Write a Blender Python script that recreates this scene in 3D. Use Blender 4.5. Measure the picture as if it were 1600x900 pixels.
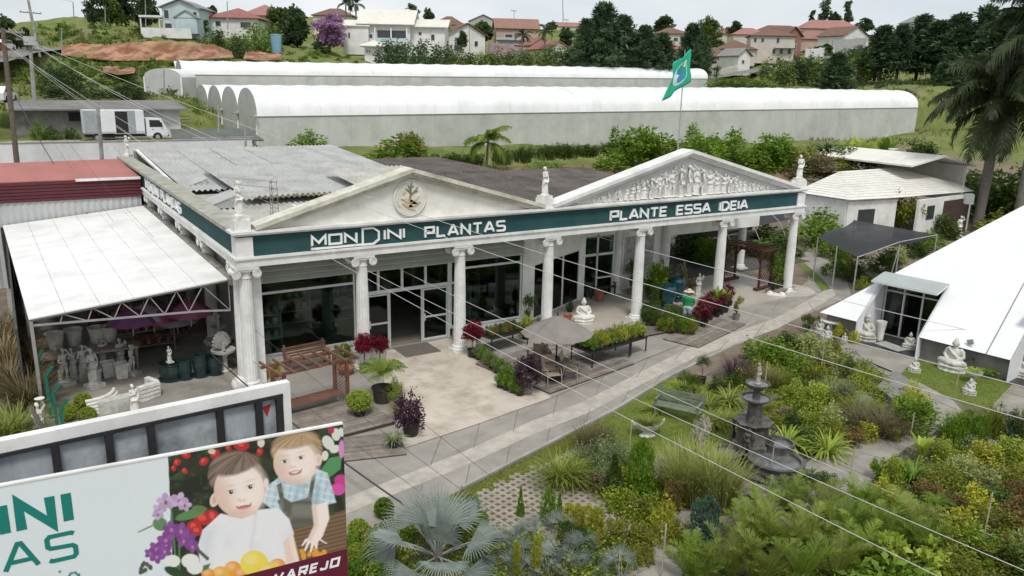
import bpy, bmesh, math, random
import numpy as np
from mathutils import Vector, Matrix

for o in list(bpy.data.objects): bpy.data.objects.remove(o)
scene=bpy.context.scene
COL=scene.collection
R=math.radians
PI=math.pi
rnd=random.Random(7)

# ------------------------------------------------------------------ camera
F, PITCH, YAW, ROLL=1250.0,R(14.39),R(32.63),R(1.25)
CAM=np.array([-6.53,-26.93,10.55])
FWD=np.array([math.sin(YAW)*math.cos(PITCH),math.cos(YAW)*math.cos(PITCH),-math.sin(PITCH)])
RT0=np.array([math.cos(YAW),-math.sin(YAW),0.0])
UP0=np.cross(RT0,FWD)
RT=RT0*math.cos(ROLL) + UP0*math.sin(ROLL)
UPV=-RT0*math.sin(ROLL) + UP0*math.cos(ROLL)
cd=bpy.data.cameras.new('camera')
cd.sensor_width=36.0
cd.lens=F/1600*36.0
cd.clip_start=0.1
cd.clip_end=3000
cam=bpy.data.objects.new('camera', cd)
cam.matrix_world=Matrix(((RT[0],UPV[0],-FWD[0],CAM[0]),(RT[1],UPV[1],-FWD[1],CAM[1]),(RT[2],UPV[2],-FWD[2],CAM[2]),(0,0,0,1)))
COL.objects.link(cam)
scene.camera=cam

# ------------------------------------------------------------------ sky, sun, exposure
SUN_EL, SUN_AZ=R(58),R(205)      # azimuth clockwise from +Y;behind the viewer's shoulder
w=bpy.data.worlds.new('World')
scene.world=w
w.use_nodes=True
nt=w.node_tree
nt.nodes.clear()
N=nt.nodes.new
out=N('ShaderNodeOutputWorld');bg=N('ShaderNodeBackground');sky=N('ShaderNodeTexSky')
sky.sky_type='NISHITA';sky.sun_disc=False;sky.sun_elevation=SUN_EL;sky.sun_rotation=SUN_AZ
sky.air_density=1.0;sky.dust_density=2.0;sky.ozone_density=1.0
tc=N('ShaderNodeTexCoord');mp=N('ShaderNodeMapping');mp.inputs['Scale'].default_value=(1,1,3.2)
nz=N('ShaderNodeTexNoise');nz.inputs['Scale'].default_value=2.2;nz.inputs['Detail'].default_value=7;nz.inputs['Roughness'].default_value=0.55
rp=N('ShaderNodeValToRGB');rp.color_ramp.elements[0].position=0.36;rp.color_ramp.elements[1].position=0.62
rp.color_ramp.elements[0].color=(0.72,0.72,0.72,1);rp.color_ramp.elements[1].color=(0.97,0.97,0.97,1)
mx=N('ShaderNodeMix');mx.data_type='RGBA'
nz2=N('ShaderNodeTexNoise');nz2.inputs['Scale'].default_value=3.1;nz2.inputs['Detail'].default_value=5;nt.links.new(mp.outputs['Vector'],nz2.inputs['Vector'])
rp2=N('ShaderNodeValToRGB');rp2.color_ramp.elements[0].position=0.34;rp2.color_ramp.elements[1].position=0.66;rp2.color_ramp.elements[0].color=(5.7,6.15,6.6,1);rp2.color_ramp.elements[1].color=(7.5,7.65,7.8,1)
nt.links.new(nz2.outputs['Fac'],rp2.inputs['Fac']);nt.links.new(rp2.outputs['Color'],mx.inputs['B'])
nt.links.new(tc.outputs['Generated'],mp.inputs['Vector']);nt.links.new(mp.outputs['Vector'],nz.inputs['Vector'])
nt.links.new(nz.outputs['Fac'],rp.inputs['Fac']);nt.links.new(rp.outputs['Color'],mx.inputs['Factor'])
nt.links.new(sky.outputs['Color'],mx.inputs['A']);nt.links.new(mx.outputs['Result'],bg.inputs['Color'])
bg.inputs['Strength'].default_value=0.082
nt.links.new(bg.outputs['Background'],out.inputs['Surface'])
sd=bpy.data.lights.new('sun','SUN');sd.energy=1.5;sd.angle=R(14);sd.color=(1.0,0.965,0.90)
sun=bpy.data.objects.new('sun', sd)
sv=Vector((math.sin(SUN_AZ)*math.cos(SUN_EL),math.cos(SUN_AZ)*math.cos(SUN_EL),math.sin(SUN_EL)))
sun.rotation_euler=sv.to_track_quat('Z','Y').to_euler()
sun.location=(0,-40,60)
COL.objects.link(sun)
vs=scene.view_settings
scene.display_settings.display_device='sRGB'
vs.view_transform='Standard';vs.look='None';vs.exposure=0.64;vs.gamma=1.0;vs.use_curve_mapping=False
scene.cycles.max_bounces=6;scene.cycles.diffuse_bounces=3;scene.cycles.glossy_bounces=2
scene.cycles.transmission_bounces=4;scene.cycles.transparent_max_bounces=8
scene.cycles.use_adaptive_sampling=True;scene.cycles.adaptive_threshold=0.02
scene.cycles.use_denoising=True
scene.cycles.sample_clamp_indirect=6

# ------------------------------------------------------------------ survey: sight lines of the measured photograph met with known heights or planes
def ray(x, y): return FWD + RT*((x-800)/F) - UPV*((y-450)/F)
def G(x, y, z=0.0):
    d=ray(x, y);return CAM + d*((z-CAM[2])/d[2])
def PY(x, y, yv):
    d=ray(x, y);return CAM + d*((yv-CAM[1])/d[1])
def PX(x, y, xv):
    d=ray(x, y);return CAM + d*((xv-CAM[0])/d[0])
def D(x, y, dep): return CAM + ray(x, y)*dep
def pr(p):
    d=np.asarray(p, float)-CAM;k=d @ FWD
    return 800+F*(d @ RT)/k,450-F*(d @ UPV)/k, k

# ------------------------------------------------------------------ materials
MATS = {}
def mat(name, c, c2=None, sc=3.0,rough=0.8,bump=0.0,bsc=30.0,metal=0.0,spec=0.3,lo=0.35,hi=0.65,stretch=None, dirt=None, dsc=0.6,rand=0.0,coord='Object'):
    """two tones broken up by noise, a shaped dirt layer and fine relief"""
    if name in MATS: return MATS[name]
    m=bpy.data.materials.new(name);m.use_nodes=True
    t=m.node_tree;b=t.nodes['Principled BSDF']
    b.inputs['Roughness'].default_value=rough;b.inputs['Metallic'].default_value=metal
    b.inputs['Specular IOR Level'].default_value=spec
    tcn=t.nodes.new('ShaderNodeTexCoord');vec=tcn.outputs[coord]
    if stretch:
        mpn=t.nodes.new('ShaderNodeMapping');mpn.inputs['Scale'].default_value=stretch
        t.links.new(vec, mpn.inputs['Vector']);vec=mpn.outputs['Vector']
    colr=None
    if c2 is not None:
        n=t.nodes.new('ShaderNodeTexNoise');n.inputs['Scale'].default_value=sc;n.inputs['Detail'].default_value=6;n.inputs['Roughness'].default_value=0.62
        t.links.new(vec, n.inputs['Vector'])
        r=t.nodes.new('ShaderNodeValToRGB');r.color_ramp.elements[0].position=lo;r.color_ramp.elements[1].position=hi
        r.color_ramp.elements[0].color=(*c,1);r.color_ramp.elements[1].color=(*c2,1)
        t.links.new(n.outputs['Fac'],r.inputs['Fac']);colr=r.outputs['Color']
    if dirt is not None:
        n2=t.nodes.new('ShaderNodeTexNoise');n2.inputs['Scale'].default_value=dsc;n2.inputs['Detail'].default_value=8;n2.inputs['Roughness'].default_value=0.7
        t.links.new(tcn.outputs[coord],n2.inputs['Vector'])
        r2=t.nodes.new('ShaderNodeValToRGB');r2.color_ramp.elements[0].position=0.46;r2.color_ramp.elements[1].position=0.74
        r2.color_ramp.elements[0].color=(0,0,0,1);r2.color_ramp.elements[1].color=(0.85,0.85,0.85,1)
        t.links.new(n2.outputs['Fac'],r2.inputs['Fac'])
        x=t.nodes.new('ShaderNodeMix');x.data_type='RGBA';x.inputs['A'].default_value=(*c,1);x.inputs['B'].default_value=(*dirt,1)
        if colr is not None: t.links.new(colr, x.inputs['A'])
        t.links.new(r2.outputs['Color'],x.inputs['Factor']);colr=x.outputs['Result']
    if rand > 0:
        oi=t.nodes.new('ShaderNodeObjectInfo');h=t.nodes.new('ShaderNodeHueSaturation')
        mr=t.nodes.new('ShaderNodeMapRange');mr.inputs['To Min'].default_value=1-rand;mr.inputs['To Max'].default_value=1+rand
        t.links.new(oi.outputs['Random'],mr.inputs['Value']);t.links.new(mr.outputs['Result'],h.inputs['Value'])
        h.inputs['Color'].default_value=(*c,1)
        if colr is not None: t.links.new(colr, h.inputs['Color'])
        colr=h.outputs['Color']
    if colr is not None: t.links.new(colr, b.inputs['Base Color'])
    else: b.inputs['Base Color'].default_value=(*c,1)
    if bump > 0:
        nb=t.nodes.new('ShaderNodeTexNoise');nb.inputs['Scale'].default_value=bsc;nb.inputs['Detail'].default_value=5
        t.links.new(vec, nb.inputs['Vector'])
        bp=t.nodes.new('ShaderNodeBump');bp.inputs['Strength'].default_value=bump;bp.inputs['Distance'].default_value=0.03
        t.links.new(nb.outputs['Fac'],bp.inputs['Height']);t.links.new(bp.outputs['Normal'],b.inputs['Normal'])
    MATS[name]=m
    return m

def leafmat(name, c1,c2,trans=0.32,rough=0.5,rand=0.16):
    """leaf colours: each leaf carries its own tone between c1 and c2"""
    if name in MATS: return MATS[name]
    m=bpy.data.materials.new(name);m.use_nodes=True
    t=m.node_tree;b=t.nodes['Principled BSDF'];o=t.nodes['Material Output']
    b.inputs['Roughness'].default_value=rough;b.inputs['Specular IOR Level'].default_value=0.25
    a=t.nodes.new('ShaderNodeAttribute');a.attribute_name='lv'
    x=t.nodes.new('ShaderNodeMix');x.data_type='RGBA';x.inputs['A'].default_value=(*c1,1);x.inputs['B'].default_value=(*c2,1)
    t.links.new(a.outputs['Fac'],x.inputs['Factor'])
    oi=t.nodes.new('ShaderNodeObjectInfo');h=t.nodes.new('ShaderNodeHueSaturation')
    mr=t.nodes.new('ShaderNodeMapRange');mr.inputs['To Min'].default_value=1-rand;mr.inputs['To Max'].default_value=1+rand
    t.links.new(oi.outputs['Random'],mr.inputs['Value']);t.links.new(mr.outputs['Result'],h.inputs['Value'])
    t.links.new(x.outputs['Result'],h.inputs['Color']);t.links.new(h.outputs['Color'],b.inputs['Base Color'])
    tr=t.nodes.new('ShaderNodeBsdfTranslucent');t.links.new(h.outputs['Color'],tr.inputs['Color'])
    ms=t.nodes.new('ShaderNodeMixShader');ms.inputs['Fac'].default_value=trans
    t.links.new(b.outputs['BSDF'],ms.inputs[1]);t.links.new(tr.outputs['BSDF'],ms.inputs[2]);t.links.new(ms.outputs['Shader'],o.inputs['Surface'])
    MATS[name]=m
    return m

def glassmat(name, tint, refl=1.0):
    if name in MATS: return MATS[name]
    m=bpy.data.materials.new(name);m.use_nodes=True
    t=m.node_tree;t.nodes.clear()
    o=t.nodes.new('ShaderNodeOutputMaterial');tr=t.nodes.new('ShaderNodeBsdfTransparent');gl=t.nodes.new('ShaderNodeBsdfGlossy')
    tr.inputs['Color'].default_value=(*tint,1);gl.inputs['Roughness'].default_value=0.03;gl.inputs['Color'].default_value=(0.8*refl,0.85*refl,0.85*refl,1)
    fr=t.nodes.new('ShaderNodeFresnel');fr.inputs['IOR'].default_value=1.45
    ms=t.nodes.new('ShaderNodeMixShader')
    t.links.new(fr.outputs['Fac'],ms.inputs['Fac']);t.links.new(tr.outputs['BSDF'],ms.inputs[1]);t.links.new(gl.outputs['BSDF'],ms.inputs[2]);t.links.new(ms.outputs['Shader'],o.inputs['Surface'])
    MATS[name]=m
    return m

WHITE=mat('painted_white',(0.80,0.80,0.78),(0.66,0.66,0.63),1.3,0.6,0.05,40,dirt=(0.52,0.51,0.47),dsc=0.9)
STUCCO=mat('cream_stucco',(0.77,0.755,0.71),(0.68,0.665,0.61),1.5,0.8,0.1,40,dirt=(0.50,0.49,0.38),dsc=0.7)
COPING=mat('weathered_coping',(0.43,0.425,0.375),(0.28,0.285,0.225),2.5,0.85,0.2,30,dirt=(0.2,0.21,0.13),dsc=1.5)
FASCIA=mat('dark_green_fascia',(0.022,0.068,0.072),(0.030,0.082,0.084),1.0,0.75,spec=0.12,dirt=(0.04,0.085,0.085),dsc=0.5)
CONC=mat('concrete',(0.40,0.385,0.35),(0.30,0.29,0.265),1.2,0.9,0.2,40,dirt=(0.21,0.2,0.18),dsc=0.7)
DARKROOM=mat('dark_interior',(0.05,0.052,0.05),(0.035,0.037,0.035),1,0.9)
GLASS=glassmat('tinted_glass',(0.56,0.68,0.63),1.15)
STEEL=mat('galvanised_steel',(0.45,0.46,0.45),(0.36,0.37,0.37),4,0.45,metal=0.5)
BLACK=mat('black_plastic',(0.02,0.02,0.02),(0.03,0.03,0.03),5,0.6)
STONE=mat('cast_stone',(0.60,0.59,0.55),(0.47,0.46,0.42),4,0.85,0.25,50,dirt=(0.27,0.27,0.24),dsc=2.2,rand=0.10)
STONEW=mat('white_statue_stone',(0.76,0.75,0.71),(0.63,0.62,0.58),5,0.8,0.2,60,dirt=(0.42,0.41,0.36),dsc=3)
STONED=mat('dark_wet_stone',(0.05,0.045,0.041),(0.095,0.086,0.078),6,0.45,0.4,40,dirt=(0.2,0.19,0.17),dsc=3)
WOODR=mat('reddish_timber',(0.20,0.105,0.068),(0.135,0.068,0.045),3,0.7,0.15,40,stretch=(1,1,1),rand=0.15)
WOODG=mat('grey_deck_timber',(0.27,0.235,0.20),(0.17,0.145,0.125),3,0.85,0.2,30,rand=0.22)
TERRA=mat('terracotta',(0.36,0.15,0.09),(0.28,0.11,0.065),5,0.85,rand=0.15)
ORD='first second third fourth fifth sixth seventh eighth ninth tenth eleventh twelfth thirteenth fourteenth fifteenth sixteenth seventeenth eighteenth nineteenth twentieth'.split()
POTB=mat('black_pot',(0.025,0.024,0.022),(0.04,0.036,0.032),5,0.7)
BARK=mat('bark',(0.16,0.13,0.10),(0.09,0.075,0.06),6,0.95,0.5,25)
SOIL=mat('potting_soil',(0.06,0.045,0.032),(0.035,0.026,0.02),8,0.95)

# ------------------------------------------------------------------ objects
def tag(o, label=None, cat=None, group=None, kind=None):
    if label: o['label']=label
    if cat: o['category']=cat
    if group: o['group']=group
    if kind: o['kind']=kind
    return o
def thing(name, label, cat, loc=(0,0,0),rz=0.0,group=None, scale=1.0):
    o=bpy.data.objects.new(name, None);o.empty_display_size=0.2
    o.location=Vector([float(v) for v in loc]);o.rotation_euler=(0,0,rz)
    o.scale=(scale,)*3 if not hasattr(scale,'__len__') else scale
    COL.objects.link(o)
    return tag(o, label, cat, group)
def ob(name, me, m=None, parent=None, loc=(0,0,0),rot=(0,0,0),scale=(1,1,1)):
    if m is not None and len(me.materials) == 0: me.materials.append(m)
    o=bpy.data.objects.new(name, me)
    o.location=Vector([float(v) for v in loc]);o.rotation_euler=rot
    o.scale=scale if hasattr(scale,'__len__') else (scale,)*3
    if parent is not None: o.parent=parent
    COL.objects.link(o)
    return o
def copy_tree(src, loc=None, rz=None, scale=None, label=None, group=None, parent=None):
    c=src.copy();COL.objects.link(c);c.parent=parent
    if parent is None:
        if loc is not None: c.location=Vector([float(v) for v in loc])
        if rz is not None: c.rotation_euler=(src.rotation_euler[0],src.rotation_euler[1],rz)
        if scale is not None: c.scale=(scale,)*3 if not hasattr(scale,'__len__') else scale
        if label: c['label']=label
        if group: c['group']=group
    for ch in CH.get(src.name, None) or src.children:
        copy_tree(ch, parent=c)
    return c
CH = {}

class MB:
    def __init__(s): s.v=[];s.f=[]
    def add(s, vs_, fs):
        n=len(s.v);s.v += [tuple(map(float, p)) for p in vs_];s.f += [tuple(i+n for i in f) for f in fs];return s
    def box(s, x0,x1,y0,y1,z0,z1):
        return s.add([(x0,y0,z0),(x1,y0,z0),(x1,y1,z0),(x0,y1,z0),(x0,y0,z1),(x1,y0,z1),(x1,y1,z1),(x0,y1,z1)],
                     [(0,3,2,1),(4,5,6,7),(0,1,5,4),(1,2,6,5),(2,3,7,6),(3,0,4,7)])
    def bar(s, a, b, wd, ht, up=(0,0,1)):
        a=Vector(a);b=Vector(b);d=(b-a).normalized();sd_=d.cross(Vector(up))
        if sd_.length < 1e-4: sd_=d.cross(Vector((1,0,0)))
        sd_.normalize();u=sd_.cross(d);sd_ *= wd/2;u *= ht/2
        return s.add([a-sd_-u, a+sd_-u, a+sd_+u, a-sd_+u, b-sd_-u, b+sd_-u, b+sd_+u, b-sd_+u],
                     [(0,3,2,1),(4,5,6,7),(0,1,5,4),(1,2,6,5),(2,3,7,6),(3,0,4,7)])
    def tube(s, pts, rads, n=8,cap=True):
        pts=[Vector(p) for p in pts]
        if not hasattr(rads,'__len__'): rads=[rads]*len(pts)
        rings=[];ref=None
        for i, p in enumerate(pts):
            d=(pts[min(i+1,len(pts)-1)]-pts[max(i-1,0)])
            if d.length < 1e-9: d=Vector((0,0,1))
            d.normalize()
            if ref is None:
                ref=d.cross(Vector((0,0,1)))
                if ref.length < 1e-3: ref=Vector((1,0,0))
            ref=ref - d*ref.dot(d);ref.normalize();o2=d.cross(ref)
            rings.append([p + (ref*math.cos(2*PI*k/n)+o2*math.sin(2*PI*k/n))*rads[i] for k in range(n)])
        vs_=[q for r_ in rings for q in r_];fs=[]
        for i in range(len(pts)-1):
            for k in range(n):
                k2=(k+1) % n
                fs.append((i*n+k, i*n+k2,(i+1)*n+k2,(i+1)*n+k))
        if cap:
            fs.append(tuple(range(n-1,-1,-1)));fs.append(tuple((len(pts)-1)*n+k for k in range(n)))
        return s.add(vs_, fs)
    def lathe(s, prof, n=16,c=(0,0,0),fl=0.0,nf=0,sx=1.0,sy=1.0):
        vs_=[];fs=[]
        for r_, z in prof:
            for k in range(n):
                a=2*PI*k/n;rr=r_*(1+fl*math.cos(nf*a)) if nf else r_
                vs_.append((c[0]+rr*math.cos(a)*sx, c[1]+rr*math.sin(a)*sy, c[2]+z))
        for i in range(len(prof)-1):
            for k in range(n):
                k2=(k+1) % n
                fs.append((i*n+k, i*n+k2,(i+1)*n+k2,(i+1)*n+k))
        fs.append(tuple(range(n-1,-1,-1)));fs.append(tuple((len(prof)-1)*n+k for k in range(n)))
        return s.add(vs_, fs)
    def ell(s, c, r_, n=10,m=7,rot=None):
        if not hasattr(r_,'__len__'): r_=(r_,)*3
        vs_=[];fs=[]
        for i in range(1,m):
            ph=PI*i/m
            for k in range(n):
                a=2*PI*k/n;vs_.append(Vector((r_[0]*math.sin(ph)*math.cos(a),r_[1]*math.sin(ph)*math.sin(a),r_[2]*math.cos(ph))))
        vs_.append(Vector((0,0,r_[2])));vs_.append(Vector((0,0,-r_[2])))
        for i in range(m-2):
            for k in range(n):
                k2=(k+1) % n;fs.append((i*n+k,(i+1)*n+k,(i+1)*n+k2,i*n+k2))
        t_, b_=(m-1)*n,(m-1)*n+1
        for k in range(n):
            k2=(k+1) % n;fs.append((t_, k, k2));fs.append((b_,(m-2)*n+k2,(m-2)*n+k))
        if rot is not None: vs_=[rot @ q for q in vs_]
        cc=Vector(c)
        return s.add([q+cc for q in vs_],fs)
    def prism(s, poly, o, u, v, th):
        """polygon (2-D, counter-clockwise in u,v) at origin o, extruded by vector th"""
        o=Vector(o);u=Vector(u);v=Vector(v);th=Vector(th);n=len(poly)
        a=[o+u*p[0]+v*p[1] for p in poly];b=[q+th for q in a]
        fs=[tuple(range(n)),tuple(range(2*n-1,n-1,-1))]
        for k in range(n): fs.append((k, k+n,(k+1) % n+n,(k+1) % n))
        return s.add(a+b, fs)
    def mesh(s, name, m=None, smooth=False):
        me=bpy.data.meshes.new(name);me.from_pydata(s.v,[],s.f)
        if m is not None: me.materials.append(m)
        bm=bmesh.new();bm.from_mesh(me);bmesh.ops.recalc_face_normals(bm, faces=bm.faces);bm.to_mesh(me);bm.free()
        if smooth: me.polygons.foreach_set('use_smooth',[True]*len(me.polygons))
        me.update()
        return me
    def build(s, name, m, parent=None, loc=(0,0,0),rot=(0,0,0),smooth=False, scale=(1,1,1)):
        return ob(name, s.mesh(name, m, smooth),None, parent, loc, rot, scale)

def structure(name, mb, m, smooth=False):
    o=mb.build(name, m, smooth=smooth);return tag(o, kind='structure')

def blob(name, mb, voxel, m, smooth=2):
    """fuse overlapping solids into one continuous skin"""
    me=mb.mesh(name+'_raw');o=bpy.data.objects.new(name+'_raw', me);COL.objects.link(o)
    md=o.modifiers.new('r','REMESH');md.mode='VOXEL';md.voxel_size=voxel
    if smooth:
        ms=o.modifiers.new('s','SMOOTH');ms.iterations=smooth;ms.factor=0.5
    dg=bpy.context.evaluated_depsgraph_get()
    r_=bpy.data.meshes.new_from_object(o.evaluated_get(dg))
    bpy.data.objects.remove(o);bpy.data.meshes.remove(me)
    r_.name=name;r_.materials.clear();r_.materials.append(m)
    r_.polygons.foreach_set('use_smooth',[True]*len(r_.polygons))
    return r_

# ------------------------------------------------------------------ fast leaf meshes
def qmesh(name, V, Q, lv, m):
    me=bpy.data.meshes.new(name);V=np.ascontiguousarray(V, np.float32);Q=np.ascontiguousarray(Q, np.int32)
    nq=len(Q);k=Q.shape[1]
    me.vertices.add(len(V));me.vertices.foreach_set('co', V.ravel())
    me.loops.add(nq*k);me.loops.foreach_set('vertex_index', Q.ravel())
    me.polygons.add(nq);me.polygons.foreach_set('loop_start', np.arange(0,nq*k, k, dtype=np.int32))
    a=me.attributes.new('lv','FLOAT','POINT');a.data.foreach_set('value', np.ascontiguousarray(lv, np.float32))
    me.update(calc_edges=True);me.validate()
    me.materials.append(m)
    return me
def nrm(a): return a/np.maximum(np.linalg.norm(a, axis=-1,keepdims=True),1e-9)
class LM:
    """collects leaves, blades and fronds"""
    def __init__(s, seed=0): s.V=[];s.Q=[];s.L=[];s.n=0;s.r=np.random.default_rng(seed)
    def put(s, V, Q, L): s.V.append(V);s.Q.append(Q+s.n);s.L.append(L);s.n += len(V)
    def leaves(s, P, Dr, L, W, lv, fold=0.25,droop=0.2):
        n=len(P);Dr=nrm(Dr);rr=nrm(s.r.normal(size=(n,3)));S=nrm(np.cross(Dr, rr));U=np.cross(S, Dr)
        L=np.broadcast_to(L,(n,))[:, None];W=np.broadcast_to(W,(n,))[:, None]
        mid=P + Dr*L*0.45
        V=np.stack([P, mid+S*W/2+U*W*fold, P+Dr*L-np.array([0,0,1])*L*droop, mid-S*W/2+U*W*fold],1).reshape(-1,3)
        s.put(V, np.arange(n*4).reshape(n,4),np.repeat(lv,4))
    def crown(s, n, c, rad, clumps, L, W, shell=0.55,updir=0.35,cr=0.36,flat=0.0,shape='ball', lvb=0.0,outw=0.4):
        """n leaves gathered in clumps through an ellipsoid's volume"""
        c=np.asarray(c, float);rad=np.asarray(rad, float) if hasattr(rad,'__len__') else np.array([rad]*3,float)
        d=nrm(s.r.normal(size=(clumps,3)));q=s.r.uniform(shell,1.0,(clumps,1))
        if shape == 'dome': d[:,2]=np.abs(d[:,2])
        cc=d*q
        if shape == 'cone':
            h=s.r.uniform(0,1,clumps)**1.4;a=s.r.uniform(0,2*PI, clumps);rr=(1-h)*np.sqrt(s.r.uniform(shell,1,clumps))
            cc=np.stack([rr*np.cos(a),rr*np.sin(a),h*2-1],1)
        if shape == 'column':
            h=s.r.uniform(-1,1,clumps);a=s.r.uniform(0,2*PI, clumps);rr=np.sqrt(s.r.uniform(shell,1,clumps))*np.clip(1.15-np.abs(h)**3,0.2,1)
            cc=np.stack([rr*np.cos(a),rr*np.sin(a),h],1)
        if shape == 'box':
            cc=s.r.uniform(-1,1,(clumps,3));ax=s.r.integers(0,3,clumps);cc[np.arange(clumps),ax]=np.sign(cc[np.arange(clumps),ax])*s.r.uniform(0.8,1,clumps)
        ct=s.r.uniform(0,1,clumps)
        i=s.r.integers(0,clumps, n)
        off=s.r.normal(size=(n,3));off=nrm(off)*s.r.uniform(0,1,(n,1))**0.5*cr
        p=cc[i] + off
        Dr=nrm(p)*outw + nrm(off)*0.4 + s.r.normal(size=(n,3))*0.62 + np.array([0,0,updir])
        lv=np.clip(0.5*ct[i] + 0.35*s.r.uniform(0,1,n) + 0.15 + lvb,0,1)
        sz=s.r.uniform(0.5,1.45,n)
        s.leaves(c+p*rad, Dr, L*sz, W*sz, lv)
    def blades(s, n, c, r0,L, W, spread=0.7,arch=0.6,seg=4,lvb=0.0,stiff=0.0):
        c=np.asarray(c, float);a=s.r.uniform(0,2*PI, n);rr=r0*np.sqrt(s.r.uniform(0,1,n))
        base=c + np.stack([rr*np.cos(a),rr*np.sin(a),np.zeros(n)],1)
        a2=a + s.r.normal(size=n)*0.6;lean=spread*s.r.uniform(0.1,1.0,n)
        H=np.stack([np.cos(a2),np.sin(a2),np.zeros(n)],1);Z=np.array([0,0,1.0]);S=np.stack([-np.sin(a2),np.cos(a2),np.zeros(n)],1)
        Ln=L*s.r.uniform(0.65,1.15,n);ar=arch*s.r.uniform(0.5,1.3,n)
        t=np.linspace(0,1,seg+1);pts=[]
        ang=lean;p=base.copy();pts.append(p)
        for k in range(seg):
            ang_k=ang + ar*2.0*(t[k]+0.5/seg)**1.3
            p=p + (H*np.sin(ang_k)[:, None] + Z*np.cos(ang_k)[:, None])*(Ln/seg)[:, None];pts.append(p)
        wd=[W*(1-stiff*0)*x for x in np.interp(t,[0,0.3,0.75,1],[0.7,1,0.7,0.08])]
        V=np.stack([q+sg*S*wd[k]/2 for k, q in enumerate(pts) for sg in (-1,1)],1)
        m_=2*(seg+1);Q=[]
        for k in range(seg): Q.append([2*k,2*k+1,2*k+3,2*k+2])
        Q=(np.arange(n)[:, None, None]*m_ + np.array(Q)[None]).reshape(-1,4)
        s.put(V.reshape(-1,3),Q, np.repeat(np.clip(s.r.uniform(0,1,n)+lvb,0,1),m_))
    def frond(s, pts, nl, L, W, angle=0.9,droop=0.35,up=(0,0,1),lvb=0.0,v=0.15):
        """feather leaf: leaflets on both sides of a curved rib"""
        pts=np.asarray(pts, float);seg=len(pts)-1
        t=np.linspace(0.12,1,nl);x=t*seg;i=np.minimum(x.astype(int),seg-1);fr=(x-i)[:, None]
        P=pts[i]*(1-fr)+pts[i+1]*fr;T=nrm(pts[i+1]-pts[i]);U=np.array(up, float);S=nrm(np.cross(T, U));Un=np.cross(S, T)
        ll=L*np.sin(np.clip(t*0.92+0.12,0,1)*PI)**0.6
        base=np.clip(s.r.uniform(0,1)+lvb,0,1)
        for sg in (-1,1):
            Dr=S*sg*math.sin(angle)+T*math.cos(angle)+Un*v+s.r.normal(size=(nl,3))*0.09
            Dr=nrm(Dr);l=(ll*s.r.uniform(0.85,1.1,nl))[:, None]
            m1=P+Dr*l*0.5;e=P+Dr*l-np.array([0,0,1.0])*l*droop*s.r.uniform(0.6,1.4,(nl,1));Wd=nrm(T)*W/2
            V=np.stack([P-Wd*0.6,P+Wd*0.6,m1+Wd, m1-Wd, e],1)
            V=np.concatenate([V, e[:, None]+0.001],1).reshape(-1,3)
            Q=np.array([[0,1,2,3],[3,2,5,4]]);Q=(np.arange(nl)[:, None, None]*6+Q[None]).reshape(-1,4)
            s.put(V, Q, np.clip(np.repeat(base*0.6+0.4*s.r.uniform(0,1,nl),6),0,1))
    def rib(s, pts, r0,r1,lv=0.3):
        m_=MB().tube(pts, list(np.linspace(r0,r1,len(pts))),4,cap=False)
        s.put(np.array(m_.v),np.array(m_.f),np.full(len(m_.v),lv))
    def fan(s, c, axis, up, L, nseg=28,spread=2.6,split=0.45,W=None, droop=0.15,lv=0.5):
        """fan leaf: pleated segments joined to part of their length, then free"""
        c=np.asarray(c, float);A=nrm(np.asarray(axis, float));U=nrm(np.asarray(up, float)-A*np.dot(A, up));B=np.cross(U, A)
        for k in range(nseg):
            th=-spread+2*spread*(k+0.5)/nseg;dth=spread/nseg
            d=A*math.cos(th)+B*math.sin(th);l=L*(0.82+0.18*math.cos(th*0.6))*s.r.uniform(0.92,1.05)
            e1=A*math.cos(th-dth)+B*math.sin(th-dth);e2=A*math.cos(th+dth)+B*math.sin(th+dth);sp=split*l
            cup=U*0.10*l*(abs(th)/spread)**2
            ridge=U*0.03*l
            Wd=(e2-e1);Wd=Wd/np.linalg.norm(Wd)*(sp*dth*1.15)
            m1=c+d*l*0.72+cup*0.9
            V=np.array([c, c+e1*sp+cup*0.5,c+d*sp*1.02+ridge+cup*0.5,c+e2*sp+cup*0.5,m1-Wd*0.62,m1+ridge*0.6,m1+Wd*0.62,c+d*l+cup-np.array([0,0,droop*l])*s.r.uniform(0.3,1.5)])
            Q=np.array([[0,1,2,3],[1,4,5,2],[2,5,6,3],[4,7,6,5]])
            s.put(V, Q, np.full(8,np.clip(lv+s.r.normal()*0.12,0,1)))
    def mesh(s, name, m): return qmesh(name, np.concatenate(s.V),np.concatenate(s.Q),np.concatenate(s.L),m)

# ================================================================== TERRAIN AND PAVING
_ctrl=[]
for px, py, dep in [
    # grassy slope and red cut up the street, left
    (20,175,75),(90,150,82),(150,148,86),(230,150,88),(100,112,108),(190,112,108),(260,100,118),(120,94,124),(230,90,126),(320,94,130),(380,94,134),
    (40,84,120),(5,82,115),(110,46,150),(160,42,150),(250,56,140),(330,58,145),(400,62,150),(470,74,152),(200,30,190),
    # houses behind the greenhouses, middle
    (560,92,150),(700,98,155),(860,98,160),(980,104,160),(640,75,185),(760,72,200),(850,80,205),(900,50,330),(560,30,300),(700,40,330),
    # hillside village, right
    (1110,128,170),(1160,112,200),(1250,100,215),(1330,88,230),(1400,66,260),(1200,60,330),(1300,55,340),(1120,55,340),(1130,135,150),(1250,136,150),(1350,137,150),(1330,95,205),(1230,115,185),
    (1420,132,150),(1500,125,160),(1560,110,190),(1500,90,240),(1590,130,150),(1700,140,160),(1850,150,170)]:
    _ctrl.append(tuple(D(px, py, dep)))
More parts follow.
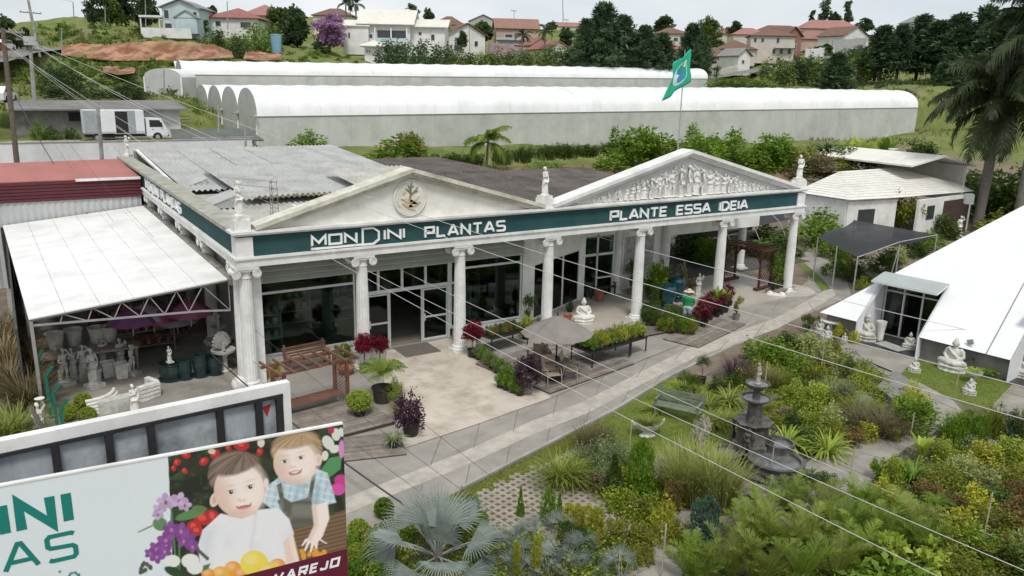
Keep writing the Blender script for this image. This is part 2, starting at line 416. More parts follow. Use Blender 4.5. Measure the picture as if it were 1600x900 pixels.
# greenhouse platforms and the yard behind the white wall
_ctrl += [(14.2,50,3.8),(14.2,60,4.0),(14.2,80,4.6),(40,50,3.9),(40,70,4.3),(70,52,3.7),(70,75,4.4),(100,52,3.4),(100,78,4.5),(126,54,3.4),(16,94,6.3),(40,94,6.4),(70,94,6.7),(100,94,7.0),(130,94,7.5),
          (16,118,8.5),(60,118,9.0),(100,118,9.5),(140,118,10.5),(-30,44,5.0),(-10,44,5.15),(0,44,5.15),(9,46,5.15),(-2,56,5.3),(9,56,5.3),(-30,60,6.0),(0,62,6.2),
          (33,38,3.2),(47,40,3.3),(62,40,3.2),(80,40,3.2),(20,40,3.4),(150,10,4),(150,-40,3),(200,-60,6),(-60,60,6),(-60,120,12),(-120,100,10),(-40,160,18)]
_ctrl=np.array(_ctrl)
def sstep(x): x=np.clip(x,0,1);return x*x*(3-2*x)
def terr(x, y):
    x=np.asarray(x, float);y=np.asarray(y, float)
    d2=(x[..., None]-_ctrl[:,0])**2+(y[..., None]-_ctrl[:,1])**2+4.0
    k=1/d2**1.9
    z=(k*_ctrl[:,2]).sum(-1)/k.sum(-1)
    left=sstep((y-42.2)/0.5);right=sstep((y-31.5)/6.0)
    m=np.where(x < 12.4,left, right)
    m=np.maximum(m, sstep((x-78)/40.0))
    far=sstep((y+20)/30)   # the near street side stays level
    m=m*np.where(x < 60,far,1)
    return z*m
def tz(x, y): return float(terr(np.array(x),np.array(y)))

def grid_axis(a, lo, hi, fine, grow):
    pts=list(np.arange(lo, hi+1e-6,fine));s=fine;p=hi
    while p < a[1]: s *= grow;p += s;pts.append(p)
    s=fine;p=lo
    while p > a[0]: s *= grow;p -= s;pts.insert(0,p)
    return np.array(pts)
xs=grid_axis((-900,1500),-30,180,2.2,1.18);ys=grid_axis((-200,1600),28,190,2.2,1.18)
ys=np.sort(np.concatenate([ys,[41.9,42.25,42.5,42.75]]));xs=np.sort(np.concatenate([xs,[12.35,12.45]]))
gx, gy=np.meshgrid(xs, ys);gz=terr(gx, gy)
rg=np.random.default_rng(3)
gz=gz + rg.normal(size=gz.shape)*0.12*np.clip(gz/6,0,1)
nxv, nyv=len(xs),len(ys)
idx=np.arange(nxv*nyv).reshape(nyv, nxv)
quads=np.stack([idx[:-1, :-1],idx[:-1,1:],idx[1:,1:],idx[1:, :-1]],-1).reshape(-1,4)
def groundmat():
    m=bpy.data.materials.new('grass_and_earth');m.use_nodes=True
    t=m.node_tree;b=t.nodes['Principled BSDF'];b.inputs['Roughness'].default_value=0.95;b.inputs['Specular IOR Level'].default_value=0.1
    tcn=t.nodes.new('ShaderNodeTexCoord')
    def noise(sc, det=8): 
        n=t.nodes.new('ShaderNodeTexNoise');n.inputs['Scale'].default_value=sc;n.inputs['Detail'].default_value=det;n.inputs['Roughness'].default_value=0.65
        t.links.new(tcn.outputs['Object'],n.inputs['Vector']);return n
    def ramp(n, p0,c0,p1,c1):
        r=t.nodes.new('ShaderNodeValToRGB');r.color_ramp.elements[0].position=p0;r.color_ramp.elements[1].position=p1
        r.color_ramp.elements[0].color=(*c0,1);r.color_ramp.elements[1].color=(*c1,1);t.links.new(n.outputs['Fac'],r.inputs['Fac']);return r
    g=ramp(noise(0.35),0.35,(0.105,0.145,0.038),0.68,(0.215,0.225,0.08))
    e=ramp(noise(1.3),0.3,(0.15,0.12,0.09),0.7,(0.26,0.215,0.165))
    k=ramp(noise(0.09),0.56,(0,0,0),0.66,(0.8,0.8,0.8))
    sp=t.nodes.new('ShaderNodeSeparateXYZ');t.links.new(tcn.outputs['Object'],sp.inputs[0])
    near=t.nodes.new('ShaderNodeMapRange');near.inputs['From Min'].default_value=1.6;near.inputs['From Max'].default_value=3.0;near.inputs['To Min'].default_value=1;near.inputs['To Max'].default_value=0
    t.links.new(sp.outputs['Z'],near.inputs['Value'])
    mxn=t.nodes.new('ShaderNodeMath');mxn.operation='MAXIMUM';t.links.new(k.outputs['Color'],mxn.inputs[0]);t.links.new(near.outputs['Result'],mxn.inputs[1])
    x=t.nodes.new('ShaderNodeMix');x.data_type='RGBA';t.links.new(mxn.outputs[0],x.inputs['Factor']);t.links.new(g.outputs['Color'],x.inputs['A']);t.links.new(e.outputs['Color'],x.inputs['B'])
    t.links.new(x.outputs['Result'],b.inputs['Base Color'])
    nb=noise(6,10);bp=t.nodes.new('ShaderNodeBump');bp.inputs['Strength'].default_value=0.6;bp.inputs['Distance'].default_value=0.15
    t.links.new(nb.outputs['Fac'],bp.inputs['Height']);t.links.new(bp.outputs['Normal'],b.inputs['Normal'])
    return m
GROUND=groundmat()
gme=qmesh('ground', np.stack([gx.ravel(),gy.ravel(),gz.ravel()],1),quads, np.zeros(nxv*nyv),GROUND)
gme.polygons.foreach_set('use_smooth',[True]*len(gme.polygons))
tag(ob('ground', gme),kind='structure')

def sheet(name, pts, z, m, px=True, kind='structure', th=0.0):
    P=[G(*p[:2],z) if px else (p[0],p[1],z) for p in pts]
    mb=MB();n=len(P)
    if th > 0:
        mb.add([(q[0],q[1],z) for q in P]+[(q[0],q[1],z-th) for q in P],[tuple(range(n))]+[(k, k+n,(k+1) % n+n,(k+1) % n) for k in range(n)])
    else: mb.add([(q[0],q[1],z) for q in P],[tuple(range(n))])
    return tag(mb.build(name, m),kind=kind)
def band(name, A, B, z, m, px=True):
    """strip between two measured edges, equal number of points"""
    mb=MB();n=len(A)
    PA=[G(*p, z) if px else (*p, z) for p in A];PB=[G(*p, z) if px else (*p, z) for p in B]
    mb.add(PA+PB,[(k, k+1,n+k+1,n+k) for k in range(n-1)])
    return tag(mb.build(name, m),kind='structure')

PAVE=mat('grey_paving',(0.345,0.32,0.285),(0.27,0.25,0.225),0.7,0.9,0.12,25,dirt=(0.20,0.19,0.17),dsc=0.5)
PAVE2=mat('darker_driveway_concrete',(0.34,0.312,0.275),(0.27,0.248,0.218),0.8,0.9,0.12,25,dirt=(0.18,0.17,0.15),dsc=0.45)
STRIPE=mat('pale_paver_stripe',(0.49,0.45,0.395),(0.385,0.35,0.305),3.0,0.9,0.15,20,dirt=(0.28,0.26,0.23),dsc=1.2)
FORE=mat('beige_stained_concrete',(0.59,0.53,0.45),(0.49,0.435,0.365),0.6,0.9,0.12,20,dirt=(0.25,0.215,0.17),dsc=0.9)
PORCH=mat('porch_tile',(0.47,0.43,0.37),(0.40,0.36,0.31),1.0,0.5,spec=0.4,dirt=(0.3,0.27,0.23),dsc=0.4)
LAWN=mat('lawn_green',(0.15,0.205,0.04),(0.10,0.145,0.03),2.2,0.95,0.6,60,dirt=(0.19,0.2,0.06),dsc=0.8)
PATHC=mat('garden_path_concrete',(0.33,0.305,0.265),(0.245,0.225,0.195),1.0,0.9,0.15,25,dirt=(0.2,0.185,0.16),dsc=0.8)
GSOIL=mat('garden_soil',(0.20,0.165,0.125),(0.115,0.095,0.07),1.6,0.95,0.5,12,dirt=(0.075,0.07,0.045),dsc=0.6)

# garden soil and shop yard
sheet('garden_soil',[(-3,-9),(2.4,-10.6),(14,-7.2),(24.5,-4.0),(26.5,-14),(24,-30),(-3,-30)],0.004,GSOIL, px=False)
sheet('yard_pavement',[(-7.0,-6.0),(-0.2,-8.6),(0.4,1.9),(0.4,19.5),(-7.0,19.5)],0.004,mat('yard_concrete',(0.34,0.315,0.275),(0.26,0.24,0.205),0.8,0.9,0.15,20,dirt=(0.125,0.115,0.095),dsc=0.6),px=False)
# paved apron, from the corner of the shop round to the back
UPE=[(430,690),(632,701),(745,664),(862,622),(1000,565),(1130,512),(1215,468),(1262,440),(1262,420),(1225,400),(1180,388),(1130,378)]
LOE=[(470,900),(560,840),(722,765),(845,702),(958,644),(1047,590),(1149,540),(1330,462),(1318,420),(1275,398),(1215,380),(1150,366)]
band('driveway', UPE, LOE,0.008,PAVE2)
SC=[(500,808),(540,790),(722,718),(832,668),(914,637),(1000,592),(1078,553),(1211,507),(1278,470),(1302,455)]
band('driveway_stripe',[(x-3,y-13+0.004*x) for x, y in SC],[(x+4,y+15-0.007*x) for x, y in SC],0.012,STRIPE)
sheet('apron',[(-0.4,-7.2),(2.9,-8.2),(8.6,-6.0),(14.5,-4.3),(21.5,-3.2),(29.5,-0.6),(29.5,1.9),(-0.4,1.9)],0.0085,PAVE, px=False)
sheet('forecourt',[(604,548),(700,528),(742,548),(800,585),(860,619),(862,622),(745,664),(632,701),(615,662),(598,610)],0.014,FORE)
sheet('drive_grass_strip',[G(x, y)[:2] for x, y in [(1245,411),(1256,410),(1285,436),(1298,452),(1284,455),(1272,440)]],0.016,LAWN, px=False)
sheet('lawn',[(848,704),(900,675),(958,646),(1047,592),(1090,585),(1160,640),(1150,680),(1100,740),(1030,738),(970,730),(890,720)],0.010,LAWN)
sheet('verge',[(690,783),(722,768),(845,704),(930,662),(940,672),(858,722),(715,790)],0.012,LAWN)
sheet('buddha_lawn',[(1405,585),(1432,562),(1470,570),(1595,598),(1560,640),(1510,634)],0.010,LAWN)
sheet('terrace',[(1302,545),(1345,528),(1440,552),(1405,588),(1330,578)],0.016,PATHC)

# concrete garden paths of cast slabs
def slabs(name, A, B, cuts, z=0.03):
    root=MB();PA=[G(*p)[:2] for p in A];PB=[G(*p)[:2] for p in B]
    first=None
    def lerp(P, t):
        t=t*(len(P)-1);i=min(int(t),len(P)-2);f=t-i;return P[i]*(1-f)+P[i+1]*f
    base=MB().add([(*p,0.006) for p in PA]+[(*p,0.006) for p in PB],[(k, k+1,len(PA)+k+1,len(PA)+k) for k in range(len(PA)-1)])
    o=tag(base.build(name, GSOIL),kind='structure')
    for k in range(cuts):
        t0,t1=(k+0.012)/cuts,(k+0.988)/cuts
        q=[lerp(PA, t0),lerp(PA, t1),lerp(PB, t1),lerp(PB, t0)]
        mb=MB().add([(*p, z) for p in q]+[(*p,0.007) for p in q],[(0,1,2,3),(0,4,5,1),(1,5,6,2),(2,6,7,3),(3,7,4,0)])
        mb.build('slab', PATHC, o)
slabs('garden_path',[(1185,830),(1255,722),(1330,690),(1380,655),(1420,600),(1345,560),(1300,545)],[(1270,840),(1345,770),(1410,705),(1455,680),(1512,640),(1440,600),(1405,588)],14)
slabs('garden_walk',[(880,960),(960,860),(1010,830),(1060,800)],[(1040,960),(1075,880),(1120,840),(1140,800)],6)
slabs('entry_walk',[(1505,690),(1545,640),(1592,590)],[(1600,720),(1660,670),(1700,620)],4)

# kerb along the beds and joints in the paving
for i in range(2,6):
    a, c=G(*LOE[i]),G(*LOE[i+1]);kb=MB().bar((a[0],a[1],0.03),(c[0],c[1],0.03),0.11,0.14).build('kerb', CONC);tag(kb, kind='structure')
JNT=mat('joint_dirt',(0.15,0.135,0.115),(0.21,0.19,0.165),6,0.95)
def joint(a, c, wd=0.035,z=0.019): a=G(*a);c=G(*c);tag(MB().bar((a[0],a[1],z),(c[0],c[1],z),wd,0.002).build('paving_joint', JNT),kind='structure')
for k in range(len(UPE)-8): joint(UPE[k+1],UPE[k+2],0.035)
for k in range(3,34):
    f=k/36*6.2;i=int(f);t=f-i;u_=[UPE[i+1][j]*(1-t)+UPE[i+2][j]*t for j in (0,1)];v_=[LOE[i+1][j]*(1-t)+LOE[i+2][j]*t for j in (0,1)]
    if k % 3 == 0: joint(u_,[(u_[j]*0.62+v_[j]*0.38) for j in (0,1)],0.022);joint([(u_[j]*0.36+v_[j]*0.64) for j in (0,1)],v_,0.022)
for a, c in (((604,548),(598,610)),((598,610),(632,701))): joint(a, c,0.02,0.0175)

sheet('truck_yard',[(-28,42.4),(11.3,42.4),(11.3,49.9),(-28,49.9)],5.27,CONC, px=False)
# turf paver grid beside the drive
PAVER=mat('paver_concrete',(0.35,0.31,0.25),(0.26,0.23,0.185),2.0,0.9,0.15,20,rand=0.05)
def paver_grid():
    poly=[G(x, y)[:2] for x, y in [(705,795),(850,722),(905,700),(1010,760),(985,830),(820,850),(740,830)]]
    u=np.array(G(850,722)[:2])-np.array(G(705,795)[:2]);u /= np.linalg.norm(u);v=np.array([u[1],-u[0]])
    o=np.array(G(705,795)[:2])
    def inside(p):
        c=False;n=len(poly)
        for i in range(n):
            a, b=poly[i],poly[i-1]
            if (a[1] > p[1]) != (b[1] > p[1]) and p[0] < (b[0]-a[0])*(p[1]-a[1])/(b[1]-a[1])+a[0]: c=not c
        return c
    mb=MB();s_=0.21;w_=0.045
    for i in range(-30,60):
        for j in range(-30,60):
            p=o+u*(i*s_)+v*(j*s_)
            if not inside(p): continue
            for d1,d2 in ((u, v),(v, u)):
                a=p-d1*s_/2;b=p+d1*s_/2
                q=[a-d2*w_, b-d2*w_, b+d2*w_, a+d2*w_]
                dz=0.001 if d1 is v else 0
                mb.add([(*x,0.035+dz) for x in q]+[(*x,0.0) for x in q],[(0,1,2,3),(0,4,5,1),(1,5,6,2),(2,6,7,3),(3,7,4,0)])
    mb.build('turf_paver_grid', PAVER)
    o_=bpy.data.objects['turf_paver_grid'];tag(o_,'lattice of pale turf pavers bedded beside the drive','paving', kind='stuff')
paver_grid()

# ================================================================== SHOP BUILDING
shop=thing('garden_shop','white classical garden shop with columns, two pediments and green sign band','shop')
COLX=[0.0,4.17,8.26,12.5,17.56,22.82,28.09]
def column_parts():
    sh=MB().lathe([(0.235,0.28),(0.232,1.4),(0.222,2.6),(0.2,3.75),(0.195,4.0)],48,fl=0.035,nf=16).mesh('column', WHITE)
    ba=MB();ba.box(-0.36,0.36,-0.36,0.36,0.0,0.1);ba.lathe([(0.33,0.1),(0.36,0.14),(0.34,0.19),(0.29,0.205),(0.285,0.225),(0.305,0.25),(0.29,0.285),(0.24,0.3)],24)
    ca=MB();ca.lathe([(0.2,3.96),(0.225,3.99),(0.21,4.03),(0.21,4.14),(0.26,4.22),(0.27,4.27)],24)
    for s in (-1,1):
        ca.tube([(s*0.34,-0.29,4.16),(s*0.34,-0.1,4.16),(s*0.34,0,4.16),(s*0.34,0.1,4.16),(s*0.34,0.29,4.16)],[0.155,0.12,0.105,0.12,0.155],18)
        for y in (-0.3,0.3):   # scroll of the volute
            pts=[];rr=[]
            for k in range(26):
                a=k/25*2.6*2*PI;q=0.145*(1-k/27);pts.append((s*0.34+s*q*math.cos(a),y,4.16+q*math.sin(a)));rr.append(0.014*(1-k/34))
            ca.tube(pts, rr,5)
    ca.bar((-0.34,-0.0,4.28),(0.34,-0.0,4.28),0.56,0.07);ca.box(-0.40,0.40,-0.31,0.31,4.318,4.40)
    return sh, ba.mesh('column_base', WHITE),ca.mesh('capital', WHITE)
_sh, _ba, _ca=column_parts()
def column(x, y, rz=0.0,base=True, sc=1.0):
    c=ob('column', _sh, None, shop,(x, y,0),(0,0,rz),(1,1,sc))
    ob('capital', _ca, None, c)
    if base: ob('column_base', _ba, None, c)
for x in COLX: column(x,0)
column(-0.05,0.62,PI/2)
for y in (5.7,10.08,14.54,18.81,23.2): column(0.0,y, PI/2)
column(19.75,4.15,0);column(23.1,4.15,0);column(30.3,5.3,0)

b=MB();b.box(-0.32,28.40,-0.32,0.30,4.40,4.66);b.box(-0.38,28.46,-0.38,0.30,4.663,4.74);b.build('architrave', WHITE, shop)
b=MB();b.box(-0.32,0.298,0.302,28.6,4.40,4.66);b.box(-0.38,0.298,0.302,28.6,4.663,4.74);b.build('side_architrave', WHITE, shop)
b=MB();b.box(0.26,27.8,-0.24,0.28,4.742,5.455);fascia=b.build('sign_band', FASCIA, shop);fascia['label']='dark green sign band with white raised letters'
b=MB();b.box(-0.24,0.24,0.302,28.6,4.742,5.455);sfascia=b.build('sign_band', FASCIA, shop)
for x0,x1 in ((-0.30,0.258),(27.802,28.38)): MB().box(x0,x1,-0.30,0.298,4.742,5.40).build('corner_block', WHITE, shop)
b=MB();b.box(-0.36,28.44,-0.36,0.33,5.402,5.47) if False else b.box(-0.34,28.42,-0.34,0.298,5.457,5.53);b.box(-0.44,28.52,-0.44,0.36,5.533,5.62);b.build('cornice', WHITE, shop)
b=MB();b.box(-0.36,0.42,0.362,28.6,5.46,5.60);b.build('parapet_coping', COPING, shop)

# pediments
def pediment(x0,x1,xa, za, mface, mrake, name):
    zb=5.622
    p=MB().prism([(x0,zb),(x1,zb),(xa, za-0.22)],(0,-0.12,0),(1,0,0),(0,0,1),(0,0.3,0)).build(name, mface, shop)
    for (xe, s) in ((x0,1),(x1,-1)):
        L=math.hypot(xa-xe, za-zb)
        for (t0,t1,y0,y1) in ((-0.02,0.13,-0.46,0.30),(-0.11,-0.022,-0.36,0.30),(-0.20,-0.112,-0.27,0.25)):
            dx, dz=(xa-xe)/L,(za-zb)/L;nx, nz=-dz*s, dx*s
            pts=[(xe+nx*t0,zb+nz*t0+0.04),(xa, za+t0/nz),(xa, za+t1/nz),(xe+nx*t1,zb+nz*t1+0.04)]
            if s < 0: pts=pts[::-1]
            MB().prism(pts,(0,y0,0),(1,0,0),(0,0,1),(0,y1-y0,0)).build('raking_cornice', mrake, p)
    return p
ped1=pediment(0.35,11.95,6.07,7.34,STUCCO, mat('mossy_cornice',(0.67,0.655,0.58),(0.52,0.505,0.40),2.0,0.85,0.2,30,dirt=(0.23,0.23,0.14),dsc=1.6),'pediment')
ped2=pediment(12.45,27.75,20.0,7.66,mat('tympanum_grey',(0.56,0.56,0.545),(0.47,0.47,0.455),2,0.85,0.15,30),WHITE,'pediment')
ped2['label']='pediment filled with a white relief of many figures'
# emblem on the first pediment
e=MB();e.tube([(6.06,-0.13,6.36),(6.06,-0.2,6.36)],[0.62,0.60],40);em=e.build('emblem', mat('emblem_plaster',(0.70,0.69,0.62),(0.6,0.59,0.5),3,0.8),ped1)
e=MB()
e.tube([(6.06+0.64*math.cos(a),-0.18,6.36+0.64*math.sin(a)) for a in np.linspace(0,2*PI,49)],0.035,6)
e.build('emblem_ring', STUCCO, ped1)
EM=mat('emblem_ochre',(0.62,0.50,0.33),(0.5,0.4,0.27),3,0.8);EMD=mat('emblem_branches',(0.19,0.18,0.13),None,3,0.8)
def petal(cx, cz, a, l, wd, m):
    pts=[]
    for k in range(9): t=k/8;pts.append((l*t, wd*math.sin(PI*t)))
    for k in range(7,0,-1): t=k/8;pts.append((l*t,-wd*0.55*math.sin(PI*t)))
    ca_, sa=math.cos(a),math.sin(a)
    MB().prism([(cx+x*ca_-y*sa, cz+x*sa+y*ca_) for x, y in pts],(0,-0.235,0),(1,0,0),(0,0,1),(0,0.03,0)).build('petal', m, ped1)
for cx, cz, a, l, wd, m in ((5.72,6.2,-0.5,0.62,0.11,EM),(5.68,6.36,-0.35,0.72,0.1,EM),(5.95,6.02,0.35,0.55,0.12,EM),(6.0,6.2,0.5,0.5,0.1,mat('emblem_cream',(0.66,0.62,0.5),None)),(5.75,6.5,0.9,0.25,0.06,EM),(5.7,6.02,1.9,0.42,0.08,MATS['emblem_cream'])):
    petal(cx, cz, a, l, wd, m)
br=MB()
for pts in ([(6.02,6.3),(6.08,6.55),(6.06,6.78),(6.12,6.92)],[(6.07,6.55),(5.95,6.68),(5.84,6.72)],[(6.06,6.7),(5.95,6.85)],[(6.08,6.5),(6.25,6.62),(6.36,6.78)],[(6.2,6.6),(6.36,6.6)],[(6.06,6.75),(6.2,6.82)]):
    br.tube([(x,-0.225,z) for x, z in pts],[0.028]*(len(pts)-1)+[0.012],6)
br.build('branch_motif', EMD, ped1)

# roof statue pedestals
for x in (-0.05,12.2,28.1): MB().box(x-0.27,x+0.27,-0.30,0.24,5.623,5.99).build('statue_plinth', WHITE, shop)

# ---------- lettering cut from strokes
GL = {
 'M': (1.2,[[(0,0),(0,1),(0.6,0.25),(1.2,1),(1.2,0)]]),'O': (1.1,[[(0,0),(0,1),(1.1,1),(1.1,0),(0,0)]]),'N': (1.05,[[(0,0),(0,1),(1.05,0),(1.05,1)]]),
 'D': (1.05,[[(0,0),(0,1),(0.7,1),(1.05,0.75),(1.05,0.25),(0.7,0),(0,0)]]),'I': (0.0,[[(0,0),(0,1)]]),'P': (1.0,[[(0,0),(0,1),(1,1),(1,0.42),(0,0.42)]]),
 'L': (0.9,[[(0,1),(0,0),(0.9,0)]]),'A': (1.15,[[(0,0),(0.52,1),(0.63,1),(1.15,0)],[(0.2,0.3),(0.95,0.3)]]),'T': (1.05,[[(0,1),(1.05,1)],[(0.525,1),(0.525,0)]]),
 'S': (1.0,[[(1,0.95),(0.9,1),(0.1,1),(0,0.9),(0,0.6),(0.1,0.52),(0.9,0.48),(1,0.4),(1,0.1),(0.9,0),(0.1,0),(0,0.05)]]),'E': (0.9,[[(0.9,1),(0,1),(0,0),(0.9,0)],[(0,0.52),(0.8,0.52)]]),
 'V': (1.1,[[(0,1),(0.5,0),(0.6,0),(1.1,1)]]),'R': (1.0,[[(0,0),(0,1),(1,1),(1,0.45),(0,0.45)],[(0.5,0.45),(1,0)]]),'J': (0.8,[[(0.8,1),(0.8,0.1),(0.7,0),(0.1,0),(0,0.1),(0,0.25)]]),
 'u': (0.0,[[(0,0),(0,1)]]),
}
def letter(ch, h, st, wscale=1.0):
    """strokes -> flat-ended bars, mitred by overlap at slightly different depths"""
    w_, strokes=GL[ch];polys=[]
    for sk in strokes:
        pts=[Vector((x*h*wscale, y*h)) for x, y in sk];closed=(pts[0]-pts[-1]).length < 1e-6
        n=len(pts);L_, R_=[],[]
        for i, p in enumerate(pts):
            a=pts[i-1] if i > 0 else (pts[-2] if closed else None);c=pts[i+1] if i < n-1 else (pts[1] if closed else None)
            d1=(p-a).normalized() if a is not None else None;d2=(c-p).normalized() if c is not None else None
            if d1 is None: d1=d2
            if d2 is None: d2=d1
            n1=Vector((-d1.y, d1.x));n2=Vector((-d2.y, d2.x));mvec=(n1+n2)
            if mvec.length < 1e-4: mvec=n1
            mvec.normalize();k=1/max(mvec.dot(n1),0.42)
            L_.append(p+mvec*k*st/2);R_.append(p-mvec*k*st/2)
        polys.append((L_, R_))
    return w_*h*wscale, polys
def write(text, o, u, v, nrmv, h, st, length, m, parent, depth=0.06,name='letter', heights=None, gap=0.42):
    u=Vector(u);v=Vector(v);nv=Vector(nrmv);o=Vector(o)
    def width(ws): return sum((GL[c][0]*h*ws if c != ' ' else h*0.9)+h*gap for c in text)-h*gap
    lo_, hi_=0.2,4.0
    for _ in range(40):
        mid=(lo_+hi_)/2
        if width(mid) < length: lo_=mid
        else: hi_=mid
    ws=lo_;x=0.0;res=[]
    for i, c in enumerate(text):
        if c == ' ': x += h*0.9+h*gap;continue
        hh=h if not heights else h*heights.get(i,1.0)
        w_, polys=letter(c, hh, st, ws*h/hh)
        mb=MB()
        for j,(L_, R_) in enumerate(polys):
            n=len(L_);dj=depth*(1+0.06*j)
            for k in range(n-1):
                q=[R_[k],R_[k+1],L_[k+1],L_[k]]
                mb.prism([(p.x, p.y) for p in q],o+u*x, u, v, nv*dj)
        yo=0
        res.append((mb.build(name, m, parent),x, w_));x += w_+h*gap
    return res
LET=mat('white_letters',(0.84,0.86,0.86),(0.76,0.78,0.78),3,0.5)
write('MON',(2.27,-0.243,4.93),(1,0,0),(0,0,1),(0,-1,0),0.33,0.07,1.62,LET, fascia,0.07)
write('D',(4.13,-0.243,4.80),(1,0,0),(0,0,1),(0,-1,0),0.58,0.065,0.62,LET, fascia,0.072)
write('INI',(4.98,-0.243,4.93),(1,0,0),(0,0,1),(0,-1,0),0.33,0.07,0.76,LET, fascia,0.07)
MB().box(2.23,4.13,-0.31,-0.243,4.775,4.845).build('letter_underline', LET, fascia)
write('PLANTAS',(6.62,-0.243,4.86),(1,0,0),(0,0,1),(0,-1,0),0.37,0.075,3.5,LET, fascia,0.07)
write('PLANTE ESSA IDEIA',(15.52,-0.243,4.86),(1,0,0),(0,0,1),(0,-1,0),0.38,0.085,8.55,LET, fascia,0.07)
write('MONDINI PLANTAS',(-0.243,18.3,4.87),(0,-1,0),(0,0,1),(-1,0,0),0.42,0.085,9.2,LET, sfascia,0.07)

# ---------- storefront
FR=mat('aluminium_frame',(0.66,0.68,0.66),(0.58,0.6,0.58),3,0.45)
YS=1.9
b=MB();b.box(0.35,5.0,YS, YS+0.12,0,0.42);b.build('sill_wall', WHITE, shop)
b=MB();b.box(9.0,12.42,YS, YS+0.12,0,0.36);b.build('sill_wall', WHITE, shop)
MB().box(0.30,0.62,0.35,YS+0.12,0,4.4).build('side_pier', WHITE, shop)
MB().box(12.42,13.05,YS-0.1,YS+0.3,0,4.4).build('wall_pier', WHITE, shop)
MB().box(0.30,0.298+0.25,YS+0.121,28.4,0,4.74).build('side_wall', CONC, shop)
def window(x0,x1,z0,z1,splits=(),trans=(),pn='window'):
    f=MB()
    t=0.07
    f.box(x0,x0+t, YS-0.04,YS+0.06,z0,z1);f.box(x1-t, x1,YS-0.04,YS+0.06,z0,z1)
    f.box(x0+t, x1-t, YS-0.04,YS+0.06,z0,z0+t);f.box(x0+t, x1-t, YS-0.04,YS+0.06,z1-t, z1)
    zc=[z0+t]+[z for z in trans]+[z1-t];xc=[x0+t]+[x for x in splits]+[x1-t]
    for z in trans: f.box(x0+t, x1-t, YS-0.036,YS+0.056,z-0.045,z+0.045)
    for x in splits: f.box(x-0.035,x+0.035,YS-0.038,YS+0.058,z0+t, z1-t)
    wo=f.build(pn, FR, shop)
    for i in range(len(xc)-1):
        for j in range(len(zc)-1):
            MB().box(xc[i],xc[i+1],YS+0.005,YS+0.015,zc[j],zc[j+1]).build('pane', GLASS, wo)
window(0.63,4.62,0.42,3.30,(),(2.85,))
window(4.68,5.02,0.42,3.30,(),(2.3,))
window(9.18,12.40,0.36,3.30,(),(2.93,))
window(8.83,9.12,0.36,3.30,(),(2.35,))
# entrance: overlight and side leaves, the middle stands open
f=MB()
for x in (5.07,8.76): f.box(x-0.05,x+0.05,YS-0.06,YS+0.08,0.0,3.3)
f.box(5.12,8.71,YS-0.05,YS+0.07,2.28,2.42);f.box(5.12,8.71,YS-0.05,YS+0.07,3.22,3.3)
for x in (5.6,6.63,7.68): f.box(x-0.05,x+0.05,YS-0.05,YS+0.07,2.42,3.22)
f.box(6.05,6.1,YS-0.04,YS+0.04,0.0,2.28);f.box(7.48,7.53,YS-0.04,YS+0.04,0.0,2.28)
door=f.build('entrance_frame', FR, shop)
for x0,x1 in ((5.12,5.55),(5.65,6.58),(6.68,7.63),(7.73,8.71)): MB().box(x0,x1,YS, YS+0.01,2.42,3.22).build('pane', GLASS, door)
def leaf_door(x0,x1,y, z1=2.25):
    d=MB();t=0.06
    d.box(x0,x0+t, y-0.03,y+0.03,0.02,z1);d.box(x1-t, x1,y-0.03,y+0.03,0.02,z1);d.box(x0+t, x1-t, y-0.03,y+0.03,0.02,0.12);d.box(x0+t, x1-t, y-0.03,y+0.03,z1-t, z1)
    d.box(x0+t, x1-t, y-0.03,y+0.03,1.0,1.08)
    do=d.build('door', FR, shop)
    MB().box(x0+t, x1-t, y-0.005,y+0.005,0.12,z1-t).build('pane', mat_panel, do)
    h=MB();h.box(x0+0.05,x0+0.09,y-0.1,y-0.03,0.9,1.2);h.build('door_handle', FR, do)
mat_panel=glassmat('green_glass',(0.16,0.36,0.30))
leaf_door(5.13,6.04,YS);leaf_door(7.55,8.70,YS)
# slatted band above the glazing
LOUV=mat('louvre_slats',(0.47,0.50,0.45),(0.40,0.43,0.385),2,0.6,rand=0.06)
for k in range(5):
    z=3.31+k*0.215;MB().prism([(0,0),(0.17,-0.03),(0.18,0.0),(0.02,0.16),(0,0.16)],(0.63,YS-0.08,z),(0,-1,0),(0,0,1),(11.78,0,0)).build('louvre_slat', LOUV, shop)
MB().box(0.63,12.41,YS-0.078,YS+0.1,3.302,4.39).build('louvre_backing', LOUV, shop)
# soffit, interior
MB().box(0.3,12.5,0.302,YS-0.1,4.405,4.5).build('soffit', WHITE, shop)
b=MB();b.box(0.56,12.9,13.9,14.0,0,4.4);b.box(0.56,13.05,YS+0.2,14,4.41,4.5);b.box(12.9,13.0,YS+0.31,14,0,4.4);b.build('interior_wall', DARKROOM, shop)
MB().box(0.56,12.9,YS+0.1,13.9,0.0,0.02).build('shop_floor', mat('shop_floor',(0.36,0.31,0.25),(0.30,0.26,0.21),1,0.5),shop)
MB().box(6.05,7.6,0.3,1.62,0.0145,0.03).build('door_mat', mat('grey_mat',(0.17,0.15,0.13),(0.13,0.115,0.1),8,0.95),None)
tag(bpy.data.objects['door_mat'],'grey mat in front of the shop entrance','mat')
mm=MB().box(16.0,18.2,-2.3,-1.2,0.086,0.1).build('door_mat', MATS['grey_mat']);tag(mm,'grey mat on the porch edge beside the white Buddha','mat')

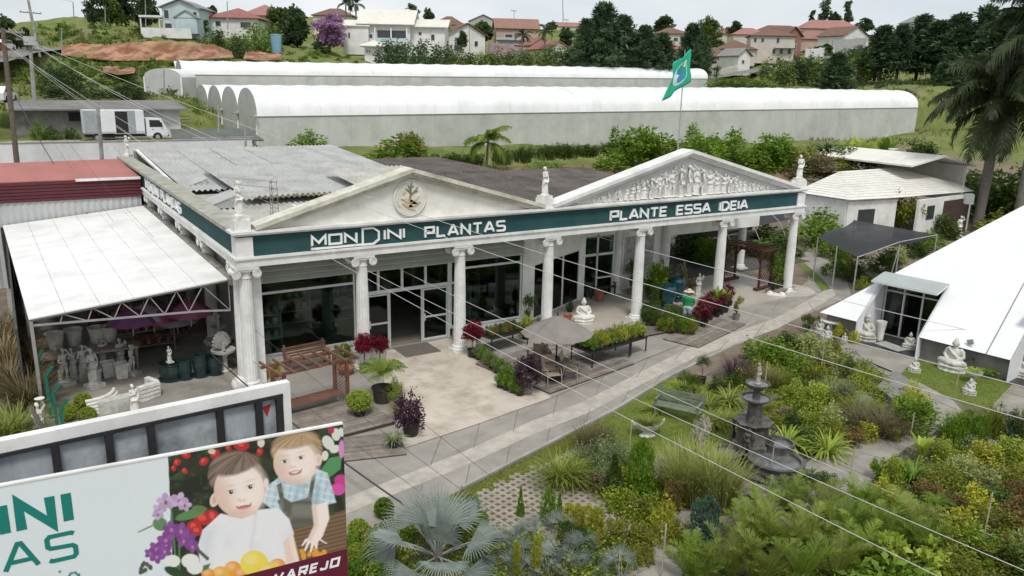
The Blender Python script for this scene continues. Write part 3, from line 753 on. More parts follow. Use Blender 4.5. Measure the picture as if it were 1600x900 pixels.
# stock behind the glass
r3=random.Random(21)
for i,(x_, y_) in enumerate(((1.6,4.2),(3.4,6.0),(10.2,4.0),(11.6,5.6),(7.0,8.0),(5.4,5.5))):
    t=thing('display_stand','white display stand with pots inside the shop,'+('behind the left window','deep behind the left window','behind the right window','deep behind the right window','at the back of the entrance aisle','left of the entrance aisle')[i],'shelf',(x_, y_,0.02),r3.uniform(-0.2,0.2))
    for z in (0.35,0.85,1.35): MB().box(-0.7,0.7,-0.25,0.25,z, z+0.03).build('shelf', WHITE, t)
    for s in (-0.68,0.68): MB().box(s-0.02,s+0.02,-0.25,0.25,0,1.6).build('upright', WHITE, t)
    for z in (0.38,0.88,1.38):
        for k in range(4): MB().lathe([(0.06,0),(0.1,0.16),(0.08,0.26),(0.03,0.27)],9).build('pot',(TERRA, STONEW, FASCIA, STONE)[r3.randint(0,3)],t,(-0.5+0.33*k,0,z),scale=(r3.uniform(0.8,1.3),)*3)
for x_, y_ in ((1.3,3.0),(3.6,3.2),(9.9,3.0),(11.8,3.4)): MB().lathe([(0.1,0),(0.1,0.05)],12).build('ceiling_spot', WHITE, shop,(x_, y_,3.35))

# ---------- porch
b=MB();b.add([(12.6,-1.25,0.085),(16.2,-1.6,0.085),(19.2,-0.9,0.085),(28.9,-0.9,0.085),(29.3,0.2,0.085),(29.3,4.6,0.085),(12.6,4.6,0.085),(12.6,-1.25,0),(16.2,-1.6,0),(19.2,-0.9,0),(28.9,-0.9,0),(29.3,0.2,0)],[(0,1,2,3,4,5,6),(0,7,8,1),(1,8,9,2),(2,9,10,3),(3,10,11,4)])
b.build('porch_floor', PORCH, shop)
MB().box(12.5,28.4,0.302,4.6,4.405,4.5).build('porch_ceiling', WHITE, shop)
# slanted glazed wall and rear wall
A0=Vector((13.05,2.0,0));B0=Vector((17.15,3.9,0));dA=(B0-A0)/4.519
f=MB()
MB().bar(A0+Vector((0,0,3.55)),B0+Vector((0,0,3.55)),0.16,1.7).build('porch_wall', WHITE, shop)
for t in (0.02,0.24,0.30,0.62,0.98):
    p=A0+(B0-A0)*t;f.box(p.x-0.04,p.x+0.04,p.y-0.05,p.y+0.05,0.09,2.7)
f.bar(A0+Vector((0,0,2.66)),B0+Vector((0,0,2.66)),0.08,0.08);f.bar(A0+Vector((0,0,0.13)),B0+Vector((0,0,0.13)),0.08,0.08)
gl=f.build('porch_window', FR, shop)
for t0,t1 in ((0.02,0.24),(0.30,0.62),(0.62,0.98)): MB().bar(A0+(B0-A0)*t0+Vector((0,0,1.4)),A0+(B0-A0)*t1+Vector((0,0,1.4)),0.012,2.45).build('pane', GLASS, gl)
cu=MB()
for k in range(10):
    p=A0+(B0-A0)*(0.46+0.015*k)+Vector((-0.12,0.28,0));cu.tube([(p.x, p.y,0.15),(p.x+0.01,p.y,1.4),(p.x, p.y,2.6)],0.05,6)
cu.build('curtain', mat('green_curtain',(0.02,0.21,0.15),(0.015,0.15,0.11),4,0.8),shop)
MB().box(17.05,17.42,3.8,4.2,0.086,4.4).build('wall_pier', WHITE, shop)
f=MB()
for x in (17.46,18.35,19.4): f.box(x-0.04,x+0.04,4.0,4.1,0.09,3.3)
f.box(17.5,19.36,4.0,4.1,2.2,2.32);f.box(17.5,19.36,4.0,4.1,3.2,3.3)
f.box(18.39,19.36,4.0,4.1,1.0,1.08)
gl=f.build('porch_door', FR, shop)
for x0,x1,z0,z1 in ((17.5,18.31,2.32,3.2),(18.39,19.36,2.32,3.2),(17.5,18.31,0.1,2.2),(18.39,19.36,0.1,2.2)): MB().box(x0,x1,4.04,4.05,z0,z1).build('pane', GLASS, gl)
b=MB();b.box(17.42,19.5,4.0,4.2,3.302,4.4);b.box(19.5,23.35,4.3,4.5,0.086,4.4);b.box(23.35,30.5,4.3,4.5,2.75,4.4);b.build('porch_wall', WHITE, shop)
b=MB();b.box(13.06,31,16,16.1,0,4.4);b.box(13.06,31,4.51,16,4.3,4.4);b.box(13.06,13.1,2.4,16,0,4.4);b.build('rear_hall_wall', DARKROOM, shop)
MB().box(13.1,36,4.61,16,0.0,0.03).build('rear_hall_floor', mat('dark_floor',(0.10,0.09,0.08),(0.07,0.065,0.06),1,0.8),shop)
pic=MB().box(20.25,22.3,4.23,4.295,0.95,2.95).build('relief_picture', mat('slate_relief',(0.24,0.24,0.23),(0.48,0.48,0.46),3.5,0.8,0.6,12),shop)
f=MB();f.box(20.13,20.25,4.2,4.298,0.83,3.07);f.box(22.3,22.42,4.2,4.298,0.83,3.07);f.box(20.25,22.3,4.2,4.298,0.83,0.95);f.box(20.25,22.3,4.2,4.298,2.95,3.07)
f.build('picture_frame', WHITE, pic)
MB().lathe([(1.5,0.0),(1.5,0.084)],32,(28.4,0.3,0)).build('corner_step', PORCH, shop)

# ---------- roofs
def corr(name, P, m, parent, pitch=0.26,amp=0.055,rows=3,jitter=0.0):
    """corrugated sheet over the quad P00,P10,P11,P01 (waves run from P0* edge to the other)"""
    P=[Vector(p) for p in P];w_=(P[1]-P[0]).length;n=max(8,int(w_/pitch*4));vs_=[];fs=[]
    nn=(P[1]-P[0]).cross(P[3]-P[0]).normalized()
    if nn.z < 0: nn=-nn
    for j in range(rows+1):
        t=j/rows
        for i in range(n+1):
            s=i/n;p=(P[0]*(1-s)+P[1]*s)*(1-t)+(P[3]*(1-s)+P[2]*s)*t
            vs_.append(p+nn*amp*math.sin(2*PI*i/4))
    for j in range(rows):
        for i in range(n): a=j*(n+1)+i;fs.append((a, a+1,a+n+2,a+n+1))
    mb=MB().add(vs_, fs);o=mb.build(name, m, parent)
    so=o.modifiers.new('t','SOLIDIFY');so.thickness=0.012
    return o
ZINC=mat('zinc_sheet',(0.47,0.475,0.46),(0.385,0.39,0.375),1.2,0.5,stretch=(1,0.25,1),dirt=(0.24,0.235,0.2),dsc=0.7)
ZINC2=mat('pale_aged_sheet',(0.52,0.515,0.48),(0.41,0.405,0.37),1.2,0.6,stretch=(1,0.2,1),dirt=(0.26,0.25,0.2),dsc=0.8)
FIBRE=mat('dark_fibre_cement',(0.085,0.072,0.066),(0.13,0.115,0.105),1.0,0.95,0.2,20,stretch=(1,0.25,1),dirt=(0.19,0.175,0.155),dsc=0.9)
# sheet by sheet, eave to ridge
def roof(name, x0,x1,ya, za, yb, zb, m, sheetw=2.2,lab=None):
    n=max(1,round((x1-x0)/sheetw));first=None
    for i in range(n):
        a=x0+(x1-x0)*i/n;c=x0+(x1-x0)*(i+1)/n
        corr(name,[(a, ya, za+0.004*(i % 2)),(c+0.05,ya, za+0.004*(i % 2)),(c+0.05,yb, zb+0.004*(i % 2)),(a, yb, zb+0.004*(i % 2))],m, shop)
roof('roof_sheet',0.9,13.4,14.0,5.15,28.2,6.0,ZINC)
roof('roof_sheet',2.6,11.6,9.6,5.34,18.6,5.78,ZINC)
roof('roof_sheet',1.2,12.6,0.9,4.62,11.2,4.98,ZINC2)
roof('roof_sheet',7.6,12.0,8.2,5.62,13.6,6.0,ZINC2)
roof('roof_sheet',12.4,25.6,4.6,4.62,15.0,5.28,FIBRE)
roof('roof_sheet',13.5,19.4,14.9,5.30,24.0,5.36,FIBRE)
MB().box(0.56,13.3,28.2,28.35,3.0,5.95).build('rear_gable', CONC, shop)
MB().bar((0.75,14.3,5.06),(0.75,28.2,5.98),0.18,0.12).build('roof_flashing', WHITE, shop)
for y0 in (9.2,15.5):
    MB().prism([(0,0),(1.6,0),(1.6,0.55)],(0.6,y0,4.95),(1,0,0),(0,0,1),(0,0.15,0)).prism([(0,0),(1.6,0),(1.6,0.55)],(0.6,y0+1.6,4.95),(1,0,0),(0,0,1),(0,0.15,0)).bar((0.6,y0+0.85,4.97),(2.25,y0+0.85,5.53),1.75,0.04).build('roof_vent', ZINC, shop)
for x in (4.5,5.2,5.7): MB().bar((x,1.3,4.80),(x-0.3,8.0,5.1),0.12,0.05).build('roof_flashing', WHITE, shop)

# ================================================================== CAST FIGURES
def figure(name, pose, m, robe=True, voxel=0.0125):
    b=MB();s=pose
    if robe:
        b.lathe([(0.135,0.0),(0.128,0.05),(0.115,0.2),(0.105,0.36),(0.112,0.47),(0.08,0.56)],36,fl=0.10,nf=9,sx=1.0,sy=0.82)
        b.tube([(0.10,-0.05,0.5),(0.02,-0.11,0.44),(-0.09,-0.08,0.46),(-0.12,0.02,0.3),(-0.13,0.0,0.1)],[0.03,0.035,0.035,0.03,0.02],8)
        b.tube([(-0.085,0.0,0.79),(-0.02,-0.07,0.68),(0.09,-0.04,0.54)],[0.03,0.03,0.03],8)
    else:
        b.tube([(0.045,0,0.5),(0.06,-0.03,0.28),(0.055,0.0,0.04)],[0.062,0.042,0.026],10);b.ell((0.058,-0.03,0.015),(0.026,0.055,0.018))
        b.tube([(-0.045,0,0.5),(-0.07,0.0,0.28),(-0.085,0.04,0.04)],[0.062,0.042,0.026],10);b.ell((-0.088,0.02,0.015),(0.026,0.055,0.018))
        b.ell((0,0.0,0.5),(0.095,0.07,0.07));b.tube([(0.09,-0.05,0.53),(0,-0.085,0.5),(-0.1,-0.03,0.52),(-0.12,0.05,0.36)],[0.025,0.03,0.03,0.02],8)
        b.tube([(-0.13,0.06,0.0),(-0.12,0.06,0.36)],[0.05,0.035],8)
    b.ell((0,0,0.58),(0.078,0.058,0.10));b.ell((0,-0.005,0.70),(0.098,0.066,0.10));b.ell((0.035,-0.045,0.70),0.036);b.ell((-0.035,-0.045,0.70),0.036)
    b.tube([(0,0,0.76),(s.get('tilt',0)*0.5,-0.005,0.86)],[0.045,0.03],8)
    hx=s.get('tilt',0);b.ell((hx,-0.01,0.915),(0.05,0.058,0.068));b.ell((hx,0.03,0.935),(0.055,0.05,0.055));b.ell((hx,0.065,0.925),0.03);b.ell((hx,-0.068,0.905),(0.011,0.014,0.018));b.ell((hx,-0.055,0.872),(0.024,0.018,0.014))
    for sd_, key in ((1,'R'),(-1,'L')):
        e, h=s[key];sh=(sd_*0.098,0.0,0.775);b.ell(sh,0.04)
        b.tube([sh, e, h],[0.036,0.029,0.02],8);b.ell(h,(0.024,0.024,0.03))
    if s.get('jar'): b.lathe([(0.02,0),(0.05,0.03),(0.055,0.08),(0.03,0.12),(0.04,0.15)],12,s['jar'])
    if s.get('dish'): b.lathe([(0.02,0),(0.1,0.03),(0.13,0.06),(0.12,0.06)],16,s['dish'])
    b.lathe([(0.17,-0.03),(0.17,0.012)],16)
    return blob(name, b, voxel, m,1)
POSES=[dict(R=((0.17,-0.03,0.80),(0.09,-0.04,0.94)),L=((-0.15,-0.02,0.61),(-0.07,-0.11,0.56)),tilt=0.015),
         dict(R=((0.15,0.0,0.62),(0.10,-0.08,0.50)),L=((-0.15,-0.03,0.63),(0.0,-0.10,0.66)),tilt=-0.02),
         dict(R=((0.16,-0.02,0.64),(0.14,-0.10,0.76)),L=((-0.16,0.0,0.63),(-0.14,-0.03,0.48)),tilt=0.0,jar=(0.14,-0.10,0.76)),
         dict(R=((0.16,-0.02,0.88),(0.10,0.0,1.03)),L=((-0.15,0.02,0.64),(-0.09,-0.06,0.54)),tilt=-0.012,dish=(0.07,0.0,1.03))]
FIG=[figure('statue_body', p, STONEW) for p in POSES[:3]]
FIGM=figure('statue_body', POSES[0],STONEW, robe=False);FIGD=figure('statue_body', POSES[3],STONEW, robe=False)
FIGG=[m_.copy() for m_ in FIG]+[FIGM.copy()]
for m_ in FIGG: m_.materials.clear();m_.materials.append(STONE)
PLINTH=MB().box(-0.2,0.2,-0.2,0.2,-0.12,-0.029).mesh('statue_base', STONEW);PLINTHG=MB().box(-0.2,0.2,-0.2,0.2,-0.12,-0.029).mesh('statue_base', STONE)
def statue(label, mesh, loc, h, rz, plinth=PLINTHG, group=None):
    t=thing('statue', label,'statue',(loc[0],loc[1],loc[2]),rz, group, h/1.12)
    ob('body', mesh, None, t,(0,0,0.12));ob('plinth', plinth, None, t,(0,0,0.12))
    return t
statue('white robed statue on the near corner of the shop roof', FIG[0],(-0.05,-0.02,5.992),1.28,0.4,PLINTH)
statue('white robed statue between the two pediments', FIG[1],(12.2,-0.02,5.992),1.3,0.3,PLINTH)
statue('white robed statue on the roof corner beside the tiled house', FIG[1],(28.1,-0.02,5.992),1.32,-0.4,PLINTH)
statue('small white statue at the far end of the side parapet', FIG[2],(0.2,28.3,5.602),1.3,0.9,PLINTH)

# relief of figures in the second pediment
RELM=mat('relief_plaster',(0.74,0.73,0.70),(0.60,0.59,0.56),4,0.85,0.25,40)
RELI=[m_.copy() for m_ in FIG]+[FIGM.copy()]
for m_ in RELI: m_.materials.clear();m_.materials.append(RELM)
rr_=random.Random(5)
x=13.7
while x < 26.7:
    zt=5.64+(7.66-5.64)*(1-abs(x-20.0)/(7.55 if x < 20 else 7.75));h=(zt-5.66-0.34)*rr_.uniform(0.82,0.98)
    if h > 0.28:
        ob('relief_figure', rr_.choice(RELI),None, ped2,(x,-0.14,5.66+0.03*h),(rr_.uniform(-0.05,0.05),rr_.uniform(-0.18,0.18),rr_.uniform(-0.9,0.9)),(h*1.1*rr_.uniform(0.85,1.2),h*0.9,h*0.98))
        x += 0.20+h*0.22
    else: x += 0.22
drap=MB()
for k in range(60):
    xx=rr_.uniform(13.4,27);zt=5.64+(7.66-5.64)*(1-abs(xx-20.0)/7.65)-0.4;zb=rr_.uniform(5.68,max(5.72,zt-0.2));L_=min(rr_.uniform(0.15,0.5),max(0.05,zt-zb))
    drap.tube([(xx,-0.12,zb),(xx+rr_.uniform(-0.1,0.1),-0.17,zb+L_/2),(xx+rr_.uniform(-0.14,0.14),-0.13,zb+L_)],[0.03,0.06,0.02],7)
tag(drap.build('relief_drapery', RELM, ped2),kind='stuff')

# flag on the roof
fp=thing('flagpole','thin pole with a green flag rising behind the figured pediment','flagpole',(20.05,0.6,5.2))
MB().tube([(0,0,0),(0,0,6.95)],[0.035,0.02],8).build('pole', STEEL, fp)
def flag():
    n, k=22,14;V=[];Q=[]
    ptop=np.array([20.05,0.6,12.05]);
    C=[PY(1079,76,0.6),PY(1079,128,0.6),PY(1034,158,0.25),PY(1054,100,0.35)]   # hoist top, hoist bottom, fly bottom, fly top
    C=[np.array(c)-np.array([20.05,0.6,5.2]) for c in C]
    for j in range(k+1):
        for i in range(n+1):
            s, t=i/n, j/k
            p=(C[0]*(1-t)+C[1]*t)*(1-s)+(C[3]*(1-t)+C[2]*t)*s
            p=p+np.array([0.04*math.sin(t*9+s*5),0.16*s*math.sin(s*9+t*4),0]);V.append(p)
    for j in range(k):
        for i in range(n): a=j*(n+1)+i;Q.append((a, a+1,a+n+2,a+n+1))
    mb=MB().add(V, Q)
    fo=mb.build('flag_cloth', mat('flag_green',(0.03,0.45,0.27),(0.022,0.37,0.22),3,0.8),fp, smooth=True)
    so=fo.modifiers.new('t','SOLIDIFY');so.thickness=0.008;so.offset=0
    def patch(name, s0,s1,t0,t1,m, off):
        vv=[];
        for q in range(18):
            a=2*PI*q/18;s=(s0+s1)/2+(s1-s0)/2*math.cos(a);t=(t0+t1)/2+(t1-t0)/2*math.sin(a)
            p=(C[0]*(1-t)+C[1]*t)*(1-s)+(C[3]*(1-t)+C[2]*t)*s+np.array([0.04*math.sin(t*9+s*5),0.16*s*math.sin(s*9+t*4)-off,0]);vv.append(p)
        vv.append(sum(vv)/18);MB().add(vv,[(q,(q+1) % 18,18) for q in range(18)]).build(name, m, fo)
    patch('flag_emblem_field',0.16,0.72,0.2,0.85,mat('flag_white',(0.55,0.7,0.7)),0.012);patch('flag_emblem',0.25,0.66,0.32,0.78,mat('flag_blue',(0.06,0.27,0.50)),0.02)
    patch('flag_emblem_mark',0.2,0.4,0.2,0.4,mat('flag_cream',(0.62,0.66,0.5)),0.026)
flag()

# roof aerials
an=thing('antenna','rusty lattice mast with two long aerials on the shop roof','antenna',(2.0,3.2,4.72))
a_=MB()
for dx, dy in ((-0.16,-0.1),(0.16,-0.1),(0,0.16)): a_.tube([(dx, dy,0),(dx*0.8,dy*0.8,2.1)],0.014,5)
for k in range(9):
    z=0.1+k*0.24;q=1-0.2*z/2.1
    pts=[(-0.16*q,-0.1*q, z),(0.16*q,-0.1*q, z),(0,0.16*q, z),(-0.16*q,-0.1*q, z)];a_.tube(pts,0.008,4);a_.tube([pts[0],(0.15*q,-0.1*q, z+0.24)],0.007,4)
a_.build('mast', mat('rusty_steel',(0.22,0.18,0.15),(0.32,0.29,0.26),6,0.8),an)
for z, l in ((2.05,2.2),(1.8,1.6)):
    q=MB();e0=Vector((0.1,0,z));e1=Vector((-l*0.75,l*0.55,z+0.12));q.tube([e0,e1],0.014,5)
    for k in range(9): p=e0.lerp(e1,0.1+0.1*k);q.tube([p+Vector((0.12,0.16,0)),p-Vector((0.12,0.16,0))],0.005,4)
    q.tube([e1+Vector((0,0,-0.12)),e1+Vector((0,0,0.12))],0.01,4);q.build('aerial', STEEL, an)

# ================================================================== LEFT SIDE: CANOPY, RED SHED, WHITE WALL
CANW=mat('white_sheet_roof',(0.82,0.82,0.80),(0.72,0.72,0.70),0.7,0.55,0.03,10,stretch=(0.35,1.4,1),dirt=(0.55,0.55,0.51),dsc=0.55)
can=thing('canopy','broad white sheet canopy beside the shop sheltering garden statues','canopy')
def canz(x, y): return 3.19+(x+6.29)/6.08*0.60
nP=6
for i in range(nP):
    x0=-6.35+6.0*i/nP;x1=-6.35+6.0*(i+1)/nP-0.012;s0=-0.48*0
    mb=MB()
    def cp(x, y): return (x-(0.45 if False else 0)*(y-1)/18.5-0.02*(y-1)/18.5*22*(1-(x+6.35)/6.0),y, canz(x, y)+0.002*(i % 2))
    q=[cp(x0,0.95),cp(x1,0.95),cp(x1,19.4),cp(x0,19.4)]
    mb.add(q+[(p[0],p[1],p[2]-0.045) for p in q],[(0,1,2,3),(7,6,5,4),(0,4,5,1),(1,5,6,2),(2,6,7,3),(3,7,4,0)]);mb.build('roof_panel', CANW, can)
MB().box(-0.345,-0.02,0.9,24,3.55,3.78).build('gutter', mat('dirty_gutter',(0.30,0.285,0.25),(0.14,0.13,0.11),2.5,0.95,0.3,20),can)
TRUSS=mat('painted_truss',(0.36,0.34,0.35),(0.27,0.26,0.265),3,0.6)
for y in (1.05,7.0,13.0):
    t=MB();a=Vector((-6.28,y,2.93));mid_=Vector((-1.3,y,2.72));c=Vector((-0.32,y,2.62));up=[Vector((x_, y, canz(x_, y)-0.09)) for x_ in np.linspace(-6.28,-0.32,8)]
    t.bar(a, mid_,0.06,0.06);t.bar(mid_, c,0.06,0.06);t.bar(up[0],up[-1],0.06,0.06)
    for k in range(1,8):
        lo_=a.lerp(mid_, min(1,k/6.5)) if k < 7 else c
        t.bar(up[k],lo_,0.03,0.03)
        if k > 1: t.bar(up[k-1],lo_,0.03,0.03)
    t.build('truss', TRUSS, can)
for x_, y in ((-6.3,1.05),(-6.35,7),(-6.4,13),(-6.6,19),(-3.3,19.2)): MB().box(x_-0.05,x_+0.05,y-0.05,y+0.05,0,canz(x_, y)-0.1).build('post', STEEL, can)
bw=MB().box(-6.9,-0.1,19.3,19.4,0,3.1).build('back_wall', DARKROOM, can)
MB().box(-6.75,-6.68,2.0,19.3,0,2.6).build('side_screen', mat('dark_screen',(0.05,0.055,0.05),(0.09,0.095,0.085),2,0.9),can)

shed=thing('red_roof_shed','shed with salmon red roof and maroon slatted band behind the canopy','shed')
RED=mat('salmon_red_roof',(0.42,0.155,0.125),(0.36,0.125,0.10),0.8,0.6,stretch=(1,0.3,1),dirt=(0.30,0.13,0.11),dsc=0.4)
MAR=mat('maroon_slats',(0.095,0.018,0.024),(0.075,0.014,0.019),2,0.5,rand=0.1)
MB().add([(-13,19.5,5.30),(-0.35,19.5,5.30),(-0.35,28.2,5.48),(-13,28.2,5.36),(-13,19.5,5.24),(-0.35,19.5,5.24),(-0.35,28.2,5.42),(-13,28.2,5.3)],[(0,1,2,3),(7,6,5,4),(0,4,5,1),(1,5,6,2),(2,6,7,3),(3,7,4,0)]).build('roof', RED, shed)
for k in range(6): MB().prism([(0,0),(0.06,0.01),(0.02,0.16),(0,0.16)],(-13,19.5,4.28+k*0.163),(0,-1,0),(0,0,1),(12.65,0,0)).build('slat', MAR, shed)
MB().box(-13,-0.35,19.505,19.56,4.27,5.24).build('band', MAR, shed)
MB().box(-3.4,-0.36,19.35,19.5,5.20,5.32).build('edge_flashing', WHITE, shed)
corr('front_wall',[(-13,19.55,0),(-0.4,19.55,0),(-0.4,19.55,4.26),(-13,19.55,4.26)],mat('grey_wall_sheet',(0.47,0.48,0.48),(0.41,0.42,0.42),1,0.6),shed,0.3,0.025,1)
MB().box(-13,-0.4,28.1,28.2,0,5.28).build('rear_wall', CONC, shed)
ns=MB().add([(-13,28.3,5.20),(-1.5,28.3,5.34),(-1.5,31.8,5.0),(-13,31.8,4.95),(-13,28.3,5.16),(-1.5,28.3,5.30),(-1.5,31.8,4.96),(-13,31.8,4.91)],[(0,1,2,3),(7,6,5,4),(0,4,5,1),(1,5,6,2),(2,6,7,3),(3,7,4,0)]).build('roof_strip', mat('teal_grey_sheet',(0.36,0.42,0.41),(0.30,0.355,0.345),1,0.6),shed)

ww=thing('retaining_wall','long white retaining wall holding up the truck yard','wall',(0,42,0))
for i in range(8):
    x0=-29+i*5.06;MB().box(x0,x0+5.05,0,0.3,0,5.52).build('wall_panel', mat('whitewashed_wall',(0.72,0.73,0.73),(0.64,0.65,0.65),0.7,0.8,0.05,20,dirt=(0.48,0.48,0.46),dsc=0.4,rand=0.03),ww)
MB().box(-29,11.5,-0.05,0.35,5.523,5.58).build('wall_cap', CONC, ww)

# old warehouse behind the yard
wh=thing('warehouse','old grey roofed warehouse with stained block wall behind the white truck','building',(0,50,5.2))
OLD=mat('stained_block',(0.26,0.25,0.225),(0.15,0.145,0.13),1.3,0.95,0.3,12,dirt=(0.09,0.088,0.078),dsc=0.5)
MB().box(-5.2,0.35,0,8,0,2.45).build('block_wall', OLD, wh);MB().box(0.36,7.4,0,8,0,2.5).build('white_wall', mat('old_white_wall',(0.66,0.66,0.64),(0.56,0.56,0.53),1,0.85,dirt=(0.4,0.39,0.36),dsc=0.5),wh)
MB().add([(-5.6,-0.8,2.48),(8.0,-0.8,2.52),(8.4,8.4,3.0),(-5.6,8.4,2.9),(-5.6,-0.8,2.36),(8.0,-0.8,2.40),(8.4,8.4,2.88),(-5.6,8.4,2.78)],[(0,1,2,3),(7,6,5,4),(0,4,5,1),(1,5,6,2),(2,6,7,3),(3,7,4,0)]).build('roof', mat('grey_old_roof',(0.20,0.195,0.185),(0.145,0.14,0.13),0.8,0.95,0.2,8,stretch=(0.5,1,1),dirt=(0.26,0.25,0.23),dsc=0.5),wh)
MB().box(1.1,2.0,-0.05,0.02,0,2.0).build('door', mat('brown_door',(0.06,0.03,0.025)),wh)
MB().box(-1.3,0.3,-0.06,0.02,1.5,2.2).build('window', mat('dark_opening',(0.02,0.02,0.02)),wh)
for k in range(7): MB().box(7.5,8.3,0.3+0.0*k,0.5,0.3*k,0.3*k+0.06).build('stair_tread', OLD, wh)
for k in range(5): MB().box(-7.3,-7.2,1.5*k,1.5*k+1.47,0.2,3.4-0.2*k).build('side_wall_panel', mat('grey_panels',(0.38,0.375,0.36),(0.27,0.265,0.25),1,0.9,rand=0.15),wh)
# small shed with dark roof
sh=thing('small_shed','small white shed with dark grey roof in front of the greenhouse arches','shed',(9.2,44.5,3.2))
MB().box(-2.0,3.1,0,3,0,2.35).build('wall', WHITE, sh)
MB().add([(-3.6,-0.7,2.12),(3.75,-0.7,2.12),(3.1,2.0,2.95),(-3.3,2.0,2.95),(-3.6,-0.7,2.0),(3.75,-0.7,2.0),(3.1,2.0,2.8),(-3.3,2.0,2.8)],[(0,1,2,3),(7,6,5,4),(0,4,5,1),(1,5,6,2),(2,6,7,3),(3,7,4,0)]).build('roof', mat('dark_shed_roof',(0.13,0.14,0.13),(0.10,0.11,0.10),1,0.9),sh)
for x_ in (-1.5,0.2,1.5): MB().box(x_-0.05,x_+0.05,-0.6,0,1.94,2.05).build('rafter_end', BLACK, sh)

# box truck in the yard
tk=thing('box_truck','white box truck parked in the yard with its side doors open','truck',(2.0,46.6,5.16),0.03,None,0.86)
TW=mat('truck_white',(0.74,0.76,0.78),(0.68,0.7,0.72),1,0.4)
tb=MB();tb.box(-2.9,2.3,0.06,2.1,0.8,2.95);tb.build('cargo_box', TW, tk)
for x0,x1,m_, nm in ((-2.9,-1.75,mat('grey_door',(0.36,0.39,0.41),(0.3,0.33,0.35),2,0.5),'box_door'),(-1.7,-0.25,TW,'box_panel'),(0.85,1.5,MATS['grey_door'],'box_door'),(1.52,2.28,TW,'box_panel')):
    p_=MB().box(x0,x1,0.0,0.055,0.82,2.92).build(nm, m_, tk)
    MB().box(x0+0.04,x1-0.04,-0.012,-0.001,0.9,0.96).build('door_rail', STEEL, p_)
MB().box(-0.24,0.84,0.035,0.058,0.82,2.85).build('open_bay', BLACK, tk)
tb=MB();tb.prism([(2.45,0.5),(4.35,0.5),(4.42,0.95),(4.25,1.35),(3.85,2.15),(2.45,2.2)],(0,0.1,0),(1,0,0),(0,0,1),(0,1.9,0));cab=tb.build('cab', TW, tk)
MB().prism([(2.75,1.35),(3.95,1.35),(3.68,2.0),(2.75,2.02)],(0,0.085,0),(1,0,0),(0,0,1),(0,0.012,0)).build('cab_window', BLACK, tk)
MB().add([(4.27,0.2,1.38),(4.27,1.9,1.38),(3.88,1.9,2.1),(3.88,0.2,2.1)],[(0,1,2,3)]).build('windscreen', BLACK, tk)
MB().box(-2.8,4.2,0.4,1.7,0.45,0.62).build('chassis', BLACK, tk)
MB().box(4.36,4.44,0.25,0.5,0.75,0.95).build('headlight', STONEW, tk);MB().box(4.36,4.46,0.15,1.95,0.45,0.62).build('bumper', BLACK, tk);MB().box(3.75,3.85,-0.12,0.08,1.45,1.8).build('mirror', BLACK, tk);MB().box(2.95,3.1,0.08,0.099,1.1,1.16).build('door_handle', BLACK, tk)
for x_ in (-1.9,3.4):
    wv=MB().tube([(x_,0.08,0.42),(x_,0.34,0.42)],0.42,18).build('wheel', BLACK, tk);MB().tube([(x_,0.07,0.42),(x_,0.1,0.42)],0.2,12).build('rim', STEEL, wv)

# ---------- statues, pots and stone ware under the canopy
def gp(px, py, z=0.0): return G(px, py, z)
for lab, me_,(px, py),h, rz in (
    ('grey nude statue on a plinth nearest the green fence posts', FIGG[3],(103,601),1.2,0.5),('dark grey statue standing half hidden behind the first two', FIGG[1],(117,592),1.05,0.3),
    ('grey robed statue with bent arm, second in the canopy row', FIGG[0],(133,592),1.15,0.2),('tall grey draped statue, third and nearest in the canopy row', FIGG[1],(148,604),1.28,0.5),
    ('grey statue twisting with a raised arm before the planters', FIGG[0],(163,577),1.05,-0.3),('grey robed statue at the end of the canopy row', FIGG[2],(191,578),1.1,0.4)):
    statue(lab, me_, gp(px, py),h*1.12,rz)
for lab, k,(px, py),h in (('grey statue in the back row behind the draped pair',0,(124,572),1.2),('grey statue in the back row next to the square planters',2,(150,566),1.15),('grey statue in the back row, nearest the aisle',1,(178,562),1.2),('small grey statue at the fence corner of the canopy',1,(92,585),1.0),('grey nude statue beside the aisle behind the cornice stones',3,(208,585),1.15)): statue(lab, FIGG[k],gp(px, py),h,0.3*k)
statue('white robed statue in front of the stacked curved stone', FIG[1],gp(212,650),1.1,0.3,PLINTH)
statue('white statue holding a shell dish overhead outside the fence', FIGD, gp(66,690),1.25,0.3,PLINTH)
def lathe_thing(name, label, cat, prof, m, loc, sc=1.0,n=20,extra=None, group=None):
    t=tag(MB().lathe(prof, n).build(name, m, None, loc, smooth=False, scale=(sc,)*3),label, cat, group);return t
st=thing('stone_bench_stack','stack of curved pale stone bench seats on the yard','stonework', gp(176,642),0.15,None,0.62)
for k in range(5):
    mb=MB();pts=[]
    for q in range(13): a=PI*0.15+PI*0.5*q/12;pts.append((1.35*math.cos(a)-0.5,-1.3*math.sin(a)+1.2+0.10*k,0.08+0.17*k))
    mb.tube(pts,0.1,8);mb.build('stone_seat', STONEW, st,(0,0,0),(0,0,0.06*k))
st=thing('stone_cornice_stack','stack of pale angled cornice stones beside the robed statue','stonework', gp(236,622),0.5,None,0.8)
for k in range(4): MB().bar((-0.55,0.0,0.09+0.17*k),(0.35,-0.03*k,0.09+0.17*k),0.35-0.03*k,0.13).bar((0.35,0.0,0.092+0.17*k),(0.42,0.75,0.092+0.17*k),0.3-0.03*k,0.13).build('cornice_stone', STONEW, st)
st=thing('stone_planter_block','rectangular pale stone trough below the statue row','planter', gp(183,640),0.15)
MB().box(-0.55,0.45,-0.2,0.2,0,0.42).build('trough', STONE, st)
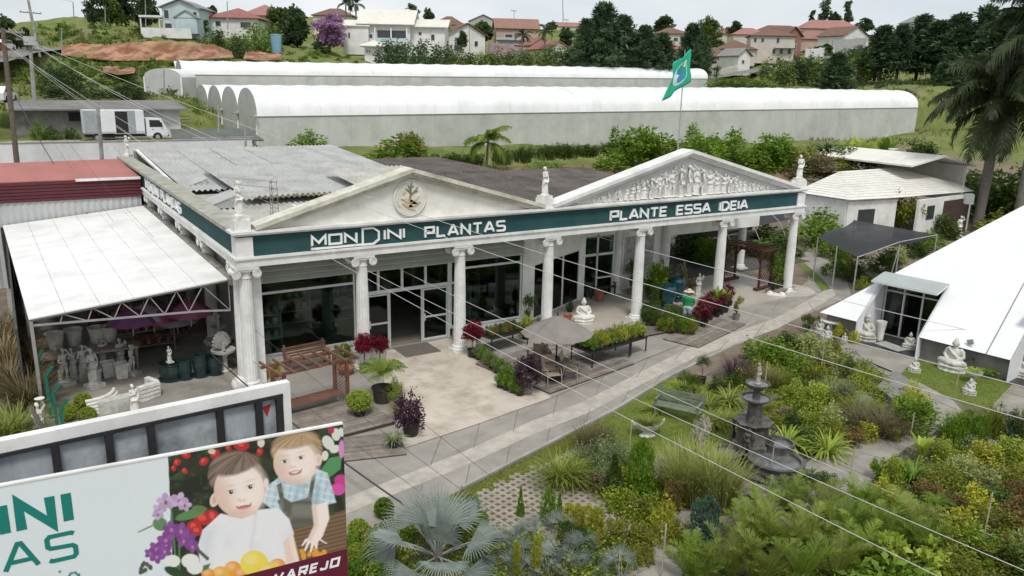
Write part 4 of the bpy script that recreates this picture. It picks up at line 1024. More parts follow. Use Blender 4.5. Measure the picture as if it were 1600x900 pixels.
for (px, py, s_, lab) in ((148,598,0.4,'square grey planter between two canopy statues'),(170,588,0.42,'square grey planter with dry flowers in the canopy row'),(190,590,0.42,'square grey planter under the last canopy statue')):
    mb=MB();mb.lathe([(0.30,0),(0.36,0.55),(0.40,0.6),(0.40,0.66),(0.34,0.66),(0.30,0.5)],4);tag(mb.build('square_planter', STONE, None, gp(px, py),(0,0,0.9),scale=(s_*2,)*3),lab,'planter')
lathe_thing('stone_ball','white stone ball resting against the corner column','stone ball',[(0.03,0.0)]+[(0.27*math.sin(PI*k/14),0.27-0.27*math.cos(PI*k/14)) for k in range(1,14)]+[(0.01,0.54)],STONEW, gp(375,611))
for (px, py, r_, h, lab) in ((268,592,0.42,0.62,'wide dark barrel pot carrying a small white statue'),(290,592,0.24,0.75,'first slim dark glazed pot right of the barrel'),(314,588,0.26,0.85,'second slim dark glazed pot right of the barrel'),(337,584,0.28,0.7,'dark glazed pot next to the shell fountain')):
    lathe_thing('glazed_pot', lab,'pot',[(r_*0.95,0),(r_*1.1,0.04),(r_*0.8,0.06),(r_, h*0.5),(r_*0.95,h*0.9),(r_*1.05,h),(r_*0.85,h),(r_*0.8,h*0.7)],mat('dark_teal_glaze',(0.012,0.028,0.028),(0.02,0.045,0.045),4,0.25,spec=0.6),gp(px, py))
statue('small white statue seated on the dark barrel pot', FIG[1],gp(268,592)+np.array([0,0,0.62]),0.62,0.2,PLINTH)
fo=thing('shell_fountain','grey wall fountain with a scallop shell and round basin','fountain', gp(351,580),0.3)
MB().lathe([(0.24,0),(0.26,0.06),(0.14,0.1),(0.12,0.55),(0.2,0.65),(0.42,0.78),(0.44,0.86),(0.38,0.84),(0.1,0.76)],20).build('basin', STONE, fo)
fs_=MB()
for k in range(11):
    a=PI*(k+0.5)/11;fs_.tube([(0,0.1,0.85),(0.2*math.cos(a),0.06,0.95+0.25*math.sin(a)),(0.36*math.cos(a),0.1,1.0+0.52*math.sin(a))],[0.03,0.05,0.055],6)
fs_.build('shell', STONE, fo);ob('fountain_figure', FIGG[3],None, fo,(0,-0.08,0.86),(0,0,0),0.36)
fo=thing('tiered_garden_fountain','grey tiered fountain at the back of the canopy beside the column','fountain', gp(345,560),0.0)
MB().lathe([(0.3,0),(0.12,0.12),(0.1,0.6),(0.5,0.78),(0.48,0.8),(0.1,0.74),(0.08,1.15),(0.32,1.3),(0.3,1.31),(0.06,1.24),(0.05,1.6),(0.12,1.7),(0.02,1.8)],20).build('tiers', STONE, fo)
# hanging umbrellas
UMB=[mat('umbrella_purple',(0.13,0.045,0.13),(0.17,0.07,0.16),2,0.8),mat('umbrella_pink',(0.26,0.075,0.14),(0.2,0.06,0.12),2,0.8),mat('umbrella_lilac',(0.26,0.22,0.29),(0.34,0.29,0.36),2,0.8)]
for i,(px, py, c) in enumerate(((205,487,0),(238,483,1),(262,478,0),(296,474,1),(225,480,2),(275,486,2))):
    p=PY(px, py,3.2+0.5*(i % 3));t=thing('garden_umbrella',['dark purple umbrella hanging nearest the statue row','pink umbrella hanging under the canopy truss, leftmost','purple umbrella hanging midway under the truss','pink umbrella hanging nearest the corner column','lilac umbrella hanging between the purple and pink ones','lilac umbrella hanging below the pink one by the column'][i],'umbrella',(p[0],p[1],p[2]-0.4),0.3*i)
    mb=MB();n=8;r_=0.85
    V=[(0,0,0.55)]+[(r_*math.cos(2*PI*k/n),r_*math.sin(2*PI*k/n),0) for k in range(n)]+[(r_*0.55*math.cos(2*PI*k/n),r_*0.55*math.sin(2*PI*k/n),0.33) for k in range(n)]
    mb.add(V,[(0,9+k,9+(k+1) % n) for k in range(n)]+[(9+k,1+k,1+(k+1) % n,9+(k+1) % n) for k in range(n)]);mb.build('umbrella_cover', UMB[c],t)
    MB().tube([(0,0,-0.5),(0,0,0.62)],0.015,6).build('umbrella_pole', STEEL, t)
# shelves of terracotta ware at the back
for i,(x_, y, rz) in enumerate(((-2.6,6.0,0.0),(-1.6,8.5,0.0),(-3.0,10.5,0.0))):
    t=thing('pottery_rack',['timber rack of terracotta pots nearest the yard','timber rack of terracotta pots along the side wall','timber rack of terracotta pots deep under the canopy'][i],'rack',(x_, y,0),rz)
    fr=MB()
    for sx in (-1,1):
        for sy in (-0.35,0.35): fr.box(sx*1.1-0.03,sx*1.1+0.03,sy-0.03,sy+0.03,0,1.7)
    for z in (0.3,0.9,1.5): fr.box(-1.13,1.13,-0.4,0.4,z, z+0.03)
    fr.build('frame', WOODG, t)
    pm=MB().lathe([(0.09,0),(0.13,0.2),(0.15,0.24),(0.13,0.24),(0.1,0.1)],10).mesh('clay_pot', TERRA)
    for z in (0.33,0.93,1.53):
        for k in range(6):
            for sy in (-0.17,0.17): ob('clay_pot', pm, None, t,(-0.9+0.36*k, sy, z),(0,0,k),rnd.uniform(0.8,1.15))
# pale planters standing along the left rear of the canopy
for i,(px, py, z) in enumerate(((88,545,0.9),(117,538,0.9),(153,535,0.9),(172,533,0.9))):
    p=G(px, py, z);lathe_thing('tall_planter',['first tapered grey planter on the shelf by the fence','second tapered grey planter on the shelf by the fence','third tapered grey planter, beside the statue heads','fourth tapered grey planter on the shelf, above the last statue'][i],'planter',[(0.2,0),(0.3,0.55),(0.33,0.6),(0.28,0.6),(0.24,0.4)],STONE, p)
sf=thing('display_shelf','low dark shelf carrying grey planters under the canopy','shelf',(-4.6,4.3,0))
MB().box(-1.6,1.6,-0.4,0.4,0.82,0.9).build('board', WOODG, sf)
for sx in (-1.5,0,1.5): MB().box(sx-0.05,sx+0.05,-0.35,0.35,0,0.82).build('leg', WOODG, sf)
# green bent fence posts
GRN=mat('green_post',(0.025,0.15,0.11),(0.02,0.11,0.085),3,0.6)
for i,(px, py) in enumerate(((66,612),(80,642),(92,672),(104,700))):
    p=G(px, py+12,0.0);t=MB();t.bar((0,0,0),(0,0,1.45),0.1,0.1);t.bar((0,0,1.42),(0.2,-0.1,1.72),0.1,0.09)
    tag(t.build('fence_post', GRN, None, p),['farthest green fence post with bent top, under the canopy corner','green bent fence post beside the leaning boards','green bent fence post next to the topiary balls','nearest green bent fence post, behind the billboard edge'][i],'post','bent green fence posts')
bd=thing('leaning_boards','weathered grey boards leaning against the green fence posts','boards', gp(82,690),1.2)
for k in range(4): MB().bar((0.16*k-0.3,0,0.0),(0.14*k-0.3,0.35,1.25-0.1*k),0.14,0.025).build('board', WOODG, bd)

# ================================================================== BILLBOARDS
ang=R(93.99-90);U1=Vector((math.cos(ang),-math.sin(ang),0));N1=Vector((-math.sin(ang),-math.cos(ang),0))   # N1 faces the viewer
BR=Vector((-3.29,-18.02,6.37))
bb=thing('billboard','large printed billboard with two toddlers, orchids and green lettering','billboard',(0,0,0))
MB().prism([(-7.2,-3.3),(0,-3.3),(0,0),(-7.2,0)],BR-N1*0.004,U1,(0,0,1),-N1*0.05).build('board', mat('board_back',(0.6,0.62,0.62)),bb)
for x_ in (-6.4,-3.6,-0.9): MB().tube([BR+U1*x_-N1*0.2+Vector((0,0,-6.37)),BR+U1*x_-N1*0.2+Vector((0,0,-0.2))],0.09,10).build('post', BLACK, bb)
MB().bar(BR+U1*-7.2-N1*0.02+Vector((0,0,0.012)),BR-N1*0.02+Vector((0,0,0.012)),0.06,0.02).build('top_trim', WHITE, bb)
def bpt(px, py):
    """measured sight line met with the board plane -> (u, v) in metres from the top right corner"""
    d=ray(px, py);o=CAM;n=np.array(N1);t=((np.array(BR)-o) @ n)/(d @ n);p=o+d*t
    return float((p-np.array(BR)) @ np.array(U1)),float(p[2]-BR.z)
def zz(x, y): return bpt(x/2.857,600+y/2.857)
def paint_board():
    nu, nv=300,240;us=np.linspace(-2.45,0,nu);vsx=np.linspace(-1.75,0,nv)
    uu, vv=np.meshgrid(us, vsx)
    # picture coordinates of the print: x to the right, y down,1 unit=1/342 m, by an affine-projective fit of four measured corners
    src=np.array([zz(*q) for q in ((750,325),(1530,180),(1545,800),(640,850),(1000,500))]);dst=np.array([(750,325),(1530,180),(1545,800),(640,850),(1000,500)],float)
    A=[]
    for (a, b_),(x_, y_) in zip(src, dst):
        A.append([a, b_,1,0,0,0,-x_*a,-x_*b_,-x_]);A.append([0,0,0,a, b_,1,-y_*a,-y_*b_,-y_])
    h=np.linalg.svd(np.array(A))[2][-1].reshape(3,3)
    q=np.stack([uu, vv, np.ones_like(uu)],-1) @ h.T;X=q[...,0]/q[...,2];Y=q[...,1]/q[...,2]
    rg=np.random.default_rng(11)
    C=np.zeros(X.shape+(3,));C[:]=(0.74,0.81,0.83)
    def put(mask, col): 
        m_=np.clip(mask,0,1)[..., None];C[:]=C*(1-m_)+np.array(col)*m_
    def el(cx, cy, rx, ry, a=0.0,soft=4.0):
        ca, sa=math.cos(a),math.sin(a);dx, dy=X-cx, Y-cy;x_=(dx*ca+dy*sa)/rx;y_=(-dx*sa+dy*ca)/ry
        return np.clip((1-np.sqrt(x_*x_+y_*y_))*min(rx, ry)/soft+0.5,0,1)
    def pg(pts, soft=4.0):
        n=len(pts);inside=np.zeros(X.shape, bool);dist=np.full(X.shape,1e9)
        for i in range(n):
            (x0,y0),(x1,y1)=pts[i-1],pts[i]
            inside ^= ((y1 > Y) != (y0 > Y)) & (X < (x0-x1)*(Y-y1)/((y0-y1) if y0 != y1 else 1e-9)+x1)
            t=np.clip(((X-x0)*(x1-x0)+(Y-y0)*(y1-y0))/((x1-x0)**2+(y1-y0)**2+1e-9),0,1);dist=np.minimum(dist, np.hypot(X-x0-t*(x1-x0),Y-y0-t*(y1-y0)))
        return np.clip(np.where(inside, dist,-dist)/soft+0.5,0,1)
    def nz_(sc, seed):
        g=np.random.default_rng(seed).uniform(0,1,(80,80));x_=np.clip(X/sc,0,77);y_=np.clip(Y/sc,0,77);i=x_.astype(int);j=y_.astype(int);fx=x_-i;fy=y_-j
        return (g[j, i]*(1-fx)+g[j, i+1]*fx)*(1-fy)+(g[j+1,i]*(1-fx)+g[j+1,i+1]*fx)*fy
    pho=pg([(750,322),(1540,170),(1560,900),(775,900)],2)
    put(pho,(0.022,0.026,0.018));put(pho*np.clip(nz_(50,9)*1.6-0.6,0,0.7),(0.045,0.055,0.03));put(pho*np.clip(nz_(28,1)*2-1.1,0,0.8),(0.05,0.10,0.035));put(pho*np.clip(nz_(14,2)*2-1.45,0,0.6),(0.10,0.17,0.06))
    for x_, y_, r_ in ((910,345,22),(960,312,24),(830,316,22),(790,350,18),(775,376,13),(825,388,15),(1075,268,38),(1160,302,18),(868,640,36),(905,600,40),(950,590,34),(880,655,28),(1020,285,16)):
        put(pho*el(x_, y_, r_, r_*0.75,0.5*x_),(0.50,0.03,0.035));put(pho*el(x_-4,y_-4,r_*0.5,r_*0.35,x_),(0.75,0.10,0.08))
    put(el(1165,262,16,20),(0.75,0.70,0.62));put(el(945,300,16,12),(0.7,0.62,0.45))
    for x_, y_, r_ in ((1465,262,34),(1500,225,28),(1450,320,22),(1495,290,24),(1525,215,20)): put(pho*el(x_, y_, r_, r_*0.7,x_),(0.72,0.76,0.66))
    put(pho*pg([(1425,395),(1470,330),(1525,320),(1520,380),(1460,425)]),(0.10,0.30,0.12));put(pho*el(1525,290,14,40),(0.66,0.3,0.55));put(pho*el(1522,430,30,26),(0.60,0.06,0.30));put(pho*el(1508,470,34,26),(0.68,0.10,0.38));put(pho*el(1478,206,14,16),(0.5,0.03,0.12))
    # basket
    put(pg([(1300,640),(1545,560),(1548,760),(1330,790)]),(0.16,0.095,0.05));put(pg([(1300,640),(1545,560),(1548,760),(1330,790)])*np.clip(np.sin(Y*0.35+X*0.09)*0.9,0,0.6),(0.30,0.2,0.12))
    SK=(0.84,0.66,0.55);SKL=(0.93,0.83,0.75);SKD=(0.66,0.44,0.34)
    def face(cx, cy, rx, ry, tilt):
        m_=el(cx, cy, rx, ry, tilt,5);put(m_, SK);put(el(cx+rx*0.14,cy-ry*0.06,rx*0.9,ry*0.9,tilt, rx*0.5),SKL);put(m_*el(cx-rx*0.75,cy+ry*0.3,rx*0.5,ry*0.8,tilt, rx*0.5)*0.5,SKD);put(m_*el(cx, cy+ry*0.95,rx*0.6,ry*0.25,tilt, rx*0.3)*0.5,SKD)
    def strands(mask, cx, cy, c0,c1,seed):
        a=np.arctan2(Y-cy, X-cx);r_=np.hypot(X-cx, Y-cy);g=np.random.default_rng(seed).uniform(0,1,400);t=(a*26+r_*0.03) % 399;k=t.astype(int);n_=g[k]*(1-t+k)+g[(k+1) % 400]*(t-k)
        put(mask, c0);put(mask*np.clip(n_*1.5-0.35,0,1),c1)
    def eye(ex, ey, s, tl):
        put(el(ex, ey,21*s,12*s, tl,14)*0.25,SKD);put(el(ex, ey,15*s,6.5*s, tl,2.5),(0.84,0.82,0.80));put(el(ex+1,ey,8*s,7.5*s,0,2.5),(0.035,0.026,0.022));put(el(ex+3*s, ey-2.5*s,2.2*s,2.2*s,0,1.5),(0.9,0.9,0.9));put(el(ex, ey-6*s,15*s,2.0*s, tl,3)*0.55,(0.2,0.12,0.09));put(el(ex, ey-24*s,22*s,4*s, tl,8)*0.28,(0.5,0.35,0.25))
    def mouth(cx, cy, s, tl, op):
        put(el(cx, cy,27*s,(10 if op else 6)*s, tl,4),(0.46,0.13,0.12));put(el(cx, cy+6*s,20*s,5*s, tl,5)*0.8,(0.70,0.33,0.30))
        if op: put(el(cx, cy-3*s,18*s,4*s, tl,2.5),(0.88,0.85,0.80))
        put(el(cx-24*s, cy+2*s,9*s,3.5*s,0.75,3)*0.8,(0.46,0.16,0.14));put(el(cx+25*s, cy-9*s,9*s,3.5*s,-1.1,3)*0.8,(0.46,0.16,0.14));put(el(cx, cy+18*s,22*s,5*s, tl,9)*0.25,SKD)
    def nose(cx, cy, s): put(el(cx-2,cy+2,15*s,9*s,0,12)*0.45,SKD);put(el(cx+1,cy-5*s,8*s,11*s,0,9)*0.8,(0.95,0.87,0.80));put(el(cx-7*s, cy+5*s,3*s,2*s,0,2)*0.7,(0.4,0.2,0.16));put(el(cx+7*s, cy+3*s,3*s,2*s,0,2)*0.7,(0.4,0.2,0.16))
    # child behind
    shp=[(1172,525),(1188,460),(1250,412),(1320,446),(1412,378),(1462,398),(1500,528),(1425,548),(1405,600),(1270,605)]
    pl=pg(shp,6);put(pl,(0.56,0.71,0.76));put(pl*((np.sin(X*0.2+Y*0.04) > 0.4)*0.5),(0.27,0.48,0.58));put(pl*((np.sin(Y*0.2-X*0.04) > 0.5)*0.55),(0.76,0.84,0.85));put(pl*np.clip(nz_(24,5)*1.6-0.7,0,0.6),(0.33,0.44,0.50))
    ov=np.maximum(pg([(1238,522),(1265,505),(1300,528),(1360,512),(1388,500),(1404,625),(1310,642),(1276,602)],5),pg([(1236,450),(1256,440),(1270,522),(1250,524)],4));ov=np.maximum(ov, pg([(1392,410),(1410,402),(1392,512),(1374,512)],4));put(ov,(0.12,0.12,0.10));put(ov*np.clip(nz_(17,6)*1.5-0.6,0,0.7),(0.26,0.26,0.22))
    put(pg([(1392,545),(1462,525),(1470,600),(1440,680),(1405,722),(1370,700),(1402,630)],6),SKL);put(pg([(1392,545),(1412,540),(1420,630),(1385,705),(1370,700),(1402,630)],16)*0.5,SKD)
    for fx, fy, ex, ey in ((1380,700,1360,746),(1397,706,1386,752),(1412,702,1411,742),(1420,690,1458,712),(1372,690,1348,722)): put(pg([(fx-8,fy),(fx+8,fy),(ex+4,ey),(ex-4,ey)],4),SKL)
    strands(el(1325,292,114,84,-0.12,10),1345,215,(0.30,0.19,0.10),(0.58,0.42,0.25),3)
    put(el(1420,338,17,27,0,4),SK);put(el(1420,338,9,17,0,7),SKD);face(1316,352,95,96,-0.1);strands(el(1316,252,96,34,-0.2,14)*0.95,1345,215,(0.36,0.24,0.13),(0.60,0.44,0.27),4)
    eye(1270,345,1.0,-0.12);eye(1342,328,1.0,-0.28);nose(1309,366,0.9);mouth(1318,396,1.0,-0.22,True)
    # child in front
    sh=pg([(985,578),(1060,594),(1145,562),(1240,552),(1290,602),(1312,668),(1275,702),(1285,812),(898,842),(884,722),(905,652)],6);put(sh,(0.84,0.855,0.865));put(sh*np.clip(nz_(60,7)*1.5-0.7,0,0.55),(0.70,0.74,0.78));put(sh*pg([(905,660),(960,640),(935,830),(898,840)],40)*0.5,(0.62,0.67,0.72));put(sh*pg([(1140,566),(1152,564),(1120,800),(1104,800)],16)*0.5,(0.62,0.66,0.71))
    put(pg([(1264,702),(1306,668),(1338,800),(1280,812)],6),SK);put(pg([(1290,690),(1306,668),(1338,800),(1318,806)],14)*0.7,SKL)
    put(pg([(1010,560),(1150,540),(1142,578),(1080,600),(1022,590)],8),SKD)
    strands(el(1050,400,122,104,-0.12,10),1095,300,(0.12,0.085,0.065),(0.30,0.22,0.17),1);put(el(958,516,20,33,0.3,5),SK);put(el(958,516,10,20,0.3,8),SKD);put(el(1188,442,11,22,0,4),SK)
    face(1068,474,112,120,-0.15);strands(el(1052,362,102,40,-0.3,14)*0.95,1095,300,(0.13,0.09,0.07),(0.32,0.24,0.19),2)
    eye(1030,482,1.2,-0.12);eye(1116,459,1.2,-0.3);nose(1079,514,1.1);mouth(1089,548,1.15,-0.18,False)
    # fruit
    for x_, y_, r_, c in ((1240,812,36,(0.85,0.36,0.07)),(1040,825,38,(0.86,0.36,0.06)),(1080,850,36,(0.80,0.32,0.06)),(985,850,40,(0.85,0.45,0.08)),(1135,800,62,(0.86,0.72,0.10)),(1205,848,58,(0.85,0.64,0.10)),(930,850,30,(0.8,0.35,0.07))): put(el(x_, y_, r_, r_*0.92),c);put(el(x_-r_*0.25,y_-r_*0.3,r_*0.5,r_*0.4,0,14)*0.4,(0.93,0.82,0.45))
    for k in range(12): put(el(1340+rg.uniform(0,110),755+rg.uniform(-14,22),12,9,k),(0.78,0.36,0.05))
    # orchids on the left of the picture
    GRN_=(0.10,0.24,0.10)
    for a, b_, c, d in ((765,560,790,860),(800,700,800,850)): put(pg([(a-4,b_),(a+4,b_),(c+4,d),(c-4,d)]),GRN_)
    put(el(715,625,34,30,0.4),(0.13,0.27,0.12));put(el(850,582,70,20,-0.3),(0.12,0.26,0.09));put(el(890,556,34,14,0.1),(0.13,0.22,0.08));put(pg([(612,660),(690,622),(690,632),(620,664)],2),(0.25,0.35,0.22));put(pg([(850,830),(940,800),(930,825),(860,855)]),(0.1,0.2,0.09))
    def orchid(cx, cy, r_, c1,c2):
        for k in range(5): a=k*2*PI/5+0.3*cx;put(el(cx+math.cos(a)*r_*0.55,cy+math.sin(a)*r_*0.5,r_*0.52,r_*0.38,a),c1 if k % 2 else tuple(v*0.82 for v in c1))
        put(el(cx, cy+r_*0.1,r_*0.2,r_*0.24),c2)
    for cx, cy, r_ in ((740,525,46),(800,520,44),(825,540,34),(712,560,36),(705,582,30)): orchid(cx, cy, r_*0.86,(0.60,0.46,0.66),(0.35,0.08,0.27))
    for cx, cy, r_ in ((765,648,44),(808,655,44),(740,695,44),(840,690,44),(700,735,42),(735,745,40),(700,770,38),(670,755,30),(860,725,34),(820,700,36)): orchid(cx, cy, r_*0.86,(0.27,0.09,0.33),(0.5,0.22,0.47))
    for cx, cy, r_ in ((770,790,34),(850,790,40),(870,820,36)): put(el(cx, cy, r_, r_*0.8),(0.82,0.83,0.80))
    for k in range(14): a=k*0.5;put(el(640+rg.uniform(-18,40),800+k*5,9,11),(0.09,0.11,0.07)) if k < 9 else put(el(885+(k-9)*10,742+(k-9)*9,8,9),(0.12,0.10,0.09))
    put(el(780,840,50,20,0.4),(0.03,0.07,0.03))
    put(pg([(1100,862),(1545,752),(1556,960),(1090,960)],2),(0.115,0.012,0.03))
    C *= (1+rg.normal(size=C.shape[:2]+(1,))*0.02)
    pts=[BR+U1*float(a)+Vector((0,0,float(b_)))+N1*0.002 for a, b_ in zip(uu.ravel(),vv.ravel())]
    V=np.array([tuple(p) for p in pts]);id_=np.arange(nu*nv).reshape(nv, nu);Q=np.stack([id_[:-1, :-1],id_[:-1,1:],id_[1:,1:],id_[1:, :-1]],-1).reshape(-1,4)
    m=bpy.data.materials.new('printed_vinyl');m.use_nodes=True;t=m.node_tree;at_=t.nodes.new('ShaderNodeAttribute');at_.attribute_name='ink';t.links.new(at_.outputs['Color'],t.nodes['Principled BSDF'].inputs['Base Color']);t.nodes['Principled BSDF'].inputs['Roughness'].default_value=0.45
    me=qmesh('print', V, Q, np.zeros(len(V)),m);ca_=me.color_attributes.new('ink','FLOAT_COLOR','POINT');ca_.data.foreach_set('color', np.concatenate([np.clip(C,0,1).reshape(-1,3)*0.93,np.ones((nu*nv,1))],1).astype(np.float32).ravel())
    po=ob('print', me, None, bb);po['label']='printed picture of two toddlers with fruit and orchids'
    return po
paint_board()
VIN=mat('white_vinyl',(0.69,0.755,0.775),(0.67,0.735,0.755),0.5,0.45)
MB().prism([(-7.2,-3.3),(-2.45,-3.3),(-2.45,0),(-7.2,0)],BR+N1*0.002,U1,(0,0,1),-N1*0.003).build('white_vinyl', VIN, bb)
MB().prism([(-2.45,-3.3),(0,-3.3),(0,-1.752),(-2.45,-1.752)],BR+N1*0.002,U1,(0,0,1),-N1*0.003).build('white_vinyl', mat('maroon_vinyl',(0.107,0.011,0.028)),bb)
TEAL=mat('teal_print',(0.012,0.20,0.165),(0.012,0.19,0.155),1,0.45)
def bline(p0,p1,text, st, m, gap=0.32,hpx=None):
    a=zz(*p0);c=zz(*p1);base=BR+U1*a[0]+Vector((0,0,a[1]))+N1*0.004;dirv=U1*(c[0]-a[0])+Vector((0,0,c[1]-a[1]));L_=dirv.length
    write(text, base, dirv.normalized(),(0,0,1),N1,hpx, st, L_, m, bb,0.002,'printed_letter', gap=gap)
a0=zz(0,668);a1=zz(310,606);sl=(a1[1]-a0[1])/(a1[0]-a0[0])
h_ini=zz(305,485)[1]-zz(305,608)[1]
ub=zz(98,646)
bb_r=zz(310,606);
def place(text, u0,u1,v0,h, st, gap):
    base=BR+U1*u0+Vector((0,0,v0))+N1*0.004;write(text, base, U1,(0,0,1),N1,h, st, u1-u0,TEAL, bb,0.002,'printed_letter', gap=gap)
v_ini=(zz(98,650)[1]+zz(310,610)[1])/2
place('N', zz(98,650)[0],zz(235,622)[0],v_ini, h_ini,0.098,0.3);place('I', zz(308,610)[0],zz(308,610)[0]+0.001,v_ini, h_ini,0.098,0.3);place('I', zz(25,665)[0],zz(25,665)[0]+0.001,v_ini, h_ini,0.098,0.3)
place('MOND', zz(25,665)[0]-2.2,zz(25,665)[0]-0.16,v_ini, h_ini,0.098,0.3)
h_t=zz(290,672)[1]-zz(290,782)[1];v_t=zz(280,780)[1]
place('A', zz(25,835)[0],zz(172,795)[0],v_t, h_t,0.05,0.3);place('S', zz(222,790)[0],zz(342,765)[0],v_t, h_t,0.05,0.3)
place('PLANT', zz(25,835)[0]-2.35,zz(25,835)[0]-0.12,v_t, h_t,0.05,0.3)
cur=MB()
for c_, pts in ((0,[(265,832),(268,838)]),(1,[(262,858),(268,930)]),(2,[(350,852),(335,838),(315,842),(303,862),(302,900),(315,925),(335,920),(350,890)]),(3,[(352,845),(352,915),(362,928)])):
    cur.tube([BR+U1*zz(*p)[0]+Vector((0,0,zz(*p)[1]))+N1*0.004 for p in pts],0.012,6)
cur.build('printed_letter', mat('teal_script',(0.10,0.25,0.25)),bb)
vw=zz(1222,868);ve=zz(1508,812);base=BR+U1*vw[0]+Vector((0,0,(vw[1]+ve[1])/2-0.02))+N1*0.0042
write('VAREJO', base, U1,Vector((0.22*U1.x,0.22*U1.y,1)),N1,0.105,0.030,ve[0]-vw[0],LET, bb,0.002,'printed_letter', gap=0.55)

ang=R(86.06-90);U2=Vector((math.cos(ang),-math.sin(ang),0));N2=Vector((-math.sin(ang),-math.cos(ang),0));B2=Vector(D(453,597,11.5))
b2=thing('rear_billboard','unpainted rear of a second billboard with white rim and black posts','billboard',(0,0,0))
SHEETB=mat('smeared_grey_sheet',(0.42,0.45,0.48),(0.30,0.33,0.36),1.5,0.6,stretch=(2.5,2.5,0.6),dirt=(0.03,0.03,0.034),dsc=1.1)
FRB=mat('black_frame',(0.018,0.018,0.02),(0.03,0.03,0.032),3,0.6)
MB().prism([(-6.5,-0.15),(0,-0.15),(0,0),(-6.5,0)],B2,U2,(0,0,1),-N2*0.14).build('top_rim', WHITE, b2);MB().prism([(-0.115,-2.9),(0,-2.9),(0,-0.152),(-0.115,-0.152)],B2,U2,(0,0,1),-N2*0.14).build('side_rim', WHITE, b2)
MB().prism([(-6.5,-0.2),(-0.116,-0.2),(-0.116,-0.152),(-6.5,-0.152)],B2+N2*0.02,U2,(0,0,1),-N2*0.1).build('top_angle', FRB, b2)
edges=[-0.12,-0.42,-0.96,-1.85,-2.35,-2.95,-3.7,-4.5,-5.3,-6.4]
for i, u in enumerate(edges[:-1]):
    MB().prism([(u-0.09,-2.9),(u,-2.9),(u,-0.202),(u-0.09,-0.202)],B2+N2*0.015,U2,(0,0,1),-N2*0.08).build('upright', FRB, b2)
    MB().prism([(edges[i+1]+0.001,-2.9),(u-0.091,-2.9),(u-0.091,-0.202),(edges[i+1]+0.001,-0.202)],B2-N2*0.06,U2,(0,0,1),-N2*0.012).build('sheet_panel', SHEETB, b2)
MB().prism([(0,0),(0.06,-0.16),(0.10,-0.05),(0.13,0.03)],B2+U2*-0.40+Vector((0,0,-0.32))-N2*0.055,U2,(0,0,1),-N2*0.004).build('torn_red_print', mat('red_scrap',(0.35,0.02,0.02)),b2)
for k in range(16):
    MB().prism([(0,0),(0.02,0),(0.02,0.02),(0,0.02)],B2+U2*(-0.3-0.4*k)+Vector((0,0,-0.17))+N2*0.03,U2,(0,0,1),-N2*0.03).build('rivet', BLACK, b2)
for x_ in (-5.5,-3.0,-0.5): MB().tube([B2+U2*x_-N2*0.3+Vector((0,0,-B2.z)),B2+U2*x_-N2*0.3+Vector((0,0,-0.4))],0.09,10).build('post', BLACK, b2)

